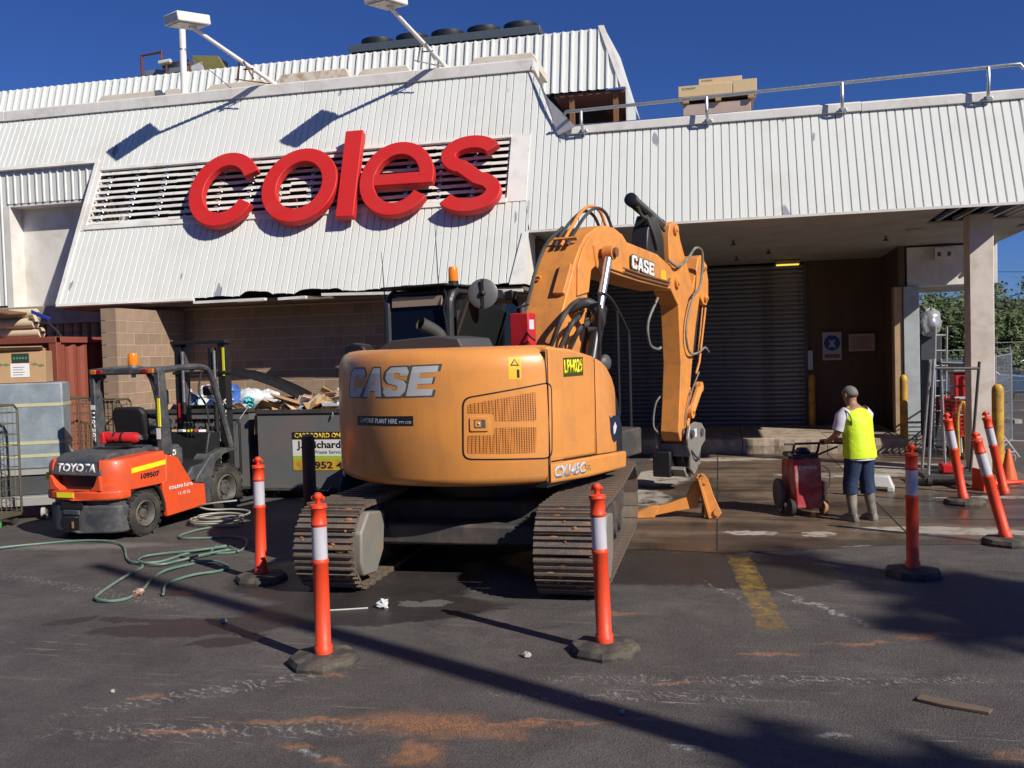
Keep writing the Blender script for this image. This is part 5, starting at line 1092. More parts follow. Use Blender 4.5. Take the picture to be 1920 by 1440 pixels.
def heap(name, label, x0, x1, y0, y1, z0, hmax, n, mats, seed):
    """mound of crushed packaging nobody could count: bent sheets and scraps of several colours"""
    rn_ = random.Random(seed); me = bpy.data.meshes.new(name); V, F_, MI = [], [], []
    for i in range(n):
        x, y = rn_.uniform(x0, x1), rn_.uniform(y0, y1); t = 1-((x-(x0+x1)/2)/((x1-x0)/2))**2; z = z0+hmax*max(0, t)*rn_.uniform(.3, 1.0)
        s_ = rn_.uniform(.05, .17); m_ = rotm(rn_.uniform(-50, 50), rn_.uniform(-50, 50), rn_.uniform(0, 180)); k = len(V)
        for dx, dy, dz in ((-1, -.7, 0), (0, -.7, rn_.uniform(-.4, .4)), (1, -.7, 0), (-1, .7, rn_.uniform(-.3, .3)), (0, .7, rn_.uniform(-.4, .4)), (1, .7, rn_.uniform(-.3, .3))): V.append(tuple(Vector((x, y, z))+m_ @ Vector((dx*s_, dy*s_, dz*s_))))
        F_ += [(k, k+1, k+4, k+3), (k+1, k+2, k+5, k+4)]; mi = rn_.choices(range(len(mats)), [m2[1] for m2 in mats])[0]; MI += [mi, mi]
    me.from_pydata(V, [], F_)
    for m2, _ in mats: me.materials.append(m2)
    me.polygons.foreach_set('material_index', MI); o = obj(name, me); o.modifiers.new('s', 'SOLIDIFY').thickness = .006; return tag(o, label, 'rubbish', kind='stuff')
heap('cardboard_heap', 'mound of torn packaging heaped above the cardboard bin', -6.75, -4.8, 12.95, 13.9, 1.26, .30, 150, ((CARD, 8), (MATS['pale_card'] if 'pale_card' in MATS else M('pale_card', (.55, .42, .28), .85), 4), (MATS['card_print'], 3), (BAG['white'], 1), (MATS['card_green'], .5), (MATS['red_paint'], .5)), 3)
heap('rubbish_heap', 'mound of film and scraps heaped above the general waste bin', -8.7, -7.2, 13.05, 14.0, 1.28, .30, 120, ((BAG['white'], 4), (BAG['clear'], 4), (CARD, 4), (BAG['blue'], 2), (BAG['cyan'], .6)), 4)
# ------------------------------------------------------------ red sign letters on the sloping front
SIGN = M('sign_red', (.58, .017, .016), .55, var=.05, vs_=3, dirt=(.45, .05, .04), da=.25, ds=2)
sign = thing('shop_sign', 'big red three-dimensional lower-case letters spelling coles on the louvre', 'sign')
def ring2(cx, cy, rx, ry, t, a0, a1, n=44):
    A = [R(a0)+(R(a1)-R(a0))*i/n for i in range(n+1)]
    return [(cx+rx*math.cos(a), cy+ry*math.sin(a)) for a in A], [(cx+(rx-t)*math.cos(a), cy+(ry-t)*math.sin(a)) for a in A]
O_ = mp_(0, .04); D0, D1 = .11, .25
def letter(g): return g.build('letter', SIGN, sign, bevel=.012, ang=40)
L_, R_ = ring2(-8.62, 2.03, .68, .78, .28, 27, 333); letter(G().strip(L_, R_, O_, X, EV, MN, D0, D1))
L_, R_ = ring2(-7.15, 2.0, .71, .77, .28, 0, 360, 56); letter(G().strip(L_[:-1], R_[:-1], O_, X, EV, MN, D0, D1, closed=True))
g = G(); g.prism([(-6.36, 1.28), (-6.03, 1.28), (-6.09, 3.07), (-6.42, 3.07)], O_, X, EV, MN, D0, D1); letter(g)
L_, R_ = ring2(-5.34, 1.99, .67, .75, .26, 2, 328); g = G(); g.strip(L_, R_, O_, X, EV, MN, D0, D1); g.prism([(-5.80, 1.86), (-4.68, 1.86), (-4.67, 2.09), (-5.80, 2.09)], O_, X, EV, MN, D0+.003, D1-.003); letter(g)
cl = []
for i in range(25): a = R(20+(250-20)*i/24); cl.append((-4.05+.40*math.cos(a), 2.37+.255*math.sin(a)))
for i in range(25): a = R(70-(225)*i/24); cl.append((-4.03+.43*math.cos(a), 1.62+.27*math.sin(a)))
Lp, Rp = [], []
for i, p in enumerate(cl):
    a, b_ = cl[max(0, i-1)], cl[min(len(cl)-1, i+1)]; t = Vector((b_[0]-a[0], b_[1]-a[1])).normalized(); n_ = Vector((-t.y, t.x))*.13
    Lp.append((p[0]+n_.x, p[1]+n_.y)); Rp.append((p[0]-n_.x, p[1]-n_.y))
letter(G().strip(Lp, Rp, O_, X, EV, MN, D0, D1))
for u in (-8.9, -8.3, -7.5, -6.8, -6.22, -5.6, -5.0, -4.3, -3.8):
    g = G(); g.cyl(mp_(u, LB-.12 if u != -6.22 else 1.45, 0), mp_(u, LB-.12 if u != -6.22 else 1.45, D0+.02), .02, n=6); g.build('standoff', GALV, sign)
# ------------------------------------------------------------ roof equipment
def floodlight(name, label, head, foot, bx):
    t = thing(name, label, 'floodlight', foot, group='floodlights over the sign'); h = Vector(head)-Vector(foot)
    g = G(); g.tube([(0, 0, 0), h*.97], [.042, .034], 12); g.build('arm', WHITE, t)
    d = Vector((h.x, h.y, 0)).normalized(); a = math.degrees(math.atan2(d.y, d.x))
    g = G(); g.box(h+Vector((0, 0, .06)), (.66, .44, .17), rz=a, ry=8); g.build('lamp_head', WHITE, t, bevel=.02)
    g = G(); g.box(h+Vector((0, 0, -.032)), (.56, .36, .02), rz=a, ry=8); g.build('lens', M('lamp_lens', (.35, .34, .30), .3), t)
    m_ = RUST if bx else GALV
    q = h*.42
    for s in (-.16, .16):
        g = G(); g.tube([q+Vector((s*.25, 0, 0)), (q.x+s, q.y+.15, -.02)], .016, 6); g.build('strut', m_, t)
    g = G(); g.tube([q*.85+Vector((-.10, .06, -.06)), q*.85+Vector((.10, .06, -.06))], .014, 6); g.build('cross_bar', m_, t)
    g = G(); g.tube([(0, 0, .02), (q.x-.2, q.y+.1, -.0)], .012, 6); g.build('brace', m_, t)
    return t
floodlight('floodlight', 'white box floodlight on a slanting arm over the letter c', (-8.95, 14.72, 8.03), (-8.15, 16.45, 7.36), True)
floodlight('floodlight', 'white box floodlight at the top of the frame above the letter e', (-5.27, 14.70, 7.98), (-4.75, 16.45, 7.36), False)
vp = thing('vent_pole', 'white vertical pole standing behind the left floodlight', 'pole', (-10.13, 16.45, 7.3))
g = G(); g.cyl((0, 0, 0), (.01, 0, 1.5), .065, n=16); g.build('shaft', WHITE, vp); g = G(); g.cyl((.008, 0, .92), (.008, 0, .95), .07, n=16); g.build('clamp', GALV, vp)
g = G(); g.tube([(.06, 0, .93), (1.05, .0, .07)], .008, 5); g.build('stay_wire', STEEL_D, vp)
COND = M('condenser_grey', (.10, .125, .15), .5, .3, var=.1); FAN = M('fan_black', (.018, .019, .021), .5)
cd = thing('condenser_unit', 'long dark roof condenser with five fans above the sign', 'condenser', (0, 0, 0))
g = G(); g.bb(-8.15, -3.75, 20.3, 21.4, 8.5, 9.2); g.build('coil_box', M('coil_dark', (.02, .021, .023), .7), cd)
g = G(); g.bb(-8.2, -3.7, 20.24, 21.45, 9.14, 9.32); g.build('top_rail', COND, cd, bevel=.01)
for i in range(6): g = G(); x = -8.18+i*.88; g.bb(x, x+.05, 20.22, 20.30, 8.5, 9.16); g.build('post', COND, cd)
for i in range(5):
    g = G(); x = -7.68+i*.86; g.lathe([(.36, 0), (.40, .3), (.40, 1), (.34, 1), (.34, .6), (.01, .6)], (x, 20.8, 9.30), (0, 0, .22), 28); g.build('fan', FAN, cd)
ch = thing('chiller_unit', 'grey roof chiller with copper pipes left of the floodlight pole', 'condenser', (-12.3, 19.9, 8.3))
g = G(); g.bb(-1.0, .75, 0, 1.2, 0, .82); g.build('casing', M('chiller_metal', (.30, .33, .37), .4, .5, var=.2), ch, bevel=.01)
for x in (-.45, .45): g = G(); g.lathe([(.36, 0), (.38, 1), (.33, 1), (.3, .5), (.01, .5)], (x, .6, .82), (0, 0, .22), 26); g.build('fan', FAN, ch)
g = G(); g.prism([(0, 0), (.9, .0), (.55, .55), (-.1, .62)], (.45, -.1, .4), X, Z, Y, 0, .1); g.build('open_panel', M('olive_panel', (.22, .20, .06), .6), ch)
g = G(); g.box((.52, -.14, .62), (.30, .02, .36), ry=-14); g.build('label_sheet', M('label_print', (.55, .56, .56), .5, var=.6, vs_=30), ch)
COP = M('copper_pipe', (.22, .09, .055), .45, .6, var=.2)
g = G(); g.tube([(-.95, -.15, .1), (-.95, -.15, 1.12), (-.40, -.15, 1.16), (-.40, -.15, .95)], .035, 8); g.build('pipe', COP, ch)
g = G(); g.tube([(-.30, -.15, .1), (-.30, -.15, .88), (.32, -.15, .90), (.32, -.15, .1)], .03, 8); g.build('pipe', COP, ch)
g = G(); g.cyl((-.48, -.15, .90), (-.18, -.15, .92), .06, n=12); g.build('valve', M('valve_cream', (.6, .58, .48), .5), ch)
for nm, lb, x, y, z, r, h in (('roof_vent', 'low grey round roof vent at the far left of the roof', -15.45, 19.9, 8.5, .38, .42), ('roof_vent', 'pale round-topped roof vent behind the left floodlight bracket', -9.75, 20.3, 8.45, .52, .55)):
    t = thing(nm, lb, 'vent', (x, y, z), group='roof vents'); g = G(); g.lathe([(r, 0), (r, .6), (r*.95, .85), (r*.5, 1), (.01, 1.0)], (0, 0, 0), (0, 0, h), 22); g.build('cowl', M('vent_pale', (.52, .53, .52), .5, .2), t); g = G(); g.bb(-r*1.6, r*.9, -.3, .3, -.1, h*.62); g.build('curb', M('vent_pale2', (.50, .52, .54), .5, .2), t)
for x0, x1, rust in ((-12.5, -10.9, 0), (-11.0, -10.45, 0), (-10.0, -8.6, 0), (-8.45, -6.85, 1), (-6.75, -5.6, 0), (-4.5, -3.15, 0)):
    g = G(); hh = .34 if not rust else .40; g.prism([(x0, 0), (x1, 0), (x1-.02, hh*.6), (x1-.12, hh), (x0+.15, hh), (x0+.02, hh*.7)], (0, 17.0, 7.35), X, Z, Y, 0, .9)
    lbs = {-12.5: 'long dirty cream roof box left of the white pole', -11.0: 'white domed skylight left of the white pole', -10.0: 'pale roof box right of the white pole', -8.45: 'cream roof box with rust stains behind the left floodlight', -6.75: 'cream roof box behind the right floodlight bracket', -4.5: 'cream roof box at the right end of the sloping front'}
    tag(g.build('roof_box', M('cream_box_rust' if rust else 'cream_box', (.66, .60, .50), .6, dirt=(.30, .13, .05) if rust else (.45, .38, .29), da=.8 if rust else .4, ds=5 if rust else 2.5), bevel=.02), lbs[x0], 'roof box', 'roof boxes behind the coping')
# handrail on the canopy
rail = thing('handrail', 'galvanised safety handrail along the canopy edge', 'handrail')
g = G(); g.tube([(-2.48, 15.52, 6.10), (-2.42, 15.50, 6.15), (-2.2, 15.50, 6.15), (4.35, 15.52, 6.28), (4.55, 15.52, 6.28), (4.6, 15.52, 6.2)], .028, 10); g.build('top_rail', GALV, rail)
for x, zt in ((-2.17, 6.15), (-.11, 6.19), (1.98, 6.23), (4.10, 6.27)):
    g = G(); g.tube(bez([(x, 15.50, zt), (x, 15.48, zt-.2), (x, 15.50, 5.93), (x+.01, 15.58, 5.83), (x+.02, 15.66, 5.80)], 4), .026, 8); g.build('post', GALV, rail); g = G(); g.box((x+.02, 15.60, 5.82), (.13, .05, .07)); g.build('clamp', GALV, rail, bevel=.01)
# cartons on the canopy roof
CT2 = M('pale_carton', (.62, .47, .27), .8, var=.08); INK = M('ink', (.16, .13, .12), .7)
def carton(label, x, y, z, w, d, h, mat=CT2, rz=0, txt=None, name='carton', group='cartons stacked on the canopy'):
    t = thing(name, label, 'box', (x, y, z), rz, group); g = G(); g.bb(-w/2, w/2, 0, d, 0, h); b_ = g.build('body', mat, t, bevel=.006)
    g = G(); g.bb(-w/2-.001, w/2+.001, d*.5-.03, d*.5+.03, h, h+.002); g.build('tape', M('brown_tape', (.5, .36, .2), .4), t)
    if txt: text(txt, h*.28, INK, t, (-w*.30, -.002, h*.72), X, Z, -Y, .001, wfit=w*.26)
    return t
carton('shrink-wrapped lower carton under the timber pallet on the canopy', .05, 16.6, 5.80, 1.15, .9, .58, M('wrapped_carton', (.46, .36, .30), .4, var=.15, vs_=5))
pl = thing('pallet', 'thin timber pallet between the cartons on the canopy', 'pallet', (.08, 16.52, 6.385)); 
for i in range(5): g = G(); g.bb(-.62, .62, i*.22, i*.22+.12, .09, .11); g.build('board', TIMBER, pl)
for x in (-.55, 0, .55): g = G(); g.bb(x-.05, x+.05, 0, 1.0, 0, .09); g.build('bearer', TIMBER, pl)
carton('long printed carton lying on the pallet on the canopy', -.14, 16.55, 6.495, .92, .5, .19, txt='ECONOMY'); carton('short printed carton at the right end of the pallet', .53, 16.55, 6.495, .40, .5, .22); carton('printed carton on top of the canopy stack', .12, 16.75, 6.69, .74, .5, .15, txt='ECONOMY')
# ------------------------------------------------------------ dock fittings
t = thing('dock_light', 'yellow glowing bulkhead light under the canopy soffit', 'light', (1.5, 21.0, 3.93)); g = G(); g.bb(-.26, .26, -.08, .08, -.06, .03); g.build('body', M('light_body', (.5, .42, .12), .5), t, bevel=.02); g = G(); g.bb(-.24, .24, -.07, .07, -.085, -.06); g.build('diffuser', M('light_diffuser', (.85, .62, .10), .4, emit=1.2), t, bevel=.015)
t = thing('safety_sign', 'white sign with blue round symbol on the dark dock wall', 'sign', (2.44, 21.40, 1.75)); g = G(); g.bb(-.2, .2, -.004, .0, 0, .62); g.build('board', M('sign_board', (.42, .44, .50), .6), t)
g = G(); g.cyl((0, -.009, .38), (0, -.004, .38), .17, n=28); g.build('blue_disc', M('sign_blue', (.01, .06, .30), .5), t)
g = G(); g.prism([(-.08, .26), (.0, .30), (.08, .26), (.04, .38), (.07, .46), (0, .42), (-.07, .46), (-.04, .38)], (0, -.012, 0), X, Z, Y, 0, .003); g.build('figure', MATS['sign_board'], t); g = G(); g.bb(-.16, .16, -.006, -.0045, .05, .13); g.build('caption', INK, t)
t = thing('notice_board', 'plain cream notice on the dark dock wall', 'sign', (3.06, 21.40, 1.93)); g = G(); g.bb(-.27, .27, -.004, 0, 0, .38); g.build('board', M('notice_cream', (.48, .36, .28), .6), t)
for i in range(8): g = G(); g.bb(-.23, .23-(i % 3)*.06, -.006, -.0045, .06+i*.036, .072+i*.036); g.build('text_line', INK, t)
t = thing('switch_box', 'white twin switch box high on the dock header', 'box', (4.32, 19.5, 3.70)); g = G(); g.bb(-.17, .17, -.06, .05, 0, .24); g.build('case', WHITE_FLAT, t, bevel=.01)
for x in (-.09, .09): g = G(); g.bb(x-.03, x+.03, -.066, -.06, .06, .14); g.build('switch', BROWN_W, t)
t = thing('security_camera', 'small white dome camera on the dock header', 'camera', (4.83, 19.5, 3.52)); g = G(); g.lathe([(.06, 0), (.06, .4), (.03, 1)], (0, .04, 0), (0, -.12, 0), 14); g.build('dome', WHITE, t)
for i, (x, y) in enumerate(((-1.6, 17.0), (.3, 17.4), (1.0, 19.0), (.4, 19.9), (3.0, 17.9))):
    t = thing('sprinkler', ['sprinkler head nearest the excavator arm under the soffit', 'sprinkler head in the middle of the soffit front', 'sprinkler head left of the dock light', 'sprinkler head nearest the shutter', 'sprinkler head near the column under the soffit'][i], 'sprinkler', (x, y, soff(x, y)), group='sprinklers under the soffit'); g = G(); g.lathe([(.02, 0), (.015, .5), (.05, .8), (.05, 1)], (0, 0, 0), (0, 0, -.09), 10); g.build('head', STEEL_D, t)
t = thing('ceiling_speaker', 'round beige ceiling speaker in the soffit near the column', 'speaker', (3.35, 17.2, soff(0, 17.2))); g = G(); g.lathe([(.14, 0), (.14, .5), (.10, 1)], (0, 0, 0), (0, 0, -.07), 20); g.build('cone', M('beige', (.5, .42, .33), .6), t)
def ybollard(label, x, y, h, r=.072, z=0):
    t = thing('yellow_bollard', label, 'bollard', (x, y, z), group='yellow steel bollards'); g = G(); g.lathe([(r, 0), (r, .93), (r*.9, .97), (r*.5, 1.0), (.004, 1.005)], (0, 0, 0), (0, 0, h), 22); g.build('pipe', YEL, t, ang=60); g = G(); g.lathe([(r*1.5, 0), (r*1.5, 1)], (0, 0, 0), (0, 0, .012), 18); g.build('base_flange', CONC, t); return t
ybollard('dim yellow bollard beside the shutter guide rail', 1.98, 21.2, 1.15, .075, .31); ybollard('yellow bollard with black scuffs beside the pale blue post', 3.44, 18.85, 1.48); ybollard('yellow bollard in front of the cream column', 4.20, 15.55, 1.42, .085)
t = thing('door_channel', 'short grey channel above the dim yellow bollard', 'channel', (1.98, 21.42, 1.55)); g = G(); g.bb(-.05, .05, -.03, .03, 0, .42); g.build('plate', GALV, t)
# ------------------------------------------------------------ orange bollards and cones
def tbollard():
    t = thing('bollard', 'x', 'bollard'); h = 1.17
    g = G(); poly = [(.25*math.cos(R(22.5+45*i)), .25*math.sin(R(22.5+45*i))) for i in range(8)]
    vs_ = [(x*k, y*k, z) for k, z in ((1.0, 0), (1.02, .025), (.94, .06), (.40, .075)) for x, y in poly]; fs = [(j*8+i, j*8+(i+1) % 8, j*8+8+(i+1) % 8, j*8+8+i) for j in range(3) for i in range(8)]+[tuple(range(8)), tuple(24+i for i in range(8))]; g.add(vs_, fs); g.build('rubber_base', M('base_rubber', (.045, .042, .038), .85, dirt=(.20, .165, .12), da=.75, ds=5, bump=.5), t, smooth=False)
    st = thing('post', None, None); st.parent = t
    g = G(); g.lathe([(.062, 0), (.064, .06), (.055, .065), (.055, .58), (.060, .585), (.060, .605), (.051, .61), (.051, .82), (.058, .825), (.058, .84), (.053, .845), (.053, .93), (.062, .935), (.058, .955), (.02, .96)], (0, 0, .06), (0, 0, 1.0*(h-.06)), 24, cap=False); g.build('stem', ORANGE_P, st, ang=60)
    g = G(); g.lathe([(.0535, 0), (.0535, 1)], (0, 0, .06+.612*(h-.06)), (0, 0, .205*(h-.06)), 24, cap=False); g.build('reflective_sleeve', REFLECT, st)
    g = G(); g.lathe([(.020, 0), (.018, .35), (.03, .5), (.034, .75), (.02, .95), (.004, 1)], (0, 0, .955*(h-.06)+.06), (0, 0, .085), 14); g.build('t_top', ORANGE_P, st, ang=60); g = G(); g.tube([(-.045, 0, 1.165), (.045, 0, 1.165)], [.016, .016], 8); g.build('lifting_bar', ORANGE_P, st)
    return t
tb = tbollard()
BL = [(-2.75, 5.94, 0, 0, 0, 'orange bollard on the asphalt in front of the excavator left track'), (-.83, 6.44, 0, -1.5, 25, 'orange bollard on the asphalt in front of the excavator right track'), (-4.37, 8.10, 0, .5, 40, 'orange bollard beside the coiled green hose'), (1.69, 8.94, 0, 0, 80, 'orange bollard standing in tree shade in front of the worker'),
      (2.89, 10.39, -2, -14.5, 60, 'leaning orange bollard nearest the right edge on a tilted base'), (3.07, 12.87, 0, -10, 10, 'slightly leaning orange bollard in front of the trolley stack')]
for i, (x, y, rx, ry, rz, lb) in enumerate(BL):
    o = tb if i == 0 else copy_tree(tb); o.location = (x, y, .004 if i > 3 else 0); o['label'] = lb; o['group'] = 'orange lane bollards'; o.rotation_euler.z = R(rz)
    st = [c_ for c_ in o.children if c_.name.startswith('post')][0]
    m_ = Matrix.Rotation(R(-rz), 3, 'Z') @ Matrix.Rotation(R(ry), 3, 'Y') @ Matrix.Rotation(R(rx), 3, 'X'); st.rotation_euler = m_.to_euler()
t = thing('loose_bollard', 'loose orange bollard stem without base leaning beside the column', 'bollard', (3.75, 13.6, .03), ry=-12); 
for ch_ in [c_ for c_ in tb.children if c_.name.startswith('post')][0].children:
    c_ = ch_.copy(); col.objects.link(c_); c_.parent = t; c_.location.z -= .06
def cone(label, x, y, z, rx=0, rz=0, h=.48):
    t = thing('traffic_cone', label, 'cone', (x, y, z), rz, 'traffic cones by the fence', rx=rx); g = G(); g.lathe([(.125, 0), (.03, .95), (.02, 1)], (0, 0, .025), (0, 0, h), 22); g.build('cone_body', M('cone_orange', (.72, .13, .03), .5), t); g = G(); g.box((0, 0, .0125), (.34, .34, .025)); g.build('base', MATS['cone_orange'], t, bevel=.01)
cone('upright faded orange traffic cone near the right edge', 4.12, 14.75, .004)
t = thing('fallen_cone', 'red-orange cone lying squashed beside the upright cone', 'cone', (3.9, 14.15, .07), rz=12); g = G(); g.lathe([(.13, 0), (.025, 1)], (-.35, 0, .05), (.7, .0, .02), 20); g.xf(lambda p: Vector((p.x, p.y, (p.z-.05)*.55+.02))); g.build('cone_body', ORANGE_P, t); g = G(); g.box((-.36, 0, .08), (.03, .34, .30)); g.build('base', ORANGE_P, t)
t = thing('steel_post', 'brown steel post in the shade between the bins and the excavator', 'post', (-5.25, 11.1, 0)); g = G(); g.lathe([(.085, 0), (.085, .96), (.075, 1)], (0, 0, 0), (0, 0, 1.12), 20); g.build('pipe', M('brown_post', (.11, .065, .04), .75, dirt=(.3, .2, .1), da=.5), t); g = G(); g.lathe([(.078, 0), (.07, .6), (.02, 1)], (0, 0, 1.12), (0, 0, .03), 20); g.build('lit_top', M('lit_top_tan', (.55, .36, .18), .85), t)  # sunlight on the post top is painted in as a lighter tan cap
# ------------------------------------------------------------ red container, cages and pallets at the left
CRED = M('container_red', (.26, .065, .04), .65, var=.12, dirt=(.17, .055, .035), da=.5, ds=2)
ct = thing('shipping_container', 'rust red shipping container behind the wrapped pallet load', 'container', (-10.5, 13.0, 0))
def ccorr(pts_fn, n, name):
    g = G(); vs_ = []
    for i in range(n+1): vs_ += pts_fn(i)
    g.add(vs_, [(2*i, 2*i+2, 2*i+3, 2*i+1) for i in range(n)]); g.build(name, CRED, ct, smooth=False)
seq = (0, 0, .035, .035)
ccorr(lambda i: [(-2.3+.069*i, .03+seq[i % 4], .15), (-2.3+.069*i, .03+seq[i % 4], 2.5)], 31, 'end_sheet')
ccorr(lambda i: [(-.03-seq[i % 4], .15+.069*i, .15), (-.03-seq[i % 4], .15+.069*i, 2.5)], 36, 'side_sheet')
for x in (-.15, -2.44): g = G(); g.bb(x, x+.15, 0, .12, .0, 2.6); g.build('corner_post', CRED, ct, bevel=.01)
g = G(); g.bb(-.16, 0, 2.6, 2.75, 0, 2.6); g.build('corner_post', CRED, ct, bevel=.01)
g = G(); g.bb(-2.44, 0, -.01, .10, 2.5, 2.60); g.build('top_rail', CRED, ct, bevel=.008); g = G(); g.bb(-.10, .01, .1, 2.7, 2.5, 2.60); g.build('top_rail', CRED, ct, bevel=.008); g = G(); g.bb(-2.44, 0, 0, .1, 0, .15); g.build('bottom_rail', CRED, ct)
g = G(); g.bb(-2.4, -.05, .08, 2.7, 2.55, 2.58); g.build('roof_sheet', CRED, ct)
CREAM = M('cream_vinyl', (.70, .58, .38), .5, var=.05, vs_=3)
for i, (x1, y, z, lb) in enumerate(((-11.05, 13.35, 2.69, 'lowest cream vinyl roll on the red container'), (-11.12, 13.30, 2.85, 'middle cream vinyl roll on the red container'), (-11.15, 13.36, 3.01, 'topmost cream vinyl roll on the red container'))):
    t = thing('vinyl_roll', lb, 'roll', (x1, y, z), group='cream rolls on the container'); g = G(); g.cyl((-2, 0, 0), (0, 0, 0), .085, n=20); g.build('sheet_roll', CREAM, t); g = G(); g.cyl((0, 0, 0), (.05, 0, 0), .025, n=12); g.build('core', BROWN_W, t)
t = thing('tie_strap', 'blue and black ratchet strap from the cream rolls to the container corner', 'strap', (-11.0, 13.2, 2.6)); g = G(); g.tube([(-.1, 0, .45), (.18, -.02, .28), (.40, -.05, .10), (.48, -.05, .0)], .018, 5); g.build('webbing', BLACK, t); g = G(); g.box((.10, -.03, .36), (.36, .04, .05), ry=22); g.build('ratchet_handle', M('strap_blue', (.02, .04, .30), .5), t)
t = thing('brown_sheet', 'thin rusty sheet lying over the cream rolls', 'sheet', (-12.0, 13.1, 3.11)); g = G(); g.box((0, 0, 0), (1.5, .5, .02), ry=8, rx=4); g.build('sheet', RUST, t)
WRAP = M('blue_grey_wrap', (.22, .265, .31), .3, var=.3, vs_=3, dirt=(.34, .38, .40), da=.5, ds=3, bump=1.0, bs=7, streak=.4)
t = thing('wrapped_load', 'blue-grey shrink-wrapped load with yellow tape bands on a platform trolley', 'load', (-9.0, 11.22, .62), rz=26); g = G(); g.bb(-1.35, .0, 0, .45, .08, 1.28); g.build('wrapped_block', WRAP, t, bevel=.02)
for z in (.24, .42, .95): g = G(); g.bb(-1.355, .005, -.006, .456, z, z+.045); g.build('tape_band', M('tape_pale_yellow', (.48, .48, .30), .5), t)
g = G(); g.bb(-1.37, .02, -.02, .47, 0, .075); g.build('base_board', M('grey_board', (.32, .32, .30), .7), t)
t = thing('platform_trolley', 'low grey platform trolley with castors under the wrapped load', 'trolley', (-9.0, 11.12, 0), rz=26); g = G(); g.bb(-1.4, .03, -.05, .55, .20, .33); g.build('deck', M('trolley_grey', (.30, .31, .29), .6), t, bevel=.01); g = G(); g.bb(-1.3, .0, .1, .5, .34, .60); g.build('crate', M('crate_dark', (.06, .065, .07), .6), t)
for x in (-1.2, -.25):
    for y in (.05, .45):
        c_ = thing('castor', None, None); c_.parent = t; c_.location = (x, y, 0); g = G(); g.cyl((-.025, 0, .09), (.025, 0, .09), .09, n=20); g.build('wheel', M('castor_grey', (.42, .42, .40), .5), c_); g = G(); g.prism([(-.03, .2), (.06, .2), (.03, .08), (-.02, .08)], (0, 0, 0), Y, Z, X, -.045, .045); g.build('fork', STEEL_D, c_)
t = thing('cardboard_box', 'torn brown cardboard box with white label on the wrapped load', 'box', (-9.2, 11.16, 1.905), rz=26); g = G(); g.bb(-1.1, .0, 0, .38, 0, .44); g.build('body', CARD, t, bevel=.006)
g = G(); g.box((-.45, .0, .455), (.85, .2, .012), rx=-28, rz=2); g.build('flap', CARD, t); g = G(); g.bb(-.45, -.21, -.006, -.001, .08, .27); g.build('label', SG_W, t)
for i in range(4): g = G(); g.bb(-.42, -.29+.02*(i % 2), -.008, -.0065, .11+i*.035, .118+i*.035); g.build('print_line', INK, t)
g = G(); g.bb(-.43, -.21, -.005, -.001, .28, .41); g.build('hand_hole', M('box_inside_green', (.012, .03, .025), .6), t)
for i in range(5): g = G(); g.bb(-.41+i*.038, -.385+i*.038, -.0075, -.006, .33, .36); g.build('print_mark', M('print_green', (.05, .22, .12), .6), t)
for x in (-.66, -.58, -.50, -.14, -.06): g = G(); g.prism([(-.05, 0), (0, .022), (.05, 0), (0, -.022)], (x, -.001, .24 if abs(x+.37) > .25 else .26), X, Z, Y, -.004, 0); g.build('print_diamond', M('print_green2', (.14, .20, .10), .7), t)
t = thing('timber_offcut', 'pale timber strip lying on the cardboard box', 'timber', (-9.55, 11.15, 2.365)); g = G(); g.box((0, 0, 0), (.55, .08, .035), rz=30); g.build('strip', M('orange_timber', (.55, .32, .12), .7), t)
CAGE = M('cage_wire', (.20, .18, .12), .45, .6, var=.3, dirt=(.12, .09, .05), da=.5)
def cage(label, x, y, rz, w=.62, d=.75, h=1.62, green=False):
    t = thing('roll_cage', label, 'roll cage', (x, y, 0), rz, 'wire roll cages'); 
    def side(p, q, nm):
        p, q = Vector(p), Vector(q); u = (q-p); L_ = u.length; u.normalize()
        g = G(); g.tube([p+Z*.15, p+Z*(h-.06), p+u*.06+Z*h, q-u*.06+Z*h, q+Z*(h-.06), q+Z*.15], .016, 6); f_ = g.build('side_frame', CAGE, t)
        n_ = int(L_/.075)
        for i in range(1, n_): g = G(); a = p+u*(L_*i/n_); g.tube([a+Z*.2, a+Z*(h-.02)], .0042, 4); g.build('wire', CAGE, f_)
        for j in range(10): g = G(); z = .2+(h-.3)*j/9; g.tube([p+Z*z, q+Z*z], .0045, 4); g.build('wire', CAGE, f_)
    side((-w/2, 0, 0), (-w/2, d, 0), 'l'); side((w/2, 0, 0), (w/2, d, 0), 'r'); side((-w/2, d, 0), (w/2, d, 0), 'b')
    g = G(); g.bb(-w/2, w/2, 0, d, .13, .17); g.build('base', CAGE, t)
    for sx in (-1, 1):
        for y_ in (.08, d-.08): g = G(); g.cyl((sx*(w/2-.06)-.015, y_, .055), (sx*(w/2-.06)+.015, y_, .055), .055, n=14); g.build('castor', M('castor_green', (.06, .32, .08), .5) if green and y_ < .1 and sx > 0 else RUBBER, t)
    return t
c1 = cage('rusty wire roll cage with tags at the left edge of the picture', -9.66, 10.2, 0, .8, .45, green=True)
g = G(); g.box((.30, -.02, 1.38), (.08, .004, .16)); g.build('tag', SG_W, c1); g = G(); g.box((.41, -.02, 1.22), (.09, .006, .16), ry=10); g.build('tag', SG_W, c1); g = G(); g.box((.30, -.024, 1.40), (.05, .003, .05)); g.build('tag_print', MATS['red_paint'], c1)
cage('wire roll cage standing between the wrapped load and the forklift', -9.95, 12.05, 0, .62, .6); cage('wire roll cage against the fluted wall behind the forklift seat', -9.78, 12.95, 0, .64, .45, 1.55)
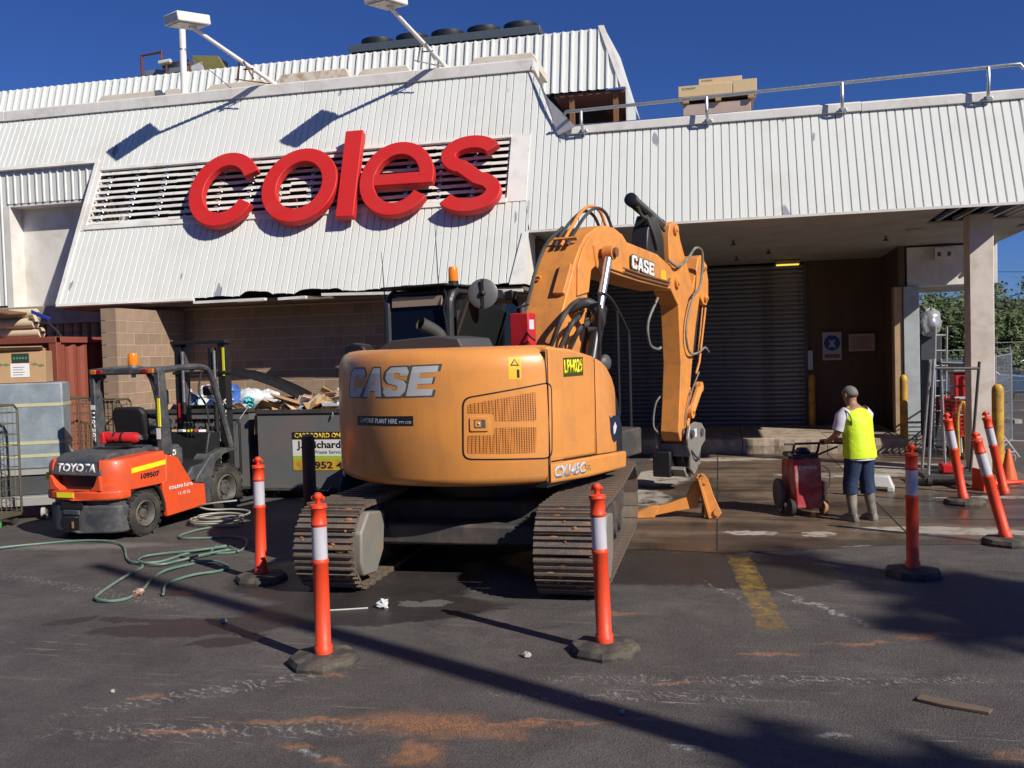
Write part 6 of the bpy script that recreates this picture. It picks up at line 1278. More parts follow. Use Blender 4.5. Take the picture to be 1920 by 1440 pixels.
# dark digging bucket behind the left track
bk = thing('digging_bucket', 'dark digging bucket standing behind the excavator left track', 'bucket', (-5.05, 12.25, 0), rz=-20)
prof = [(0, 0), (.45, .02), (.62, .22), (.62, .46), (.48, .66), (.20, .72)]
for s in (-.36, .34): g = G(); g.prism(prof+[(.12, .6), (-.06, .1)], (s, 0, 0), Y, Z, X, 0, .02); g.build('side_plate', STEEL_D, bk)
g = G(); pts = []
for y, z in prof: pts += [(-.35, y, z), (.35, y, z)]
g.add(pts, [(2*i, 2*i+1, 2*i+3, 2*i+2) for i in range(len(prof)-1)]); o = g.build('shell', STEEL_D, bk); o.modifiers.new('s', 'SOLIDIFY').thickness = .02
for i in range(4): g = G(); g.box((-.27+i*.18, -.06, .02), (.07, .16, .04)); g.build('tooth', STEEL_D, bk)
# ------------------------------------------------------------ hoses and litter
GH = M('green_hose', (.10, .20, .155), .5, var=.25, vs_=5, dirt=(.30, .30, .25), da=.5, ds=3); GRH = M('pale_hose', (.36, .36, .31), .55, var=.15)
def ghose(name, label, P, r, mat, z=.0, cat='hose', group=None):
    pts = [(x, y, r+.003+(.012 if i % 3 == 1 else 0)+z) for i, (x, y) in enumerate(P)]; g = G(); g.tube(bez(pts, 7), r, 7); return tag(g.build(name, mat), label, cat, group)
hg = 'garden hoses on the asphalt'
ghose('hose', 'long green hose running in from the left edge to the tangle', [(-8.49, 8.93), (-8.24, 9.11), (-7.95, 9.41), (-7.56, 9.62), (-7.09, 9.56), (-6.78, 9.35), (-6.33, 8.78), (-6.07, 8.57), (-5.86, 8.68), (-5.78, 9.12), (-5.53, 9.46)], .013, GH, group=hg)
ghose('hose', 'tangled middle loop of green hose left of the excavator', [(-5.50, 9.41), (-5.75, 9.11), (-6.01, 9.02), (-6.16, 8.84), (-6.03, 8.57), (-5.75, 8.51), (-5.64, 8.70), (-5.52, 8.90), (-5.38, 9.24), (-5.23, 9.20), (-5.43, 9.36)], .013, GH, .012, group=hg)
ghose('hose', 'short hose end curling towards the reddish puddle', [(-5.52, 8.74), (-5.21, 8.70), (-4.98, 8.54), (-4.97, 8.36), (-5.11, 8.15), (-5.21, 7.96), (-5.19, 7.76), (-4.99, 7.42)], .013, GH, group=hg)
ghose('hose', 'front loop of green hose with a coupling nearest the camera', [(-5.43, 8.63), (-5.52, 8.28), (-5.47, 7.96), (-5.33, 7.63), (-5.28, 7.46), (-5.26, 7.29), (-5.35, 7.18), (-5.49, 7.18), (-5.59, 7.28), (-5.68, 7.52), (-5.78, 7.96), (-5.88, 8.37), (-5.94, 8.49)], .014, GH, group=hg)
ghose('hose', 'rear loop of green hose in front of the forklift wheel', [(-6.01, 10.63), (-6.34, 10.47), (-6.48, 10.16), (-6.44, 9.94), (-6.27, 9.82), (-6.01, 9.92), (-5.79, 10.00), (-5.46, 9.79), (-5.25, 9.27), (-5.51, 9.13), (-5.65, 9.45)], .012, GH, group=hg)
t = thing('hose_coupling', 'brass hose coupling with rag on the front hose loop', 'coupling', (-5.29, 7.48, .005)); g = G(); g.lathe([(.02, 0), (.024, .3), (.018, 1)], (0, 0, .018), (.06, -.14, 0), 10); g.build('fitting', M('brass', (.42, .22, .12), .4, .6), t); g = crumple(G().sph((.04, -.05, .03), .05, 8, 6, (1, 1, .5)), .012, 3); g.build('rag', M('rag', (.5, .35, .28), .9), t)
pts = []
for i in range(60):
    a = i*.42; r = .27+.05*math.sin(i*.31); pts.append((-6.45+r*math.cos(a)*1.2+.01*i*.1, 10.85+r*math.sin(a), .02+.0025*i+(.16*max(0, math.cos(a*.5+.4)) if i > 35 else 0)))
g = G(); g.tube(bez(pts, 2), .012, 6); tag(g.build('cable_coil', GRH), 'pale grey cable coil beside the forklift front wheel', 'cable')
g = crumple(G().sph((0, 0, .035), .045, 10, 8, (1.1, .9, .8)), .016, 8); tag(g.build('paper_ball', M('paper', (.62, .64, .66), .7), loc=(-2.83, 7.32, 0), smooth=False), 'crumpled white paper ball on the wet asphalt', 'paper')
g = G(); g.tube(bez([(-3.3, 7.16, .006), (-3.15, 7.20, .008), (-2.95, 7.28, .006)], 6), .008, 5); tag(g.build('white_cord', M('cord_white', (.5, .5, .48), .8)), 'short white cord beside the paper ball', 'cord')
g = G(); g.prism([(-.2, -.04), (-.05, -.055), (.19, -.035), (.2, .03), (.05, .04), (-.19, .045)], (0, 0, .003), X, Y, Z, 0, .018); tag(g.build('plank_scrap', M('scrap_timber', (.14, .10, .07), .9, var=.3, vs_=12), loc=(1.3, 5.74, 0), rz=R(-24), bevel=.003), 'broken strip of dark timber on the asphalt at lower right', 'timber')
SOILM = M('orange_soil', (.40, .17, .07), .95); rn = random.Random(11)
g = G()
for i in range(260):
    a = rn.gauss(0, 1); b_ = rn.gauss(0, 1); g.sph((-1.6+a*.22, 5.0+b_*.07, .002), rn.uniform(.002, .006), 5, 4, (1, 1, .7))
for i in range(160): g.sph((-1.6+rn.gauss(0, 1)*1.2, 5.3+rn.gauss(0, 1)*.8, .002), rn.uniform(.0015, .004), 5, 4, (1, 1, .7))
tag(g.build('soil_crumbs', M('soil_crumb', (.24, .115, .06), .95), smooth=False), 'scattered orange soil crumbs on the asphalt in the foreground', 'soil', kind='stuff')
for i, (x, y, s, lb) in enumerate(((-1.36, 6.25, .035, 'pale stone between the two front bollards'), (-4.0, 6.75, .03, 'small broken stone on the wet patch'), (-.6, 5.35, .02, 'tiny grey stone left of the shadow band'), (-3.9, 5.2, .02, 'tiny pebble at lower left'), (2.9, 5.9, .02, 'tiny pebble at the right edge'))):
    g = crumple(G().sph((0, 0, s*.5), s, 7, 5, (1, .8, .6)), s*.2, i); tag(g.build('stone', M('stone', (.38, .35, .30), .9), loc=(x, y, 0), smooth=False), lb, 'stone', 'loose stones')
g = G(); g.tube([(-7.0, 6.4, .01), (-6.85, 6.45, .02), (-6.75, 6.5, .008)], .008, 5); tag(g.build('twig', BROWN_W), 'dark twig at the left edge of the asphalt', 'twig')
# ------------------------------------------------------------ concrete saw
SAWR = M('saw_red', (.36, .02, .025), .6, var=.15, dirt=(.48, .30, .26), da=.9, ds=4, streak=.5)
sw_ = thing('concrete_saw', 'red walk-behind concrete saw with black handlebars on the wet slab', 'saw', (1.02, 11.95, .004), rz=14)
g = G(); g.add([(-.165, -.15, .10), (.165, -.15, .10), (.165, .45, .10), (-.165, .45, .10), (-.175, -.08, .72), (.175, -.08, .72), (.175, .40, .66), (-.175, .40, .66)], [(3, 2, 1, 0), (4, 5, 6, 7), (0, 1, 5, 4), (1, 2, 6, 5), (2, 3, 7, 6), (3, 0, 4, 7)]); g.build('water_tank', SAWR, sw_, bevel=.025, seg=3)
text('DIMAS', .055, WHT, sw_, (0, -.097, .60), X, Vector((0, .12, .99)), Vector((0, -.99, .12)), .002, wfit=.22)
g = G(); g.bb(-.16, .16, -.05, .40, .70, .76); g.build('engine_deck', BLACK, sw_, bevel=.02)
g = G(); g.lathe([(.09, 0), (.10, .5), (.06, 1)], (.0, .1, .74), (0, 0, .09), 16); g.build('engine_cap', BLACK, sw_)
for x, c_ in ((-.14, WHT), (.13, M('pink_cap', (.55, .22, .22), .5))): g = G(); g.box((x, .05, .755), (.09, .08, .035)); g.build('filler_cap', c_, sw_, bevel=.01)
for s in (-.155, .155):
    g = G(); g.tube([(s, .25, .6), (s, -.02, .80), (s, -.08, .90)], .016, 8); g.build('handle_post', BLACK, sw_)
g = G(); g.tube([(-.28, -.08, .90), (.30, -.08, .90), (.42, -.18, .90)], .015, 8); g.build('handlebar', BLACK, sw_)
g = G(); g.tube([(.155, .1, .72), (.42, .02, .84)], .013, 8); g.build('handle_brace', BLACK, sw_)
for s in (-.195, .205):
    for y in (-.05, .38): g = G(); g.cyl((s-.025, y, .11 if y < 0 else .07), (s+.025, y, .11 if y < 0 else .07), .11 if y < 0 else .07, n=20); g.build('wheel', M('wheel_tan', (.40, .22, .10), .7) if s > 0 else RUBBER, sw_)
g = G(); g.cyl((-.28, .25, .24), (-.235, .25, .24), .19, n=26); g.build('blade_guard', STEEL_D, sw_); g = G(); g.cyl((-.262, .25, .17), (-.255, .25, .17), .165, n=26); g.build('blade', GALV, sw_)
g = G(); g.tube(bez([(.19, -.05, .62), (.27, -.08, .55), (.27, -.08, .38), (.22, -.06, .3), (.25, -.06, .26)], 6), .01, 6); g.build('water_hose', CREAM, sw_)
g = G(); g.bb(.20, .225, -.12, .1, .1, .42); g.build('mud_flap', CREAM, sw_)
# ------------------------------------------------------------ the worker
SKIN = M('skin', (.34, .17, .11), .5, var=.06); HAIR = M('grey_hair', (.16, .145, .13), .7, var=.35, vs_=40)
VEST = M('hi_vis_yellow', (.62, .86, .02), .65, var=.10, vs_=6, bump=1.0, bs=11); TEE = M('white_tee', (.62, .60, .66), .8, var=.06); JEAN = M('navy_jeans', (.014, .03, .075), .85, var=.35, vs_=9, bump=.9, bs=16); BOOT = M('rubber_boot', (.13, .125, .10), .55, var=.2, dirt=(.36, .33, .28), da=.6, ds=6)
man = thing('person', 'worker in yellow hi-vis vest, navy jeans and rubber boots holding the concrete saw', 'person', (1.62, 11.62, .004), rz=38)
def skin(name, verts, edges, rad, mat, parent, lv=2, root=0):
    me = bpy.data.meshes.new(name); me.from_pydata(verts, edges, []); me.materials.append(mat); o = obj(name, me, parent)
    o.modifiers.new('skin', 'SKIN'); sub = o.modifiers.new('sub', 'SUBSURF'); sub.levels = lv; sub.render_levels = lv
    for v, r in zip(me.skin_vertices[0].data, rad): v.radius = r if isinstance(r, tuple) else (r, r)
    me.skin_vertices[0].data[root].use_root = True
    for m_ in o.modifiers:
        if m_.type == 'SKIN': m_.use_smooth_shade = True
    return o
# local frame: +y is where he faces, +x his right
J = {'pel': (0, 0, .84), 'waist': (0, .02, .98), 'chest': (0, .05, 1.18), 'sh': (0, .07, 1.30), 'neck': (0, .10, 1.37), 'chin': (0, .135, 1.43), 'head': (0, .145, 1.50), 'crown': (0, .14, 1.575),
     'ls': (-.17, .07, 1.29), 'le': (-.25, .12, 1.03), 'lw': (-.16, .36, .93), 'lh': (-.13, .43, .925), 'rs': (.17, .07, 1.29), 're': (.25, .14, 1.04), 'rw': (.15, .37, .93), 'rh': (.12, .44, .925),
     'lhip': (-.09, 0, .80), 'lk': (-.11, .05, .44), 'la': (-.12, .00, .10), 'lt': (-.13, .14, .05), 'rhip': (.09, 0, .80), 'rk': (.11, .0, .44), 'ra': (.12, -.07, .10), 'rt': (.14, .06, .05)}
ks = list(J); ix = {k: i for i, k in enumerate(ks)}
E_ = [('pel', 'waist'), ('waist', 'chest'), ('chest', 'sh'), ('sh', 'neck'), ('neck', 'chin'), ('chin', 'head'), ('head', 'crown'), ('sh', 'ls'), ('ls', 'le'), ('le', 'lw'), ('lw', 'lh'), ('sh', 'rs'), ('rs', 're'), ('re', 'rw'), ('rw', 'rh'), ('pel', 'lhip'), ('lhip', 'lk'), ('lk', 'la'), ('la', 'lt'), ('pel', 'rhip'), ('rhip', 'rk'), ('rk', 'ra'), ('ra', 'rt')]
RAD = dict(pel=(.15, .11), waist=(.15, .11), chest=(.16, .115), sh=(.12, .09), neck=.055, chin=(.066, .078), head=(.078, .095), crown=(.058, .07), ls=.06, le=.043, lw=.030, lh=(.036, .02), rs=.06, re=.043, rw=.030, rh=(.036, .02), lhip=.065, lk=.04, la=.03, lt=.018, rhip=.065, rk=.04, ra=.03, rt=.018)
skin('body', [J[k] for k in ks], [(ix[a], ix[b_]) for a, b_ in E_], [RAD[k] for k in ks], SKIN, man)
def loft2(rings, n=20, amp=0, seed=0):
    """rings: centre, rx, ry (horizontal ellipses)"""
    rn_ = random.Random(seed); g = G(); vs_ = []
    for (cx, cy, cz), rx, ry in rings:
        for i in range(n):
            a = 2*math.pi*i/n; k = 1+rn_.uniform(-amp, amp); vs_.append((cx+rx*k*math.cos(a), cy+ry*k*math.sin(a), cz))
    fs = [(j*n+i, j*n+(i+1) % n, (j+1)*n+(i+1) % n, (j+1)*n+i) for j in range(len(rings)-1) for i in range(n)]; g.add(vs_, fs); return g
vest = loft2([((0, .0, .76), .215, .165), ((0, .0, .82), .212, .165), ((0, .01, .92), .205, .16), ((0, .02, 1.0), .20, .158), ((0, .035, 1.1), .205, .16), ((0, .05, 1.2), .212, .155), ((0, .06, 1.27), .205, .14), ((0, .068, 1.315), .165, .115), ((0, .08, 1.35), .105, .085), ((0, .092, 1.375), .07, .07)], 28, .022, 2).build('vest', VEST, man, ang=80)
loft2([((0, 0, .735), .195, .15), ((0, 0, .78), .20, .155)], 24, .02, 4).build('shirt_hem', TEE, man)
vest_trim = G(); vest_trim.tube([(.10*math.cos(a)*.72, .088+.08*math.sin(a), 1.362+.012*math.sin(a)) for a in [2*math.pi*i/20 for i in range(20)]], .006, 5, closed=True); vest_trim.build('vest_collar', M('trim_grey', (.10, .11, .06), .7), man)
for s, sh, el in ((-1, 'ls', 'le'), (1, 'rs', 're')):
    a, b_ = Vector(J[sh]), Vector(J[el]); p = [a+(a-b_)*.10+Vector((-s*.03, 0, .01)), a+(b_-a)*.15+Vector((s*.015, 0, 0)), a+(b_-a)*.5, a+(b_-a)*.78]
    g = G(); g.tube(p, [.060, .083, .077, .072], 16, cap=False); g.build('sleeve', TEE, man, ang=80)
    if s > 0: continue
    g = G(); c_ = Vector((s*.178, .05, 1.205)); g.tube([c_+Vector((s*.018*math.cos(t), .115*math.sin(t)*.9, .125*math.cos(t))) for t in [2*math.pi*i/22 for i in range(22)]], .008, 6, closed=True); g.build('arm_hole_trim', MATS['trim_grey'], man)
for hp, kn, an, nm in (('lhip', 'lk', 'la', 0), ('rhip', 'rk', 'ra', 1)):
    a, b_, c_ = Vector(J[hp]), Vector(J[kn]), Vector(J[an])
    p = [a+Vector((0, 0, .06)), a, a+(b_-a)*.35, a+(b_-a)*.7, b_, b_+(c_-b_)*.34]; g = G(); g.tube(p, [.118, .113, .100, .088, .081, .086], 18, cap=False); gg = crumple(g, .007, nm); gg.build('trouser_leg', JEAN, man, ang=80)
    d = (b_-c_); p = [c_+Vector((0, 0, -.02)), c_+d*.12, c_+d*.5, c_+d*.86, c_+d*.98]; g = G(); g.tube(p, [.050, .052, .062, .070, .069], 16, cap=False); g.build('boot_shaft', BOOT, man, ang=80)
    f_ = Vector(J['lt' if nm == 0 else 'rt']); fd = (f_-c_); fd.z = 0; fd.normalize(); sd = Vector((fd.y, -fd.x, 0)); ce = Vector((c_.x, c_.y, 0))
    g = G(); vs_ = []
    for t, w, h in ((-.065, .030, .06), (-.05, .042, .10), (.0, .046, .12), (.06, .046, .085), (.12, .050, .062), (.17, .044, .05), (.195, .022, .035)):
        for x, z in ((-1, .0), (-1.05, .02), (-.85, .6), (-.3, 1), (.3, 1), (.85, .6), (1.05, .02), (1, 0)): vs_.append(ce+fd*t+sd*(w*x)+Z*(h*z+.002))
    fs = [(8*i+j, 8*i+(j+1) % 8, 8*i+8+(j+1) % 8, 8*i+8+j) for i in range(6) for j in range(8)]+[tuple(range(8)), tuple(48+j for j in range(8))]; g.add(vs_, fs); g.build('boot', BOOT, man, ang=60)
loft2([((0, 0, .76), .165, .135), ((0, 0, .83), .175, .14), ((0, .01, .90), .17, .14)], 20, .01, 6).build('trouser_seat', JEAN, man, ang=80)
g = G(); hc = Vector((0, .125, 1.515)); n_ = 18; vs_ = []      # hair cap over crown and back of the head
for j in range(7):
    a = R(-14+104*j/6)
    for i in range(n_+1):
        b_ = R(150+240*i/n_) if j < 5 else R(90+360*i/n_); vs_.append(hc+Vector((.088*math.cos(a)*math.cos(b_), .02+.108*math.cos(a)*math.sin(b_), .098*math.sin(a))))
g.add(vs_, [(j*(n_+1)+i, j*(n_+1)+i+1, (j+1)*(n_+1)+i+1, (j+1)*(n_+1)+i) for j in range(6) for i in range(n_)]); o = g.build('hair', HAIR, man, ang=90); o.modifiers.new('s', 'SOLIDIFY').thickness = .012
for s in (-1, 1):
    g = G(); g.sph((s*.083, .13, 1.495), .028, 8, 6, (.45, .8, 1.15)); g.build('ear', SKIN, man)
    g = G(); g.tube([(s*.086, .13, 1.515), (s*.082, .20, 1.512)], .004, 5); g.build('glasses_arm', BLACK, man)
    g = G(); g.box((s*.036, .232, 1.508), (.056, .01, .034)); g.build('glasses_lens', BLACK, man, bevel=.006); g = G(); g.sph((s*.034, .222, 1.508), .012, 8, 6); g.build('eye', WHT, man)
g = G(); g.prism([(.0, .0), (.03, .005), (.012, .05), (0, .055)], (0, .226, 1.462), Y, Z, X, -.012, .012); g.build('nose', SKIN, man, bevel=.004); g = G(); g.box((0, .222, 1.440), (.045, .012, .008)); g.build('mouth', M('lip', (.25, .09, .07), .5), man)
for s, w, h in ((-1, 'lw', 'lh'), (1, 'rw', 'rh')):
    c_ = Vector(J[h]); 
    for k, L_ in enumerate((.066, .074, .070, .056)):
        x = c_.x+(-.030+.02*k)*(1 if s < 0 else -1); p = [(x, c_.y+.0, c_.z+.012), (x, c_.y+.035, c_.z+.018), (x, c_.y+.055, c_.z-.002), (x, c_.y+.050, c_.z-.026), (x, c_.y+.050-L_*.45, c_.z-.036)]; g = G(); g.tube(bez(p, 3), [.010]*13, 6); g.build('finger', SKIN, man)
    g = G(); g.tube(bez([(c_.x-s*.030, c_.y-.03, c_.z), (c_.x-s*.050, c_.y+.0, c_.z-.018), (c_.x-s*.040, c_.y+.03, c_.z-.032)], 3), .011, 6); g.build('thumb', SKIN, man)
t = thing('plastic_step', 'white moulded plastic step standing on the slab behind the worker', 'step', (2.21, 13.97, .004), rz=-12); g = G(); g.add([(-.19, -.13, .06), (.19, -.13, .06), (.19, .13, .06), (-.19, .13, .06), (-.13, -.08, .22), (.13, -.08, .22), (.13, .08, .22), (-.13, .08, .22)], [(3, 2, 1, 0), (4, 5, 6, 7), (0, 1, 5, 4), (1, 2, 6, 5), (2, 3, 7, 6), (3, 0, 4, 7)]); g.build('top', M('grey_white_plastic', (.52, .53, .50), .6), t, bevel=.02)
for x in (-.15, .15):
    for y in (-.10, .10): g = G(); g.box((x, y, .035), (.09, .06, .07)); g.build('leg', MATS['grey_white_plastic'], t, bevel=.01)
# ------------------------------------------------------------ equipment by the column
ALU = M('aluminium', (.55, .56, .54), .4, .6, var=.12); DKST = M('painted_dark_tube', (.07, .07, .065), .55, .2)
t = thing('frame_trolley', 'tall dark steel A-frame trolley in front of the red trolleys', 'trolley', (3.3, 14.6, 0))
for nm, a, b_, m_ in (('left_leg', (-.21, 0, 1.86), (-.33, -.1, .12), GALV), ('middle_leg', (-.10, .1, 1.86), (-.02, .25, .15), GALV), ('right_leg', (.43, .1, 1.80), (.30, .15, .12), DKST), ('back_leg', (-.20, .3, 1.8), (-.30, .5, .12), GALV)): g = G(); g.tube([a, b_], .022, 7); g.build(nm, m_, t)
for z, x0, x1 in ((1.72, -.24, .42), (1.80, -.12, .20)): g = G(); g.tube([(x0, .02, z), (x1, .1, z-.02)], .022, 7); g.build('cross_bar', DKST, t)
g = G(); g.bb(-.42, .36, -.25, .45, .10, .17); g.build('base_frame', DKST, t, bevel=.01); g = G(); g.box((0, .0, .24), (.3, .25, .14)); g.build('motor', MATS['red_paint'], t, bevel=.03)
for x in (-.34, .30): g = G(); g.cyl((x-.03, -.2, .08), (x+.03, -.2, .08), .08, n=16); g.build('wheel', RUBBER, t)
TRD = M('trolley_red', (.55, .025, .02), .45, var=.1)
def trolley(label, y, k):
    t = thing('shopping_trolley', label, 'trolley', (4.40, y, 0), group='nested red shopping trolleys')
    def bsk(x, z): return Vector((x*(.26+.05*z), 0, .45+z*.55))
    for j in range(9):
        z = j/8; g = G(); w = .24+.06*z; y0, y1 = .02-.08*z, .75+.10*z; g.tube([(-w, y0, .42+.6*z), (w, y0, .42+.6*z), (w*.9, y1, .42+.6*z), (-w*.9, y1, .42+.6*z)], .011 if j not in (0, 8) else .02, 5, closed=True); g.build('basket_bar', TRD if j != 5 else ALU, t)
    for i in range(9):
        x = -1+i/4; g = G(); g.tube([(x*.24, .02, .42), (x*.30, -.06, 1.02)], .009, 5); g.build('basket_rib', TRD, t)
    for s in (-1, 1):
        for i in range(6): y_ = .1+i*.13; g = G(); g.tube([(s*.235, y_, .42), (s*.29, y_+.02, 1.02)], .009, 5); g.build('basket_rib', TRD, t)
        g = G(); g.tube([(s*.27, -.12, 1.08), (s*.25, .0, .8), (s*.24, .05, .42), (s*.24, -.02, .14), (s*.22, .75, .12)], .014, 6); g.build('chassis', ALU, t)
        for y_ in (.0, .72): g = G(); g.cyl((s*.23-.014, y_, .06), (s*.23+.014, y_, .06), .06, n=14); g.build('wheel', RUBBER, t)
    g = G(); g.tube([(-.30, -.13, 1.09), (.30, -.13, 1.09)], .02, 8); g.build('handle', ALU if k else GALV, t)
for i in range(3): trolley(['red shopping trolley nearest the yellow bollard and column', 'middle red shopping trolley of the nested three', 'rearmost red shopping trolley of the nested three'][i], 17.6+i*.32, i)
t = thing('crate_stack', 'stack of red plastic crates on the shopping trolleys', 'crates', (4.40, 18.1, 1.03)); 
for i in range(2): g = G(); g.bb(-.27, .27, -.2, .2, i*.25+.012, i*.25+.24); g.build('crate', TRD, t, bevel=.02)
g = G(); g.box((0, -.0, .54), (.62, .5, .05)); g.build('lid', ALU, t, bevel=.015)
t = thing('ladder', 'aluminium ladder leaning behind the red trolleys', 'ladder', (4.10, 19.0, 0), rx=6)
for x in (-.1, .1): g = G(); g.tube([(x, 0, 0), (x, 0, 2.4)], .02, 6); g.build('stile', ALU, t)
for i in range(8): g = G(); g.tube([(-.1, 0, .2+i*.29), (.1, 0, .2+i*.29)], .014, 6); g.build('rung', ALU, t)
g = crumple(G().sph((0, 0, 0), 1, 16, 12, (.20, .25, .27)), .03, 4); o = tag(g.build('silver_sheet', M('silver_film', (.55, .57, .60), .25, .5, var=.15), loc=(4.12, 19.75, 2.48), ang=60), 'crumpled silver plastic sheet hanging beside the pale blue post', 'sheet')
t = thing('stacked_load', 'dark stacked load carrying the silver sheet behind the post', 'load', (4.15, 19.85, 0)); g = G(); g.bb(-.2, .2, 0, .4, 0, 2.25); g.build('pile', M('dark_pile', (.05, .055, .07), .7, var=.4, vs_=7), t, bevel=.02); g = G(); g.lathe([(.1, 0), (.07, .8), (.07, 1)], (0, -.14, 1.2), (0, 0, .55), 12); g.build('bucket', SG_W, t)
t = thing('mesh_roll', 'black mesh roll leaning behind the ladder', 'mesh', (4.6, 19.3, 0), ry=9); 
for i in range(9): g = G(); g.bb(-.25+i*.055, -.21+i*.055, 0, .1, 0, 2.35); g.build('fold', BLACK, t)
t = thing('barrow_loop', 'yellow tube frame hanging on the red trolleys', 'frame', (4.05, 17.3, 0)); g = G(); g.tube(bez([(0, 0, .1), (-.02, 0, .75), (.03, 0, 1.0), (.10, 0, .95), (.12, 0, .1)], 5), .028, 8); g.build('tube', YEL, t)
def fence(label, a, b_, h=2.0, k=1.0):
    a, b_ = Vector((*a, 0)), Vector((*b_, 0)); u = (b_-a); L_ = u.length; t = thing('temporary_fence', label, 'fence', a, math.degrees(math.atan2(u.y, u.x)), 'temporary fence panels')
    for x in (0, L_): g = G(); g.tube([(x, 0, .05), (x, 0, h)], .022, 8); g.build('post', GALV, t)
    for z in (.12, h-.05): g = G(); g.tube([(0, 0, z), (L_, 0, z)], .018*k, 8); g.build('rail', GALV if k == 1 else STEEL_D, t)
    n_ = int(L_/.14)
    for i in range(1, n_): g = G(); g.tube([(L_*i/n_, 0, .12), (L_*i/n_, 0, h-.05)], .003, 4); g.build('wire', GALV, t)
    for j in range(1, 7): g = G(); g.tube([(0, 0, .12+j*h/7.5), (L_, 0, .12+j*h/7.5)], .003, 4); g.build('wire', GALV, t)
    for x in (0, L_): g = G(); g.box((x, 0, .05), (.2, .6, .1)); g.build('foot', CONC, t)
fence('temporary mesh fence panel right beside the cream column', (4.72, 17.6), (5.62, 19.9), 1.86); fence('temporary mesh fence panel farther back at the right edge', (7.2, 27.5), (10.2, 28.6), 2.05, .6); fence('temporary mesh fence panel seen behind the mesh roll', (5.0, 24.5), (7.1, 25.2), 1.9, .6)
t = thing('step_ladder', 'folded aluminium step ladder lying against the fence foot', 'ladder', (4.95, 17.4, 0), rz=30)
for s in (-.12, .12): g = G(); g.tube([(s, 0, .05), (s, .7, .75)], .02, 6); g.build('stile', ALU, t)
for i in range(4): g = G(); g.box((0, .1+i*.18, .15+i*.18), (.24, .06, .02)); g.build('tread', ALU, t)
# ------------------------------------------------------------ background: trees, wall, cars, houses, wire
def leafmat(name, c): 
    m, nt, b = newmat(name); L = nt.links; oi = nd(nt, 'ShaderNodeTexCoord').outputs['Object']; cc = mix(nt, noise(nt, oi, .9, 3), [x*.55 for x in c], [x*1.5 for x in c]); L.new(cc, b.inputs['Base Color']); b.inputs['Roughness'].default_value = .6
    b.inputs['Subsurface Weight'].default_value = 0; return m
LEAF = leafmat('leaf', (.075, .105, .035)); LEAF2 = leafmat('leaf_dark', (.05, .08, .03)); BARK = M('bark', (.13, .10, .075), .9, var=.3, bump=.6, bs=20)
def tree(name, label, x, y, h, r, n, mat, seed, trunk=.16, base=.35, leaf=.11, group='trees'):
    rn_ = random.Random(seed); t = thing(name, label, 'tree', (x, y, 0), group=group)
    tips = []; g = G(); top = h*base; g.tube([(0, 0, 0), (.05*r, .02, top*.6), (0, .05, top)], [trunk, trunk*.8, trunk*.7], 9)
    for i in range(9):
        a = rn_.uniform(0, 6.28); e = rn_.uniform(.3, 1.35); L_ = r*rn_.uniform(.5, .95); q = Vector((math.cos(a)*math.cos(e), math.sin(a)*math.cos(e), math.sin(e)*(h-top)/r*.8))*L_+Vector((0, 0, top)); m_ = Vector((0, 0, top))*.5+q*.5+Vector((rn_.uniform(-.1, .1), rn_.uniform(-.1, .1), .1))*r
        g.tube([(0, 0, top*.92), m_, q], [trunk*.5, trunk*.28, trunk*.08], 6); tips += [q, m_]
    g.build('trunk', BARK, t, ang=60); g = G()
    cl_ = [Vector((rn_.gauss(0, .42)*r, rn_.gauss(0, .42)*r, top+(h-top)*min(1, max(.02, rn_.gauss(.5, .24))))) for _ in range(26)]+tips
    for i in range(n):
        c_ = rn_.choice(cl_); rad = r*.26; p = c_+Vector((rn_.gauss(0, 1), rn_.gauss(0, 1), rn_.gauss(0, .75)))*rad*.62; s = leaf*rn_.uniform(.6, 1.4)
        u = Vector((rn_.gauss(0, 1), rn_.gauss(0, 1), rn_.gauss(0, .6))).normalized(); v = u.orthogonal().normalized()*s*.45; u = u*s
        g.add([p-u, p+v, p+u, p-v], [(0, 1, 2, 3)])
    g.build('crown', mat, t, smooth=False); return t
tg = 'trees behind the car park'
tree('car_park_tree', 'leafy green tree seen between the blue post and the column', 8.3, 36, 4.3, 1.7, 8000, LEAF, 1, .12, .25, .10, tg); tree('car_park_tree', 'dark green tree just right of the cream column', 10.4, 38, 4.1, 1.25, 6000, LEAF, 2, .12, .2, .10, tg); tree('car_park_tree', 'distant lower tree at the right edge', 14.2, 52, 3.9, 2.2, 5000, LEAF2, 3, .12, .2, .13, tg); tree('car_park_tree', 'low dark tree behind the shopping trolleys', 6.6, 40, 3.4, 1.8, 5000, LEAF2, 4, .12, .2, .11, tg)
t = thing('retaining_wall', 'low brown retaining wall across the far car park', 'wall', (4, 60, 0)); g = G(); g.bb(0, 22, 0, .3, 0, 1.55); g.build('wall_face', M('retaining', (.24, .15, .10), .9, var=.2, vs_=2), t); g = G(); g.bb(0, 22, -.03, .33, 1.55, 1.62); g.build('wall_cap', CONC, t)
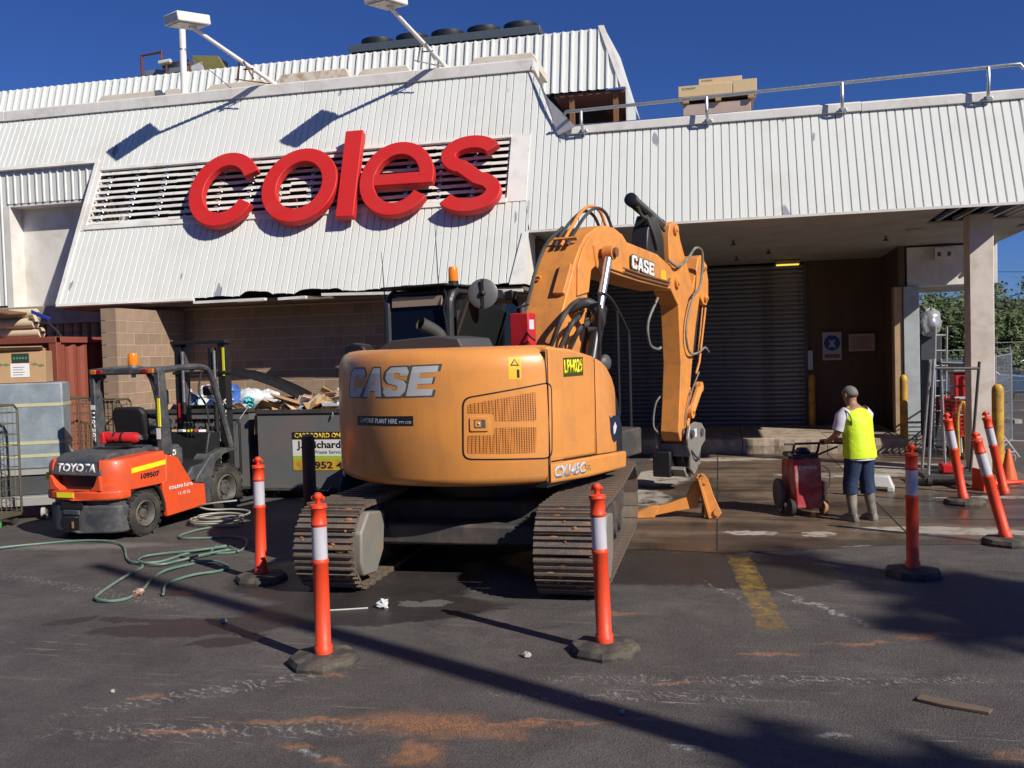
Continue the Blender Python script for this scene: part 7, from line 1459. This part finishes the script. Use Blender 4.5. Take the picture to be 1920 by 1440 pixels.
for i, (x, y, w, h, lb) in enumerate(((19, 75, 9, 3.4, 'distant low house with dark roof at the right edge'), (8, 85, 10, 3.2, 'distant low house hidden behind the trees'))):
    t = thing('house', lb, 'house', (x, y, 0), group='houses beyond the car park'); g = G(); g.bb(-w/2, w/2, 0, 7, 0, h); g.build('wall', M('house_wall', (.34, .27, .22), .9), t); g = G(); g.prism([(-w/2-.4, h), (w/2+.4, h), (w/2-1.5, h+1.5), (-w/2+1.5, h+1.5)], (0, -.3, 0), X, Z, Y, 0, 7.6); g.build('roof', M('house_roof', (.13, .085, .075), .8), t)
    for x_ in (-w/4, w/4): g = G(); g.bb(x_-.7, x_+.7, -.03, .02, 1.0, 2.2); g.build('window', M('window_dark', (.03, .035, .045), .15), t)
def car(label, x, y, rz, paint, s=1.0):
    t = thing('parked_car', label, 'car', (x, y, 0), rz, 'cars in the far car park')
    g = G(); g.prism([(-2.1, .35), (-2.15, .75), (-1.9, .92), (-1.2, .98), (-.75, 1.42), (.75, 1.46), (1.55, 1.0), (2.1, .85), (2.15, .4)], (0, 0, 0), X, Z, Y, -.82, .82); g.build('body', paint, t, bevel=.06, seg=3)
    for y_ in (-.825, .825): g = G(); g.prism([(-1.02, 1.0), (-.68, 1.37), (.70, 1.40), (1.28, 1.02)], (0, y_, 0), X, Z, Y, -.008, .008); g.build('side_window', MATS['window_dark'], t)
    g = G(); g.add([(1.42, -.68, 1.06), (1.42, .68, 1.06), (.84, .62, 1.425), (.84, -.62, 1.425)], [(0, 1, 2, 3)]); o = g.build('windscreen', MATS['window_dark'], t); o.location = (.03, 0, .03)
    for x_ in (-1.3, 1.3):
        for y_ in (-.76, .76): g = G(); g.lathe([(.2, 0), (.31, .1), (.32, .5), (.31, .9), (.2, 1)], (x_, y_-.1, .32), (0, .2, 0), 20); g.build('wheel', RUBBER, t)
    for y_ in (-.6, .6): g = G(); g.box((2.12, y_, .68), (.06, .3, .12)); g.build('headlight', SG_W, t); g = G(); g.box((-2.12, y_, .75), (.06, .26, .12)); g.build('tail_light', TAILR, t)
car('dark blue car parked by the fence at the right edge', 14.6, 48, 205, M('car_navy', (.02, .022, .035), .25, .3, coat=.6)); car('dark red car in the far car park behind the fence', 16.2, 57.5, 190, M('car_red', (.25, .02, .02), .25, .3, coat=.6)); car('pale blue car seen through the gap behind the ladder', 7.6, 33, 178, M('car_blue', (.10, .16, .26), .25, .3, coat=.6)); car('silver car behind the trees at the far wall', 12.2, 58, 175, M('car_silver', (.45, .47, .48), .25, .5, coat=.6))
g = G(); g.tube([(5, 45, 5.4), (14, 44, 4.9), (30, 43, 5.3)], .012, 4); tag(g.build('power_line', BLACK), 'thin power line crossing the sky at the right edge', 'wire')
# ------------------------------------------------------------ what casts the foreground shadows: a light pole and street trees beside the camera
def shade(gx, gy, h): k = h/math.tan(SUN_EL); return gx+k*math.sin(SUN_AZ), gy+k*math.cos(SUN_AZ)
px_, py_ = shade(-6.51, 8.51, 11.0)
t = thing('power_pole', 'leaning timber power pole out of frame right of the camera', 'pole', (7.57, .9, 0)); g = G(); g.tube([(0, 0, 0), (px_-7.57, py_-.9, 11.0)], [.18, .095], 14); g.build('shaft', M('pole_timber', (.16, .12, .085), .9, var=.25), t); g = G(); g.box((px_-7.57, py_-.9, 10.3), (.10, .9, .12), rz=58); g.build('crossarm', MATS['pole_timber'], t)
sg2 = 'street trees beside the camera'
sx, sy = shade(2.7, 7.75, 13.0); tree('street_tree', 'tall street tree out of frame whose crown shades the asphalt by the right edge', sx, sy, 14.3, 1.15, 2600, LEAF, 8, .2, .80, .2, sg2)
sx, sy = shade(.75, 4.55, 12.0); tree('street_tree', 'slim street tree out of frame shading the lower right asphalt', sx, sy, 12.7, .55, 900, LEAF, 9, .12, .88, .16, sg2)
# added unseen shops and trees across the street: they block low sky, deepening shade
ob = thing('sky_blocking_shops', 'long brick shop row added unseen behind the camera to block low sky', 'building', (0, -26, 0))
g = G(); g.bb(-60, 34, -8, 0, 0, 7.5); g.build('wall', M('shop_brick', (.16, .10, .075), .9, var=.25), ob); g = G(); g.bb(-60, 34, 0, 2.5, 3.2, 3.5); g.build('awning', STEEL_D, ob); g = G(); g.bb(-60, 34, -8.2, .2, 7.5, 7.8); g.build('parapet', CONC, ob)
for i in range(18): g = G(); x = -58+i*5.1; g.bb(x, x+4.2, -.02, .04, .4, 2.8); g.build('shop_window', MATS['window_dark'], ob)
for i, (x, y, h, r) in enumerate(((-30, 2, 9, 4), (-33, 12, 8, 3.6), (-24, -14, 10, 4.2), (-12, -18, 9, 3.8), (3, -19, 10, 4))): tree('street_tree', ['street tree added unseen at the far left to block low sky', 'street tree added unseen left of the container to block low sky', 'street tree added unseen behind the camera on the left to block low sky', 'street tree added unseen straight behind the camera to block low sky', 'street tree added unseen behind the camera on the right to block low sky'][i], x, y, h, r, 2500, LEAF2, 20+i, .25, .3, .4, sg2)
